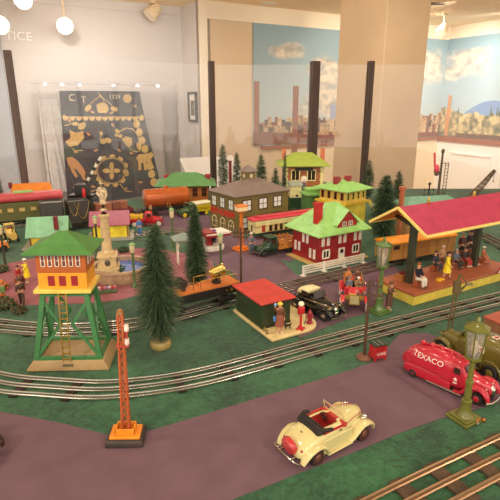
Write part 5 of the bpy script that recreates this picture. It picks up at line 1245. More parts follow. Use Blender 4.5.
for s in (-1, 1): mb.bar((s*.006, -rt*1.03, zb), (s*.006, -rt*.6, zb+rt*1.85), .0018, .0018)
for i in range(6): f = (i+.5)/6; mb.bar((-.006, -rt*1.05*math.cos((f-.4)*1.3), zb+rt*1.8*f), (.006, -rt*1.05*math.cos((f-.4)*1.3), zb+rt*1.8*f), .0015, .0015)
mb.build('ladder', gold, t)
mb = MB()
for x in (-L*.38, L*.38): mb.b0(x-.006, x+.006, -rt*.8, rt*.8, zb-.004, zb+rt*.5)
mb.build('saddle', M('saddle_tan', (196, 150, 110), .4), t)
mb = MB(); mb.b0(-L*.52, L*.52, -.03, .03, zb-.014, zb-.004); mb.build('frame', M('car_black', (0, 0, 0)), t)
bogies(t, L, z=max(zb-.034, .012))
# olive coach with red roof, far left
a, b = at(-45, 222, 2.05), at(64, 213, 2.24); d = Vector((b.x-a.x, b.y-a.y, 0)); L = d.length; rz = math.atan2(d.y, d.x); c = (a+b)/2
t = thing('passenger_coach', 'olive passenger coach with long red roof and gold windows at far left', 'coach', (c.x, c.y, TZ+.001), rz)
ze = zat(c.y, 202); zr = zat(c.y, 193.5)
mb = MB(); mb.b0(-L/2+.012, L/2-.012, -.036, .036, .034, ze); mb.build('body', M('coach_olive', (104, 104, 62), .4), t, bevel=.001)
mb = MB(); mb.super([(-L/2, ze-.001, zr, .042, 3), (L/2, ze-.001, zr, .042, 3)], 24); rf = mb.build('roof', M('coach_red', (196, 74, 80), .4), t)
mb = MB(); mb.b0(.02, .10, -.014, .014, zr-.002, zr+.007); mb.build('clerestory', ltgreen, rf, bevel=.001)
for i in range(9):
    x = -L*.42+i*L*.105; window(t, (x, -.036, ze*.72), (1, 0, 0), .026, .018, (gold, M('pane_amber', (214, 190, 130), .3)), 1, 1, .12)
mb = MB(); mb.b0(-L/2+.01, L/2-.01, -.034, .034, .026, .036); mb.build('frame', M('car_black', (0, 0, 0)), t); bogies(t, L)
# dark gondolas
m_gon = M('gondola_grey', (70, 66, 64), .5); m_gin = M('gondola_top', (150, 148, 136), .6)
def boxcar(name, label, pa, pb, Ya, Yb, ty_, mat, top, cat, group=None, open_=True):
    a, b = at(pa[0], pa[1], Ya), at(pb[0], pb[1], Yb); d = Vector((b.x-a.x, b.y-a.y, 0)); L = d.length; c = (a+b)/2
    t = thing(name, label, cat, (c.x, c.y, TZ+.001), math.atan2(d.y, d.x), group); z1 = zat(c.y, ty_)
    if open_:
        mb = MB(); mb.b0(-L/2, L/2, -.034, .034, .032, .036)
        for s in (-1, 1): mb.b0(-L/2, L/2, s*.0325-.0015, s*.0325+.0015, .036, z1); mb.b0(s*(L/2-.0015)-.0015, s*(L/2-.0015)+.0015, -.034, .034, .036, z1)
        mb.build('body', mat, t)
        mb = MB(); mb.b0(-L/2+.004, L/2-.004, -.03, .03, .037, z1-.006); mb.build('load', top, t)
        mb = MB()
        for s in (-1, 1): mb.b0(-L/2-.001, L/2+.001, s*.034-.002, s*.034+.002, z1-.003, z1)
        for i in range(5): x = -L/2+.006+(L-.012)*i/4; mb.b0(x-.0015, x+.0015, -.0355, -.034, .034, z1)
        mb.build('rib', mat, t)
    else:
        mb = MB(); mb.b0(-L/2, L/2, -.034, .034, .032, z1); mb.build('body', mat, t, bevel=.001)
    bogies(t, L, xs=(-L*.28, L*.28)); return t, L, z1
gA = boxcar('gondola_car', 'dark grey gondola car right behind the green roofed cottage', (42, 224), (65, 222), 2.03, 2.06, 201.5, m_gon, m_gin, 'gondola', 'dark freight gondolas')
gB = boxcar('gondola_car', 'dark gondola car hung with looping chains behind the cottages', (68, 222), (89, 219), 2.09, 2.14, 200, m_gon, m_gon, 'gondola', 'dark freight gondolas')
mb = MB()
for x0, x1, dp in ((-.045, .0, .06), (-.02, .045, .075)):
    pth = [(x0+(x1-x0)*f, -.0372, gB[2]-.002-dp*(1-(2*f-1)**2)) for f in [i/16 for i in range(17)]]; mb.sweep(pth, .0012, n=6)
mb.build('chain', gold, gB[0])
gC = boxcar('flat_car', 'maroon flat car stacked with brown crates behind the pink roofed cottage', (91, 219), (131, 214), 2.13, 2.24, 209, maroon, M('load_brown', (140, 90, 66), .6), 'flat car')
for i in range(4):
    t = MB(); w_ = .034; t.b0(-w_/2, w_/2, -.024, .024, 0, .036); o = t.build('freight_crate', M('crate_brown_%d' % i, ((146, 84, 62), (160, 104, 76), (128, 76, 60), (150, 92, 70))[i], .6), bevel=.001)
    o.parent = None; mw = Matrix.Translation(gC[0].location) @ Matrix.Rotation(gC[0].rotation_euler.z, 4, 'Z'); p = mw @ Vector((-.056+i*.037, 0, gC[2]-.004)); o.location = p; o.rotation_euler.z = gC[0].rotation_euler.z
    tag(o, ('leftmost of four brown crates on the maroon flat car', 'second from left of four brown crates on the maroon flat car', 'third from left of four brown crates on the maroon flat car', 'rightmost of four brown crates on the maroon flat car')[i], 'crate', 'crates on the flat car')
# cream passenger car with red roof
A_, B_ = at(252, 247, 1.93), at(318, 239, 2.10); d = Vector((B_.x-A_.x, B_.y-A_.y, 0)); L = d.length; c = (A_+B_)/2
t = thing('passenger_car', 'cream trolley car with red roof in front of the olive building', 'railcar', (c.x, c.y+.02, TZ+.001), math.atan2(d.y, d.x))
ze, zr = zat(c.y, 217), zat(c.y, 211)
mb = MB(); mb.b0(-L/2, L/2, -.032, .032, .026, ze); mb.build('body', M('car_cream', (232, 222, 158), .35), t, bevel=.002)
mb = MB(); zr = ze+.012; mb.super([(-L/2-.010, ze-.001, zr-.005, .028, 2.4), (-L/2-.002, ze-.001, zr-.002, .034, 2.8), (L/2, ze-.001, zr-.002, .034, 2.8)], 24); rf = mb.build('roof', M('car_roof_red', (200, 62, 76), .35), t)
mb = MB(); mb.super([(-L/2+.02, zr-.004, zr+.003, .018, 4), (L/2-.02, zr-.004, zr+.003, .018, 4)], 20); mb.build('clerestory', M('car_roof_red', (0, 0, 0)), rf)
for i in range(8): window(t, (-L/2+.07+i*.026, -.032, ze-.034), (1, 0, 0), .017, .03, (M('win_tan', (196, 150, 90), .4), paneD), 1, 1, .12)
window(t, (-L/2, 0, ze-.034), (0, -1, 0), .016, .03, (cream, paneD), 1, 1, .1)
mb = MB(); mb.b0(-L/2+.028, -L/2+.044, -.0332, -.032, .03, ze-.018); mb.build('door', M('door_red', (176, 60, 50), .4), t)
mb = MB(); mb.b0(-L/2, L/2, -.0326, .0326, .050, .054); mb.build('belt_stripe', M('win_tan', (0, 0, 0)), t); bogies(t, L)
# orange boxcar behind the platform
a, b = g(388, 268), g(430, 262); u_ = Vector((math.cos(R(24)), math.sin(R(24)), 0)); L = .30; o = a+u_*L/2
o = g(387, 269)+u_*L/2+Vector((-u_.y, u_.x, 0))*.035
t = thing('boxcar', 'tan boxcar with bright orange roof standing behind the station platform', 'boxcar', (o.x, o.y, TZ+.001), R(24))
ze = zat(o.y-.06, 242); zr = ze+.009
mt = M('boxcar_tan', (186, 132, 70), .45)
mb = MB(); mb.b0(-L/2, L/2, -.036, .036, .026, ze); bd = mb.build('body', mt, t, bevel=.001)
mb = MB()
ring = []
prof = [(.040*math.cos(PI*i/10), ze-.001+(zr-ze)*math.sin(PI*i/10)) for i in range(11)]
mb.loft([[(x, y, z) for y, z in prof] for x in (-L/2-.003, L/2+.003)]); mb.build('roof', M('boxcar_orange', (236, 146, 30), .4), t)
mb = MB(); mb.b0(-L/2+.02, -L/2+.045, -.0368, -.036, ze-.022, ze-.008); mb.build('vent', dk, bd)
for i in range(6):
    mb = MB(); mb.b0(-L/2+.012+i*.05, -L/2+.014+i*.05, -.0366, -.036, .03, ze); mb.build('rib', brown, bd)
mb = MB(); mb.b0(-.03, .03, -.0372, -.036, .032, ze-.006); mb.build('sliding_door', M('boxcar_door', (170, 112, 58), .45), t)
mb = MB(); mb.b0(-L/2, L/2, -.03, .03, .024, .032); mb.build('frame', M('car_black', (0, 0, 0)), t); bogies(t, L)
# ================= FIGURES =================
skin = M('toy_skin', (206, 150, 116), .5); eye = M('toy_eye', (40, 28, 24), .3)
def skinmesh(name, chain, edges, mat, parent, sub=1, fingers=None):
    me = bpy.data.meshes.new('t'); me.from_pydata([c[0] for c in chain], edges, []); o = bpy.data.objects.new('t', me); C.objects.link(o)
    m = o.modifiers.new('s', 'SKIN'); m.use_smooth_shade = True; o.modifiers.new('d', 'SUBSURF').levels = sub
    for i, c in enumerate(chain):
        r = c[1]; me.skin_vertices[0].data[i].radius = r if hasattr(r, '__len__') else (r, r); me.skin_vertices[0].data[i].use_root = (i == 0)
    dg = bpy.context.evaluated_depsgraph_get(); out = bpy.data.meshes.new_from_object(o.evaluated_get(dg)); bpy.data.objects.remove(o); bpy.data.meshes.remove(me)
    mb = MB(); mb.add([v.co.copy() for v in out.vertices], [tuple(p.vertices) for p in out.polygons]); bpy.data.meshes.remove(out)
    for f in (fingers or []): mb.sweep(f[0], f[1], n=6)
    return mb.build(name, mat, parent, ang=75)
POSE = {
 'stand': dict(pel=(0,0,.52), che=(0,0,.74), hipL=(.05,0,.49), kneeL=(.055,-.012,.27), ankL=(.055,.008,.045), hipR=(-.05,0,.49), kneeR=(-.055,-.012,.27), ankR=(-.055,.008,.045),
               elbL=(.135,.012,.635), wriL=(.135,-.05,.50), elbR=(-.135,.012,.635), wriR=(-.135,-.05,.50)),
 'wave': dict(elbR=(-.17,-.03,.80), wriR=(-.17,-.09,.95)),
 'reach': dict(elbR=(-.15,-.07,.70), wriR=(-.17,-.2,.72), elbL=(.14,-.03,.66), wriL=(.12,-.13,.60)),
 'walk': dict(kneeL=(.055,-.10,.29), ankL=(.055,-.10,.05), kneeR=(-.055,.02,.27), ankR=(-.055,.11,.06), elbL=(.13,.06,.64), wriL=(.13,.05,.51), elbR=(-.13,-.02,.64), wriR=(-.13,-.12,.53)),
 'sit': dict(pel=(0,0,.31), che=(0,.01,.53), hipL=(.05,-.02,.30), kneeL=(.065,-.23,.31), ankL=(.065,-.23,.07), hipR=(-.05,-.02,.30), kneeR=(-.065,-.23,.31), ankR=(-.065,-.23,.07),
             elbL=(.14,-.03,.43), wriL=(.09,-.15,.37), elbR=(-.14,-.03,.43), wriR=(-.09,-.15,.37)),
}
def person(label, loc, face, H=.056, pose='stand', top=None, bottom=None, shoe=None, skirt=None, hat=None, hair=None, coat=None, extra=None, group=None, sit_z=0):
    H = H*(1.38 if pose != 'sit' or sit_z == 0 else 1.15)
    t = thing('person', label, 'person', loc, R(face), group)      # figure faces local -y
    P = dict(POSE['stand']); P.update(POSE.get(pose, {})); P = {k: Vector(v) for k, v in P.items()}
    ch = P['che']; nk = ch+Vector((0, -.002, .095)); hd0 = nk+Vector((0, -.012, .045)); hd1 = hd0+Vector((0, -.006, .07))
    shL, shR = ch+Vector((.10, 0, .05)), ch+Vector((-.10, 0, .05))
    toeL, toeR = P['ankL']+Vector((.008, -.075, -.022)), P['ankR']+Vector((-.008, -.075, -.022))
    s = lambda v: v*H
    ordk = [P['pel'], P['pel'].lerp(ch, .5), ch, nk, hd0, hd1, P['hipL'], P['kneeL'], P['ankL'], toeL, P['hipR'], P['kneeR'], P['ankR'], toeR, shL, P['elbL'], P['wriL'], shR, P['elbR'], P['wriR']]
    rad = [(.085,.065), (.075,.058), (.095,.062), .032, .052, .056, .062, .046, .028, .024, .062, .046, .028, .024, .042, .032, .022, .042, .032, .022]
    rad = [(r[0]*1.1, r[1]*1.15) if hasattr(r, '__len__') else r*1.12 for r in rad]
    ed = [(0,1), (1,2), (2,3), (3,4), (4,5), (0,6), (6,7), (7,8), (8,9), (0,10), (10,11), (11,12), (12,13), (2,14), (14,15), (15,16), (2,17), (17,18), (18,19)]
    fing = []
    for el, wr, sd in ((P['elbL'], P['wriL'], 1), (P['elbR'], P['wriR'], -1)):
        d = (wr-el).normalized(); x = Vector((0, 1, 0)) if abs(d.y) < .7 else Vector((0, 0, 1)); x = (x-d*x.dot(d)).normalized(); nn = d.cross(x)
        fing.append(([s(wr), s(wr+d*.03), s(wr+d*.045)], [.018*H, .023*H, .020*H]))
        for i, ln in enumerate((.040, .046, .044, .034)):
            b0_ = wr+d*.042+x*(i-1.5)*.012; fing.append(([s(b0_), s(b0_+d*ln*.5-nn*sd*.003), s(b0_+d*ln-nn*sd*.012)], [.0068*H, .0064*H, .005*H]))
        fing.append(([s(wr+d*.016-x*.016), s(wr+d*.034-x*.030), s(wr+d*.05-x*.033)], [.0085*H, .0075*H, .006*H]))
    # nose and ears belong to the head
    fing.append(([s(hd1+Vector((0, -.05, -.02))), s(hd1+Vector((0, -.064, -.034))), s(hd1+Vector((0, -.056, -.042)))], [.006*H, .011*H, .008*H]))
    for sd in (-1, 1): fing.append(([s(hd1+Vector((sd*.05, 0, -.012))), s(hd1+Vector((sd*.06, .004, -.03)))], [.012*H, .009*H]))
    body = skinmesh('body', [(s(v), (r[0]*H, r[1]*H) if hasattr(r, '__len__') else r*H) for v, r in zip(ordk, rad)], ed, skin, t, 1, fing)
    k = 1.18
    if top: skinmesh('jacket', [(s(v), (r[0]*H*k, r[1]*H*k) if hasattr(r, '__len__') else r*H*1.35) for v, r in ((ordk[0]+Vector((0, 0, -.01)), (.088, .068)), (ordk[1], (.08, .062)), (ordk[2], (.098, .066)), (ordk[2]+Vector((0, 0, .07)), .045), (shL, .042), (P['elbL'], .034), (P['elbL'].lerp(P['wriL'], .9), .026), (shR, .042), (P['elbR'], .034), (P['elbR'].lerp(P['wriR'], .9), .026))],
                     [(0,1), (1,2), (2,3), (2,4), (4,5), (5,6), (2,7), (7,8), (8,9)], top, t)
    if bottom: skinmesh('trousers', [(s(v), (r[0]*H*k, r[1]*H*k) if hasattr(r, '__len__') else r*H*1.25) for v, r in ((P['pel']+Vector((0, 0, .03)), (.085, .066)), (P['pel'], (.088, .068)), (P['hipL'], .064), (P['kneeL'], .050), (P['ankL'], .036), (P['hipR'], .064), (P['kneeR'], .050), (P['ankR'], .036))],
                        [(0,1), (1,2), (2,3), (3,4), (1,5), (5,6), (6,7)], bottom, t)
    for ank, toe in ((P['ankL'], toeL), (P['ankR'], toeR)):
        mb = MB(); mb.sweep([s(ank+Vector((0, .03, -.022))), s(ank+Vector((0, .005, -.014))), s(ank.lerp(toe, .6)), s(toe+Vector((0, -.012, 0)))], [.024*H, .034*H, .030*H, .018*H], [.02*H, .03*H, .024*H, .016*H], 10); mb.build('shoe', shoe or dk, t)
    if skirt:
        mat, z0, w0 = skirt; mb = MB(); pel = P['pel']
        if pose == 'sit':
            mb.sweep([s(pel+Vector((0, .05, .06))), s(pel+Vector((0, -.03, .0))), s(Vector((0, -.18, .31))), s(Vector((0, -.255, .26))), s(Vector((0, -.26, z0)))], [.09*H, .125*H, .125*H, .12*H, .125*H], [.07*H, .085*H, .07*H, .05*H, .04*H], 14)
        else:
            rings = []
            for z, w in ((.62, .098), (.54, .115), (.45, .125+w0*.2), (z0, .13+w0), (z0-.002, .11+w0)):
                rings.append([(w*H*math.cos(2*PI*i/20)*(1+.05*math.cos(i*2.5)), w*.8*H*math.sin(2*PI*i/20)*(1+.05*math.cos(i*2.5)), z*H) for i in range(20)])
            mb.loft(rings)
        mb.build('skirt', mat, t)
    if hair: mb = MB(); mb.sph(s(hd1+Vector((0, .012, .012))), (.062*H, .062*H, .058*H), 12); mb.build('hair', hair, t)
    if hat: mb = MB(); c_ = s(hd1+Vector((0, .002, .03))); mb.lathe([(.075*H*1.1, 0), (.085*H*1.1, .004*H), (.06*H, .012*H), (.058*H, .045*H), (.045*H, .06*H), (.0005, .064*H)], 16, c_); mb.build('hat', hat, t)
    for sd in (-1, 1): mb = MB(); mb.sph(s(hd1+Vector((sd*.022, -.052, -.006))), (.008*H,)*3, 6); mb.build('eye', eye, t)
    mb = MB(); mb.sph(s(hd0+Vector((0, -.05, .006))), (.016*H, .006*H, .005*H), 6); mb.build('mouth', M('toy_mouth', (150, 60, 56), .5), t)
    if extra: extra(t, H, P)
    return t
c_ = lambda n, rgb: M('cloth_'+n, rgb, .6)
navy, charcoal, brownc, dress_y, whitec, redc, greyb, tan, bluec = c_('navy', (46, 54, 84)), c_('charcoal', (56, 50, 50)), c_('brown', (110, 66, 44)), c_('yellow', (240, 214, 40)), c_('white', (226, 220, 206)), c_('red', (170, 46, 44)), c_('greyblue', (98, 108, 126)), c_('tan', (176, 138, 98)), c_('blue', (74, 124, 190))
hb, hy, hg_ = c_('hair_brown', (70, 44, 30)), c_('hair_yellow', (236, 200, 74)), c_('hair_grey', (160, 150, 140))
def ph(px, py, ty): return hg(px, py, ty)
SHZ = TZ+.001+.008+.0004
# by the shed
q = g(279.5, 332.5, SHZ)
def bag(t, H, P): mb = MB(); mb.b0(-.17*H-.003, -.17*H+.003, -.004, .004, .40*H, .56*H); mb.build('handbag', bluec, t, bevel=.001); mb = MB(); mb.sph(Vector((-.17, -.10, 1.0))*H, .05*H, 8); mb.build('blue_glove', c_('glove', (120, 170, 220)), t)
person('woman in a brown coat and yellow hat waving by the red-roofed shed', (q.x, q.y, SHZ), 10, .056, 'wave', brownc, None, whitec, (c_('coat_brown', (150, 86, 64)), .24, .02), hy, hy, extra=bag)
def dog(label, loc, face, Lh):
    t = thing('toy_dog', label, 'dog', loc, R(face)); s = Lh
    ch = [((-.30, 0, .52), .13), ((0, 0, .50), .15), ((.26, 0, .55), .17), ((.42, 0, .78), .10), ((.52, 0, .92), .115), ((.72, 0, .86), .06)]
    ed = [(0,1), (1,2), (2,3), (3,4), (4,5)]
    for x, y, back in ((.26, .10, 0), (.26, -.10, 0), (-.30, .10, 1), (-.30, -.10, 1)):
        root = 2 if not back else 0; n = len(ch)
        ch += [((x+(.06 if back else 0), y, .30), .07), ((x-(.05 if back else 0), y, .16), .045), ((x+.0, y, .04), .04), ((x+.07, y, .025), .035)]; ed += [(root, n), (n, n+1), (n+1, n+2), (n+2, n+3)]
    n = len(ch); ch += [((-.48, 0, .66), .04), ((-.56, 0, .86), .025)]; ed += [(0, n), (n, n+1)]
    fur = M('fur_black', (34, 30, 30), .7)
    skinmesh('body', [(Vector(v)*s, r*s) for v, r in ch], ed, fur, t, 1)
    for sd in (-1, 1): mb = MB(); mb.sph(Vector((.47, sd*.09, .93))*s, (.04*s, .03*s, .09*s), 8); mb.build('ear', fur, t)
q = g(286, 329, SHZ); dog('small black dog beside the waving woman', (q.x+.004, q.y, SHZ), -160, .020)
# street at upper middle
q = T(251, 254); person('man in grey blue overalls and pale hat in front of the stake truck', q, 30, .058, 'reach', greyb, greyb, dk, hat=whitec)
q = T(140, 236); person('man in blue overalls by the pink roofed cottage', q, 20, .056, 'walk', bluec, bluec, tan, hair=hb)
q = T(214, 250, .024); person('man in blue on the white filling station island', q, 0, .05, 'stand', c_('blue2', (60, 84, 150)), navy, dk, hair=hb)
Y = 2.60; zt0 = TZ+.001+zat(2.72, 187)+.0005; q = at(303.5, 190, Y); person('small figure in white and grey before the back station door', (q.x, 2.60, zt0), 0, .066, 'stand', whitec, greyb, dk, hair=hb)
# plaza figures
q = T(28, 283); person('woman in a yellow dress and white hat on the maroon plaza', q, -70, .056, 'reach', dress_y, None, whitec, (dress_y, .26, .03), c_('hat_white', (236, 226, 206)), hb)
q = T(19.5, 283); person('seated figure in dark red facing the woman in yellow', q, 60, .052, 'sit', redc, c_('maroon', (110, 52, 56)), dk, hair=hb)
mb = MB(); mb.b0(-.010, .010, -.003, .010, 0, .0155); o = mb.build('stool', brown); o.location = T(19.5, 283); o.rotation_euler.z = R(60); tag(o, 'little brown stool under the seated figure in dark red', 'stool')
q = T(22.5, 305); person('man in a dark brown suit walking on the left plaza', q, 200, .056, 'walk', c_('suit_brown', (84, 58, 44)), c_('suit_brown', (0, 0, 0)), dk, hat=c_('suit_hat', (92, 66, 46)), hair=hb)
q = T(4, 302); person('figure in green and orange clothes at the left edge of the plaza', q, -30, .056, 'sit', c_('green', (96, 130, 66)), c_('orange', (220, 120, 50)), whitec, hat=c_('orange', (0, 0, 0)))
mb = MB(); mb.b0(-.010, .010, -.003, .010, 0, .0155); o = mb.build('stool', M('stool_green', (70, 90, 56), .6)); o.location = T(4, 302); o.rotation_euler.z = R(-30); tag(o, 'green stool at the left edge of the plaza', 'stool')
# standing by the platform lamp
q = T(388.5, 311); person('woman in a brown coat with white collar standing by the green gas lamp', q, 50, .06, 'reach', c_('coat_dark', (92, 60, 46)), None, whitec, (c_('coat_dark', (0, 0, 0)), .2, .01), hat=c_('hat_brown', (110, 72, 54)), hair=hb)
# on the platform
prz = pl.rotation_euler.z
def onp(px, py): q = g(px, py, TZ+.001+PH_); q.z = TZ+.001+PH_+.0004; return q
def box_seat(name, label, cat, q, sx, sy, sz, mat, rz):
    mb = MB(); mb.b0(-sx/2, sx/2, -sy/2, sy/2, 0, sz); o = mb.build(name, mat, bevel=.001); o.location = q; o.rotation_euler.z = rz; return tag(o, label, cat)
q = onp(417, 287); person('seated man in a navy jacket and white trousers at the near platform corner', q, 40, .067, 'sit', navy, whitec, dk, hair=c_('hair_red', (150, 80, 46)), group=None)
box_seat('stool', 'dark stool under the man in navy jacket at the platform corner', 'stool', q+Vector((.0, .004, 0)), .022, .015, .0182, brown, R(40))
q = onp(434, 271); person('seated man in a dark navy suit on the platform behind the woman in yellow', q, 45, .06, 'sit', c_('navy2', (52, 54, 66)), c_('navy2', (0, 0, 0)), dk, hair=hb)
box_seat('stool', 'stool under the man in dark navy suit on the platform', 'stool', q+Vector((.0, .004, 0)), .022, .015, .0182, brown, R(45))
q = onp(446, 279)
def coat_hem(t, H, P): pass
person('woman in a bright yellow coat standing on the station platform', q, 60, .062, 'walk', dress_y, None, dk, (dress_y, .26, .04), None, hb)
q = onp(441, 267); person('figure in tan clothes standing behind the woman in the yellow coat', q, 0, .05, 'stand', tan, brownc, dk, hat=c_('hat_white', (0, 0, 0)))
for px, py, lab, tp, bt, sk, ht, hr in ((455, 268, 'seated figure in grey blue left on the long platform bench', greyb, charcoal, None, None, hg_), (464, 266, 'seated woman with a dark red skirt on the long platform bench', charcoal, None, (redc, .12, 0), None, hb),
                                    (472, 264, 'seated woman in tan and dark red right on the long platform bench', tan, None, (c_('wine', (110, 40, 44)), .12, 0), None, c_('hair_black', (36, 28, 26)))):
    q = onp(px, py); person(lab, q, 30, .058, 'sit', tp, bt, whitec if sk else dk, sk, ht, hr, group='people on the platform bench')
q0, q1 = onp(452, 266), onp(476, 260.5); mid = (q0+q1)/2+Vector((-.006, .010, 0)); 
SB = .0175
t = thing('bench', 'brown slatted bench under the three seated people on the platform', 'bench', mid, prz)
wd = M('bench_wood', (126, 76, 48), .5); mb = MB(); bl = (q1-q0).length
mb.b0(-bl/2, bl/2, -.008, .008, SB-.0025, SB); mb.build('seat', wd, t)
mb = MB()
for i in range(3): mb.b0(-bl/2, bl/2, .009, .0105, SB+.004+i*.006, SB+.008+i*.006)
mb.build('backrest', wd, t)
for x in (-bl/2+.004, bl/2-.004): mb = MB(); mb.b0(x-.001, x+.001, -.007, .008, 0, SB-.0025); mb.b0(x-.001, x+.001, .009, .0105, 0, SB+.021); mb.build('leg', wd, t)
q = onp(468, 256); person('tall figure in dark coat standing behind the bench', q, 20, .066, 'stand', c_('black', (44, 36, 36)), c_('black', (0, 0, 0)), dk, hat=c_('black', (0, 0, 0)), hair=hb)
q = onp(460, 258); person('figure in brown coat and pale scarf standing behind the bench', q, 10, .064, 'stand', c_('umber', (96, 62, 50)), charcoal, dk, hair=c_('hair_grey', (0, 0, 0)))
q = onp(482, 263); person('woman with broad white hat and rust dress at the far end of the bench', q, 40, .05, 'sit', c_('rust', (176, 96, 66)), None, dk, (c_('rust', (0, 0, 0)), .12, 0), c_('hat_white', (0, 0, 0)), hb)
box_seat('stool', 'stool under the woman with the broad white hat', 'stool', q+Vector((0, .004, 0)), .02, .014, .0152, brown, R(40))
# luggage
q = onp(402, 280); t = thing('steamer_trunk', 'tan steamer trunk with dark red bag on the platform', 'trunk', q, prz)
mb = MB(); mb.b0(-.018, .018, -.013, .013, 0, .019); mb.build('body', M('trunk_tan', (176, 116, 60), .5), t, bevel=.001); mb = MB(); mb.b0(-.0185, .0185, -.0135, .0135, .013, .0145)
for x in (-.01, .01): mb.b0(x-.0015, x+.0015, -.0136, .0136, -.0, .0194)
mb.build('strap', brown, t)
t2 = thing('travel_bag', 'dark red travel bag lying on the steamer trunk', 'bag', q+Vector((0, 0, .0197)), prz); mb = MB(); mb.super([(-.010, 0, .006, .004, 2.5), (-.007, 0, .008, .005, 2.5), (.007, 0, .008, .005, 2.5), (.010, 0, .006, .004, 2.5)], 14); mb.build('body', maroon, t2); mb = MB(); mb.sweep([(-.004, 0, .0075), (-.003, 0, .0105), (.003, 0, .0105), (.004, 0, .0075)], .0006, n=5); mb.build('handle', dk, t2)
q = onp(440, 281); t = thing('suitcase', 'bright yellow suitcase lying on the platform beside the woman in yellow', 'suitcase', q, R(30)); mb = MB(); mb.b0(-.012, .012, -.007, .007, 0, .0075); mb.build('body', M('case_yellow', (236, 184, 30), .4), t, bevel=.0015); mb = MB(); mb.sweep([(-.004, -.007, .004), (-.004, -.0095, .004), (.004, -.0095, .004), (.004, -.007, .004)], .0007, n=5); mb.build('handle', brown, t)
# crew of the fire engine
mw = FE.matrix_basis.copy()
bpy.context.view_layer.update(); mw = FE.matrix_world.copy(); fz = math.degrees(FE.rotation_euler.z)
for lx, ly, lz, lab, tp, ht, H_ in ((-.010, .011, .028, 'fire crew figure in tan at the wheel of the red fire engine', tan, whitec, .05), (-.010, -.011, .028, 'fire crew figure in grey blue on the front bench of the fire engine', greyb, c_('hat_grey', (120, 110, 100)), .05), (-.055, .010, .036, 'fire crew figure in brown at the back left of the fire engine', brownc, c_('hat_brown', (0, 0, 0)), .048), (-.055, -.012, .036, 'fire crew figure in orange at the back right of the fire engine', c_('orange2', (206, 128, 70)), redc, .048)):
    q = mw @ Vector((lx, ly, lz)); person(lab, q, fz+90, H_, 'sit', tp, charcoal, dk, hat=ht, group='fire engine crew', sit_z=1)

# ================= TREES =================
def brush_mats(): return [M('bristle_dark', (40, 62, 44), .6), M('bristle_mid', (58, 86, 58), .6), M('bristle_pale', (104, 122, 84), .5)]
def brush_tree(label, loc, H, prof, n, seed, base=True, droop=.15, bw=.0011, thick=1.0, group='bottle brush trees'):
    t = thing('brush_tree', label, 'tree', loc, random.Random(seed).uniform(0, 6), group); rnd = random.Random(seed)
    zb = .022 if base else .0
    mb = MB(); mb.cyl((0, 0, 0), (0, 0, H*.97), .0032 if H > .2 else .002, .0012, 8); mb.build('trunk', M('wire_trunk', (70, 62, 48), .6), t)
    if base: mb = MB(); mb.lathe([(.022, 0), (.024, .004), (.024, .013), (.021, .018), (.001, .019)], 24); mb.build('base', M('base_wood', (158, 138, 84), .6, scale=60, var=.12), t)
    mb = MB()
    def rad(f):
        for (f0, r0), (f1, r1) in zip(prof[:-1], prof[1:]):
            if f0 <= f <= f1: return r0+(r1-r0)*(f-f0)/(f1-f0)
        return prof[-1][1]
    f0, f1 = prof[0][0], prof[-1][0]
    for i in range(n):
        while True:
            f = rnd.uniform(f0, f1); r = rad(f)
            if rnd.random() < r/max(p[1] for p in prof)+.25: break
        a = rnd.uniform(0, 2*PI); L_ = r*rnd.uniform(.75, 1.12); tilt = rnd.gauss(.12-droop*(1-f), .34)
        d = Vector((math.cos(a)*math.cos(tilt), math.sin(a)*math.cos(tilt), math.sin(tilt)))
        p0 = Vector((0, 0, H*f)); p1 = p0+d*L_*.55; p2 = p0+d*L_+Vector((0, 0, -droop*L_*.5)); sd = d.cross(Vector((rnd.gauss(0, 1), rnd.gauss(0, 1), 1))).normalized()*bw
        q0 = p0+d*L_*.1
        for q_ in (p1, p2, q0): q_.z = max(q_.z, .004)
        mb.m = rnd.choice((0, 0, 1, 1, 2)) ; mb.add([q0-sd*.6, q0+sd*.6, p1+sd, p1-sd, p2], [(0,1,2,3), (3,2,4)])
    me = mb.build('foliage', brush_mats(), t, flat=True); return t
def tree_px(label, px, py, ty, wpx, n, seed, Y=None, base=True, **k):
    if Y is None: q = T(px, py); H = hg(px, py, ty)
    else: q = at(px, py, Y); q.z = TZ+.001; H = zat(Y, ty)
    depth = q.y*math.cos(TH)+(CZ-TZ)*math.sin(TH); w = wpx*depth/F
    pr = k.pop('prof', None) or [(.12, .75), (.35, 1.0), (.7, .72), (.9, .45), (1.0, .22)]
    return brush_tree(label, q, H, [(f, r*w) for f, r in pr], n, seed, base, **k)
tree_px('tallest bottle brush tree on a wooden disc base right of the signal tower', 161, 347, 226, 28, 5600, 1, prof=[(.10, .42), (.2, .72), (.36, 1), (.55, .92), (.75, .62), (.9, .38), (1, .28)], bw=.00055, droop=.25)
tree_px('slimmer bottle brush tree standing behind the orange flatcar', 197, 287, 205, 15, 4200, 2, prof=[(.1, .95), (.3, 1), (.55, .78), (.8, .5), (.95, .3), (1, .12)], bw=.0007)
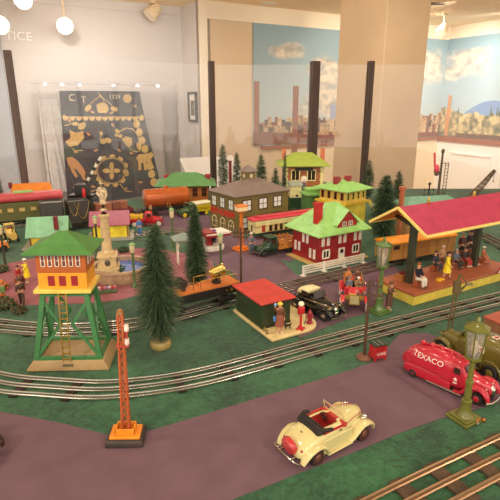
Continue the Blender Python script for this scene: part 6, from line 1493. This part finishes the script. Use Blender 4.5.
for i, (px, ty, w, Y, lab) in enumerate(((223.5, 144, 9, 2.96, 'tall thin brush tree right of the green station post'), (237, 153, 8, 2.8, 'small brush tree behind the cupola of the olive building'), (261, 154, 9, 2.85, 'brush tree standing alone right of the cupola'),
                                    (275, 168, 8, 2.47, 'bushy brush tree left of the back station'), (284, 151, 4, 2.56, 'thin brush tree before the back station roof'), (367, 160, 9, 2.7, 'thin brush tree right of the yellow house roof'),
                                    (385, 176, 18, 1.88, 'large loose brush tree left of the red canopy'), (397, 171, 9, 2.45, 'dark thin brush tree beside the terracotta chimney'), (0, 168, 7, 2.25, 'dark brush tree at the left edge behind the coach'), (367, 203, 12, 2.14, ''), (150, 226, 13, 1.5, ''))):
    if not lab: continue
    tree_px(lab, px, 200, ty, w, 2600 if w > 14 else 1000, 10+i, Y=Y, bw=.0011, droop=.1)
def bush(label, loc, r, seed, mats, n=220, group='low bushes'):
    t = thing('bush', label, 'bush', loc, 0, group); rnd = random.Random(seed); mb = MB()
    for i in range(n):
        a = rnd.uniform(0, 2*PI); e = rnd.uniform(0, PI/2); rr_ = r*rnd.uniform(.6, 1); p = Vector((rr_*math.cos(a)*math.cos(e), rr_*math.sin(a)*math.cos(e), rr_*.8*math.sin(e)+.002)); s = r*.16
        d = Vector((rnd.gauss(0, 1), rnd.gauss(0, 1), rnd.gauss(0, 1))).normalized(); e2 = d.orthogonal().normalized(); mb.m = rnd.randrange(len(mats))
        mb.add([p-d*s, p+e2*s*.5, p+d*s, p-e2*s*.5, p+d.cross(e2)*s*.3], [(0,1,4), (1,2,4), (2,3,4), (3,0,4)])
    mb.build('foliage', mats, t, flat=True); mb = MB(); mb.sph((0, 0, r*.25), (r*.7, r*.7, r*.45), 10); mb.build('core', M('bush_core', (46, 56, 34), .8), t); return t
mo = [M('moss_a', (92, 96, 60), .8), M('moss_b', (66, 84, 50), .8), M('moss_c', (120, 100, 66), .8)]
bush('mossy bush at the far left of the maroon plaza', T(6, 308), .032, 1, mo); bush('low brown green bush before the walking man in brown', T(20, 313), .022, 2, [mo[0], M('moss_d', (90, 66, 46), .8)])
bush('flowering bush with orange blooms at the left edge', T(-2, 290), .034, 3, [mo[1], M('bloom_orange', (222, 130, 60), .7), M('bloom_yellow', (226, 190, 80), .7)])
bush('dark green bush right behind the column', T(124, 252), .024, 4, [M('leaf_dark', (0, 0, 0)), mo[1]]); bush('low bush under the small kiosk', Vector((at(295, 206, 2.36).x, 2.36, TZ+.001)), .045, 5, [M('leaf_dark', (0, 0, 0)), mo[0], mo[1]])
bush('dark bush left of the signal tower under the bus', T(2, 272), .026, 6, [mo[1], mo[2]])

# ================= LAMPS, POLES, SIGNALS =================
lampg = M('lamp_green', (86, 116, 64), .4); olv = M('lamp_olive', (106, 108, 48), .28, coat=.4)
def gas_lamp(label, px, py, ty, rz, mat):
    q = T(px, py); H = hg(px, py, ty); t = thing('gas_lamp', label, 'lamp post', q, R(rz), 'ornate green gas lamps'); k = H/.207
    mb = MB(); mb.b0(-.024*k, .024*k, -.024*k, .024*k, 0, .005*k); mb.b0(-.020*k, .020*k, -.020*k, .020*k, .005*k, .009*k); mb.build('base', mat, t, bevel=.001*k)
    mb = MB(); mb.lathe([(.016*k, .009*k), (.0125*k, .014*k), (.0095*k, .024*k), (.0085*k, .036*k), (.0095*k, .037*k), (.0095*k, .040*k), (.0068*k, .042*k), (.0058*k, .075*k), (.0074*k, .076*k), (.0074*k, .079*k), (.0052*k, .081*k), (.0045*k, .118*k), (.007*k, .120*k), (.009*k, .128*k)], 18); mb.build('post', mat, t)
    n = 6; mb = MB(); r0, r1 = .0135*k, .0195*k
    for i in range(n):
        a = 2*PI*i/n+PI/6; mb.bar((r0*math.cos(a), r0*math.sin(a), .129*k), (r1*math.cos(a), r1*math.sin(a), .183*k), .0018*k, .0018*k)
    mb.cyl((0, 0, .126*k), (0, 0, .130*k), r0*1.15, n=6); fr_ = mb.build('lantern_frame', mat, t, flat=True)
    mb = MB(); mb.cyl((0, 0, .130*k), (0, 0, .183*k), r0*.86, r1*.90, 6); mb.build('lantern_glass', glass_mat('lantern_glass', (.9, .88, .84), .08, .16), fr_, flat=True)
    mb = MB(); mb.sweep([(0, 0, .130*k), (0, 0, .140*k), (0, 0, .150*k), (0, 0, .158*k), (0, 0, .162*k)], [.003*k, .005*k, .0065*k, .004*k, .001*k], n=12, up=(1, 0, 0)); mb.build('bulb', M('bulb_pale', (206, 186, 160), .3), t)
    mb = MB(); mb.cyl((0, 0, .183*k), (0, 0, .1865*k), .0235*k, .0235*k, 6); mb.cyl((0, 0, .1865*k), (0, 0, .1925*k), .023*k, .013*k, 6); mb.cyl((0, 0, .1925*k), (0, 0, .196*k), .013*k, .0055*k, 6); mb.lathe([(.006*k, .1945*k), (.0035*k, .197*k), (.0045*k, .200*k), (.003*k, .204*k), (.0006*k, .207*k)], 12); mb.build('lantern_cap', mat, t, ang=30)
    return t
GL = gas_lamp('large olive green gas lamp in front of the red tanker truck', 464, 419, 317, 28, olv)
mb = MB(); rnd = random.Random(4)
gas_lamp('green gas lamp between the fire engine and the platform', 378.5, 312, 237, 30, M('lamp_lime', (84, 112, 56), .35, coat=.2))
# key-like copper plug lying at the foot of the big lamp
q = T(479, 424); t = thing('wire_plug', 'small copper wire plug lying at the foot of the large gas lamp', 'plug', q, R(40)); mb = MB(); mb.sweep([(-.010, 0, .002), (-.004, .002, .006), (.004, 0, .008), (.010, -.003, .003)], .0015, n=6); mb.sph((.010, -.003, .004), .004, 8); mb.build('wire', M('copper', (176, 110, 60), .3, .8), t); mb = MB(); mb.cyl((-.012, 0, .003), (-.006, 0, .003), .0028); mb.build('terminal', chrome, t)
def street_lamp(label, px, py, ty, mat=lampg):
    q = T(px, py); H = hg(px, py, ty); t = thing('street_lamp', label, 'lamp post', q, 0, 'small street lamps')
    mb = MB(); mb.lathe([(.010, 0), (.010, .003), (.006, .008), (.0042, .012)], 14); mb.build('base', mat, t)
    mb = MB(); mb.lathe([(.0042, .010), (.0036, H*.72), (.0055, H*.74), (.0055, H*.755), (.003, H*.76)], 12); mb.build('post', mat, t)
    mb = MB(); mb.lathe([(.0055, H*.76), (.0075, H*.79), (.0085, H*.93), (.0080, H*.94)], 12); mb.build('lantern', M('lantern_cream', (206, 192, 150), .35), t)
    mb = MB(); mb.lathe([(.0098, H*.93), (.0098, H*.945), (.005, H*.97), (.0015, H*.98), (.0015, H), (.0004, H)], 12); mb.build('cap', M('cap_green', (130, 172, 110), .4), t)
street_lamp('street lamp at the right rim of the fountain', 135, 287, 242); street_lamp('street lamp behind the tallest brush tree', 173.5, 252, 207)
street_lamp('street lamp right of the slim brush tree on the road', 221, 277, 233); street_lamp('street lamp between pink roofed cottage and column', 98, 252, 215, M('lamp_dark', (60, 70, 50), .4)); street_lamp('street lamp at the left edge beside the blue bus', 6, 268, 224, M('lamp_dark', (0, 0, 0)))
street_lamp('street lamp between the kiosk and the yellow house', 371, 226, 203)
m_pole = M('pole_brown', (84, 58, 46), .5)
def tele_pole(label, px, py, ty, arms, rz):
    q = T(px, py); H = hg(px, py, ty); t = thing('telegraph_pole', label, 'telegraph pole', q, R(rz), 'brown telegraph poles')
    mb = MB(); mb.lathe([(.018, 0), (.018, .003), (.008, .006), (.004, .008)], 20); mb.build('base', M('pole_base', (122, 84, 66), .45), t)
    mb = MB(); mb.cyl((0, 0, .005), (0, 0, H), .0038, .003, 10); mb.build('pole', m_pole, t)
    for dz, w in arms:
        mb = MB(); mb.b0(-w, w, -.0055, -.003, H-dz-.002, H-dz+.002); ao = mb.build('crossarm', m_pole, t)
        for x in (-w*.9, -w*.45, w*.45, w*.9): mb = MB(); mb.lathe([(.0012, 0), (.0016, .003), (.0022, .004), (.0012, .007), (.0003, .007)], 8, (x, -.004, H-dz+.002)); mb.build('insulator', M('insulator', (110, 92, 80), .3), ao)
tele_pole('brown telegraph pole standing beside the red ice box', 364, 358, 280, ((.012, .026), (.034, .026)), -12)
tele_pole('thin brown telegraph pole rising behind the red-roofed shed', 241, 286, 228, ((.014, .024), (.028, .024)), -8)
# orange lattice mast in the foreground
q = T(125, 444); t = thing('lattice_mast', 'orange lattice signal mast on black plinth with white lamps in the foreground', 'signal mast', q+Vector((0, .012, 0)), R(3)); H = .235; t.rotation_euler[1] = R(1.6)
mb = MB(); mb.loft([[(s*.031, u_*.024, 0) for s, u_ in ((-1,-1), (1,-1), (1,1), (-1,1))], [(s*.031, u_*.024, .007) for s, u_ in ((-1,-1), (1,-1), (1,1), (-1,1))], [(s*.028, u_*.021, .012) for s, u_ in ((-1,-1), (1,-1), (1,1), (-1,1))]]); mb.build('plinth', M('plinth_black', (58, 50, 46), .45), t, bevel=.0015)
mo_ = M('mast_amber', (232, 146, 40), .4); mb = MB(); mb.b0(-.025, .025, -.018, .018, .012, .016)
mb.b0(-.016, .016, -.012, -.0095, .016, .027); mb.b0(-.016, .016, .0095, .012, .016, .027); mb.b0(-.016, -.0135, -.012, .012, .016, .027); mb.b0(.0135, .016, -.012, .012, .016, .027); mb.build('base_tray', mo_, t, bevel=.0008)
mm = M('mast_orange', (186, 92, 50), .45); w0, w1 = .0058, .0036
def mp_(s, u_, f): w = w0+(w1-w0)*f; return Vector((s*w, u_*w, .016+(H-.016)*f))
mb = MB()
for s, u_ in ((-1,-1), (1,-1), (1,1), (-1,1)): mb.bar(mp_(s, u_, 0), mp_(s, u_, .98), .0022, .0022)
mb.build('corner_bar', mm, t)
NB = 15; mb = MB()
for i in range(NB):
    f0, f1 = i/NB*.98, (i+1)/NB*.98
    for (a, b) in (((-1,-1), (1,-1)), ((1,-1), (1,1)), ((1,1), (-1,1)), ((-1,1), (-1,-1))):
        mb.bar(mp_(*a, f0), mp_(*b, f1), .0014, .0012); mb.bar(mp_(*b, f0), mp_(*a, f1), .0014, .0012); 
mb.build('lattice', mm, t)
mb = MB(); mb.b0(-w1-.001, w1+.001, -w1-.001, w1+.001, H-.006, H); mb.sph((0, 0, H+.001), (.004, .004, .003), 8); mb.build('mast_cap', M('mast_cap', (150, 104, 60), .4), t)
mb = MB(); mb.b0(-.008, .012, -.006, .006, H-.060, H-.0575); mb.b0(.003, .012, -.002, .002, H-.036, H-.034); mb.build('lamp_platform', M('mast_red', (176, 70, 62), .4), t)
for i, dz in enumerate((.034, .0575)):
    mb = MB(); mb.lathe([(.003, 0), (.0042, .002), (.0042, .006), (.0028, .0075), (.004, .008), (.004, .0105), (.0005, .0112)], 12, (.0085, -.001, H-dz-(.0 if i == 0 else 0))); mb.build('lamp', M('lamp_white', (238, 222, 210), .3), t)
mb = MB(); mb.cyl((.0085, -.001, H-.0575+.010), (.0085, -.001, H-.034), .002); mb.build('lamp_stem', M('mast_red', (0, 0, 0)), t)
# orange sign tower on the street
q = T(241.5, 250); t = thing('signal_sign', 'orange post with small cream and orange sign in front of the olive building', 'signal', q, R(35)); H = hg(241.5, 250, 203)
mb = MB(); mb.b0(-.028, .028, -.028, .028, 0, .008); mb.b0(-.018, .018, -.018, .018, .008, .014); mb.build('base', M('mast_deep_orange', (224, 122, 44), .4), t, bevel=.001)
mb = MB()
for x in (-.007, .007): mb.bar((x, 0, .014), (x*.5, 0, H-.04), .004, .004)
for i in range(8): mb.bar((-.006, 0, .02+i*.014), (.006, 0, .027+i*.014), .002, .002)
mb.build('post', M('mast_deep_orange', (0, 0, 0)), t, flat=True)
mb = MB(); mb.loft([[(s*.005, u_*.005, H-.042) for s, u_ in ((-1,-1), (1,-1), (1,1), (-1,1))], [(s*.018, u_*.016, H-.03) for s, u_ in ((-1,-1), (1,-1), (1,1), (-1,1))]]); mb.build('bracket', M('mast_deep_orange', (0, 0, 0)), t, flat=True)
mb = MB(); mb.b0(-.019, .019, -.017, .017, H-.03, H-.014); mb.build('lamp_box', M('sign_cream', (238, 214, 170), .4), t, bevel=.001)
mb = MB(); mb.b0(-.0205, .0205, -.0185, .0185, H-.014, H-.009); mb.build('sign_roof', M('mast_deep_orange', (0, 0, 0)), t, bevel=.001)
# lattice crossing signal right of centre
q = T(449, 334); H = hg(449, 334, 274); t = thing('crossing_signal', 'olive brown crossing signal post with triangular arm in front of the platform', 'signal', q, R(0))
ms = M('signal_brown', (96, 82, 50), .45); mb = MB(); mb.b0(-.012, .012, -.010, .010, 0, .004); mb.build('base', ms, t)
mb = MB()
for x in (-.005, .005): mb.bar((x, 0, .004), (x*.7+.004, 0, H-.02), .0026, .003)
for i in range(10): mb.bar((-.005, 0, .01+i*.011), (.006, 0, .016+i*.011), .0014, .0014)
mb.build('post', ms, t, flat=True)
mb = MB(); mb.b0(-.004, .012, -.004, .004, H-.05, H-.018); mb.bar((.004, 0, H-.02), (.008, 0, H), .004, .004); mb.bar((.008, 0, H-.001), (.026, 0, H-.024), .0028, .003); mb.bar((.004, 0, H-.046), (.030, 0, H-.026), .0028, .003); mb.bar((.010, 0, H-.052), (.026, 0, H-.028), .002, .002); mb.build('arm', ms, t, flat=True)
mb = MB(); mb.b0(.024, .040, -.004, .004, H-.029, H-.024); mb.build('signal_vane', M('vane_grey', (120, 112, 80), .4), t)
# pole with ladder and red lamp at the back right
Y = 2.5; p0, p1 = at(437.5, 200, Y), at(440, 149, Y); q = Vector((p0.x, Y, TZ+.001)); H = p1.z-TZ; t = thing('beacon_pole', 'dark beacon pole with ladder and red lamp before the white wainscot', 'beacon', q, 0)
mb = MB(); mb.cyl((0, 0, 0), (0, 0, H*.93), .008, .005, 10); mb.sph((0, 0, H*.96), (.009, .009, .014), 10); mb.build('pole', M('pole_grey', (92, 78, 64), .5), t)
mb = MB()
for x in (.020, .036): mb.bar((x, 0, H*.2), (x, 0, H*.78), .003, .003)
for i in range(10): mb.bar((.020, 0, H*(.24+.055*i)), (.036, 0, H*(.24+.055*i)), .003, .0025)
mb.bar((0, 0, H*.77), (.036, 0, H*.77), .003, .003); mb.bar((0, 0, H*.3), (.02, 0, H*.3), .003, .003); mb.build('ladder', M('pole_grey', (0, 0, 0)), t, flat=True)
mb = MB(); mb.b0(-.032, .0, -.010, .010, H*.62, H*.64); mb.sph((-.02, 0, H*.60), (.014, .012, .012), 8); mb.build('lamp_gallery', M('gallery_brown', (110, 78, 66), .5), t)
mb = MB(); mb.lathe([(.012, H*.64), (.014, H*.68), (.010, H*.73), (.003, H*.75)], 12, (-.022, 0, 0)); mb.bar((-.032, 0, H*.70), (-.042, 0, H*.94), .008, .008); mb.build('red_lamp', M('beacon_red', (212, 66, 84), .35), t)
p = at(428, 200, 2.45); t = thing('bush_signal', 'small dark branching signal left of the beacon pole', 'signal', (p.x, 2.45, TZ+.001), 0); H = zat(2.45, 184)
mb = MB(); mb.cyl((0, 0, 0), (0, 0, H), .0035, n=8); mb.build('pole', dk, t); mb = MB()
for z in (.6, .8): mb.bar((-.022, 0, H*z), (.022, 0, H*z), .003, .003); mb.sph((-.022, 0, H*z), .006, 8); mb.sph((.022, 0, H*z), .006, 8)
mb.sph((0, 0, H), .008, 8); mb.build('lamp_arm', M('arm_green', (62, 66, 54), .5), t)
# cranes
def crane(label, A, B, Y, cab, stripe=False, w=.016):
    p, q = at(*A, Y), at(*B, Y); t = thing('toy_crane', label, 'crane', (p.x, Y, TZ+.001), 0); o = Vector((p.x, Y, TZ+.001)); a = p-o; b = q-o
    mb = MB(); z = max(a.z-.035, .03); mb.b0(-.04, .02, -.028, .028, z-.0, z+.05); mb.build('cab', cab, t, bevel=.002)
    mb = MB(); mb.b0(-.07, .05, -.032, .032, z-.012, z); mb.b0(-.05, .03, -.02, .02, 0, z-.012); mb.build('carriage', M('car_black', (0, 0, 0)), t)
    d = (b-a); L = d.length; d.normalize(); sd = Vector((0, 1, 0)); up = d.cross(sd)
    if stripe:
        mb = MB(); n = 9
        for i in range(n): mb.m = i % 2; mb.bar(a+d*L*i/n, a+d*L*(i+1)/n, w*.62, w*.62)
        mb.build('boom', [whitec, dk], t, flat=True)
    else:
        mb = MB(); n = 9
        for s in (-1, 1):
            for u_ in (-1, 1): mb.bar(a+sd*s*w/2+up*u_*w/2, b+(sd*s+up*u_)*w*.14, .0035, .0035)
        for i in range(n):
            f0, f1 = i/n, (i+1)/n; k0, k1 = 1-.72*f0, 1-.72*f1
            for s in (-1, 1): mb.bar(a+d*L*f0+sd*s*w/2*k0+up*w/2*k0, a+d*L*f1+sd*s*w/2*k1-up*w/2*k1, .0026, .0026)
            for u_ in (-1, 1): mb.bar(a+d*L*f0+sd*w/2*k0+up*u_*w/2*k0, a+d*L*f1-sd*w/2*k1+up*u_*w/2*k1, .0026, .0026)
        mb.build('boom', M('boom_brown', (104, 82, 62), .5), t, flat=True)
    mb = MB(); mb.cyl(b, b-Vector((0, 0, .05)), .0009, n=5); mb.sph(b-Vector((0, 0, .052)), .004, 6); mb.build('hook', dk, t); return t
crane('crane with brown lattice boom rising behind the red canopy', (466, 204), (495, 170), 2.25, M('crane_maroon', (110, 44, 40), .4), w=.03)
crane('dark crane with black and white striped boom before the petticoat', (84, 187), (101, 157), 2.36, M('crane_dark', (54, 56, 56), .45), True, w=.02)
p = at(84.5, 199, 2.28); t = thing('signal_lantern', 'small red signal lantern beside the striped crane boom', 'lantern', (p.x, 2.28, TZ+.001), 0); H = zat(2.28, 188)
mb = MB(); mb.lathe([(.008, 0), (.006, .01), (.005, H-.045)], 10); mb.build('post', dk, t); mb = MB(); mb.lathe([(.006, H-.045), (.008, H-.04), (.008, H-.012), (.004, H-.004), (.002, H)], 12); mb.build('lantern', M('lantern_red', (206, 44, 50), .3), t)

# ================= SMALL THINGS =================
q = T(378.5, 361.5); t = thing('ice_box', 'red drinks ice box with dark green lid beside the telegraph pole', 'ice box', q+Vector((0, .012, 0)), R(22)); t.scale = (1.15, 1.1, 1.25); rb = M('box_red', (186, 44, 48), .35)
mb = MB(); mb.b0(-.0135, .0135, -.0105, .0105, .004, .028); bd = mb.build('body', rb, t, bevel=.001)
for x in (-.0115, .0115):
    for y in (-.0085, .0085): mb = MB(); mb.b0(x-.0018, x+.0018, y-.0018, y+.0018, 0, .004); mb.build('leg', rb, t)
mb = MB(); mb.b0(-.0142, .0142, -.0112, .0112, .028, .0305); ldd = mb.build('lid', M('lid_green', (44, 62, 48), .35), t, bevel=.0006)
mb = MB()
for x in (-.006, .004): mb.b0(x-.001, x+.001, -.0108, .0108, .0305, .0312)
mb.build('lid_strip', steel, ldd); lettering(bd, 'COKE', .0075, (.001, -.0108, .013), (1, 0, 0), (0, 0, 1), M('letter_cream', (0, 0, 0)), .0003)
q = g(300.5, 329, SHZ); t = thing('air_pump', 'red air pump with white globe on the cream shed platform', 'pump', (q.x, q.y, SHZ), R(20)); t.scale = (1.2,)*3; pr = M('pump_red', (198, 42, 48), .35)
mb = MB(); mb.b0(-.010, .010, -.0022, .0022, 0, .003); mb.b0(-.0022, .0022, -.010, .010, 0, .003); mb.build('base', pr, t, bevel=.0005)
mb = MB(); mb.lathe([(.004, .003), (.0024, .010), (.0022, .034)], 12); mb.build('post', pr, t); mb = MB(); mb.super([(-.0062, .034, .050, .004, 4), (.0062, .034, .050, .004, 4)], 20); mb.build('meter_box', pr, t)
mb = MB(); mb.sph((0, 0, .0555), (.0062, .0062, .0058), 14); mb.build('globe', M('globe_white', (236, 224, 196), .25), t)
mb = MB(); mb.sweep([(.006, 0, .042), (.011, 0, .036), (.012, 0, .02), (.008, 0, .01)], .0008, n=6); mb.build('hose', dk, t)
q = g(309.5, 323, SHZ); t = thing('fire_hydrant', 'dark red fire hydrant at the rounded end of the shed platform', 'hydrant', (q.x, q.y, SHZ), R(15)); t.scale = (1.15,)*3; hr_ = M('hydrant_red', (150, 40, 50), .35)
mb = MB(); mb.lathe([(.0075, 0), (.0075, .003), (.005, .004), (.0048, .02), (.0062, .021), (.0062, .0235), (.0045, .027), (.002, .030), (.0018, .033), (.0003, .0335)], 16); mb.build('barrel', hr_, t)
for s in (-1, 1): mb = MB(); mb.cyl((0, 0, .016), (s*.0085, 0, .016), .0028); mb.build('nozzle', hr_, t)
for i, (px, py) in enumerate(((267, 334), (264.5, 331))):
    q = g(px, py, SHZ); t = thing('milk_can', ('small tan churn at the front corner of the shed', 'small tan churn just behind the front one by the shed')[i], 'churn', (q.x, q.y, SHZ), 0, 'churns by the shed'); mb = MB(); mb.lathe([(.0032, 0), (.0034, .005), (.002, .007), (.002, .009)], 12); mb.build('can', M('churn_tan', (150, 128, 88), .35, .5), t); mb = MB(); mb.lathe([(.0026, .009), (.0026, .0102), (.0004, .0108)], 12); mb.build('lid', gold, t)
# brick red block at the right edge
q = T(497, 342); mb = MB(); mb.b0(-.03, .06, -.035, .035, .03, .036); t = thing('loading_dock', 'low brick red loading dock at the right edge behind the army truck', 'dock', q+Vector((.035, .05, 0)), R(29)); mb.build('deck', M('dock_red', (170, 84, 66), .5), t, bevel=.001); mb = MB(); mb.b0(-.028, .058, -.033, .033, 0, .03); mb.build('side', M('dock_side', (150, 104, 74), .5), t)
# red and white marker on the platform at the right edge
q = onp(499, 274); t = thing('warning_sign', 'little red and white warning board at the right end of the platform', 'sign', q+Vector((.008, .012, 0)), R(30)); mb = MB(); mb.yprism([(-.012, 0), (.012, 0), (0, .026)], -.0012, .0012); mb.build('board', redc, t, flat=True); mb = MB(); mb.yprism([(-.010, 0), (.010, 0), (.006, .008), (-.006, .008)], -.0016, -.001); mb.build('white_band', whitec, t, flat=True)
# load on the stake truck
bpy.context.view_layer.update()
st = [o for o in bpy.data.objects if o.name.startswith('toy_stake_truck')][0]
for i in range(4):
    mb = MB(); mb.b0(-.009, .009, -.009, .009, 0, .018); o = mb.build('parcel', M('parcel_%d' % i, ((200, 150, 100), (226, 206, 170), (180, 110, 66), (206, 170, 120))[i], .6), bevel=.001); o.location = st.matrix_world @ Vector((-.06+.021*i, (-.008 if i % 2 else .010), .0245)); o.rotation_euler.z = st.rotation_euler.z
    tag(o, ('tan parcel at the tail of the stake truck', 'pale parcel, second from the tail of the stake truck', 'brown parcel, third from the tail of the stake truck', 'buff parcel behind the cab of the stake truck')[i], 'parcel', 'parcels on the stake truck')

# ================= LIGHT AND CAMERA =================
def spot(x, y, tx, ty, tz, e, size=100, blend=.8, col=(1, .86, .68), r=.06, z=2.36):
    l = bpy.data.lights.new('unseen_ceiling_spot', 'SPOT'); l.energy = e; l.spot_size = R(size); l.spot_blend = blend; l.color = col; l.shadow_soft_size = r
    o = bpy.data.objects.new('unseen_ceiling_spot', l); C.objects.link(o); o.location = (x, y, z); d = Vector((tx, ty, tz))-Vector((x, y, z)); o.rotation_euler = d.to_track_quat('-Z', 'Y').to_euler(); return o
WARM = (1, .87, .70); NEUT = (1, .93, .86)
spot(-1.1, .7, 0, 1.3, TZ, 15, col=WARM); spot(.5, 1.1, .2, 1.5, TZ, 11, col=WARM); spot(-.6, 2.2, -.3, 2.2, TZ, 26, col=NEUT); spot(.9, 2.3, .6, 2.2, TZ, 24, col=WARM); spot(1.6, 1.0, .6, 1.2, TZ, 14, col=WARM)
# fill spots added on the camera side to brighten upright faces
for x, e in ((-1.3, 54), (0, 42), (1.3, 54)): spot(x, -.9, x*.4, 1.9, TZ, e, 90, col=WARM)
spot(-.6, 2.9, -.25, 3.7, 1.0, 16, 50, col=NEUT)  # extra spot added to whiten the reading panel
spot(-.3, 1.6, .9, 4.2, 1.4, 60, 80, col=WARM)
# spots added to brighten the mural, recess and right wall
for s in (.6, 1.6, 2.6): p = O0+U*s+V*1.2; q = O0+U*s; spot(p.x, p.y, q.x, q.y, 1.5, 46, 110, col=WARM)
for s in (-.6, -1.5): p = rec+U*s+V*1.3; q = rec+U*s; spot(p.x, p.y, q.x, q.y, 1.5, 36, 120, col=NEUT, r=.3)
for s in (.6, 1.6): p = CORN+RD*s+Vector((RD.y, -RD.x, 0))*1.2; q = CORN+RD*s; spot(p.x, p.y, q.x, q.y, 1.2, 66, 110, col=NEUT)
spot(-1.4, 3.6, -1.3, 4.8, 1.0, 46, 100, col=NEUT); spot(.9, 2.9, 1.1, 4.1, 1.1, 16, 100, col=WARM)
w = bpy.data.worlds.new('room_air'); bpy.context.scene.world = w; w.use_nodes = True
w.node_tree.nodes['Background'].inputs[0].default_value = (1, .88, .74, 1); w.node_tree.nodes['Background'].inputs[1].default_value = 1.2
cam = bpy.data.cameras.new('camera'); co = bpy.data.objects.new('camera', cam); C.objects.link(co); co.location = (0, 0, CZ); co.rotation_euler = (R(90)-TH, 0, 0); cam.sensor_width = 36; cam.lens = F/500*36; cam.clip_start = .02
sc = bpy.context.scene; sc.camera = co
sc.view_settings.view_transform = 'Standard'; sc.view_settings.look = 'None'; sc.view_settings.exposure = .3; sc.view_settings.gamma = 1
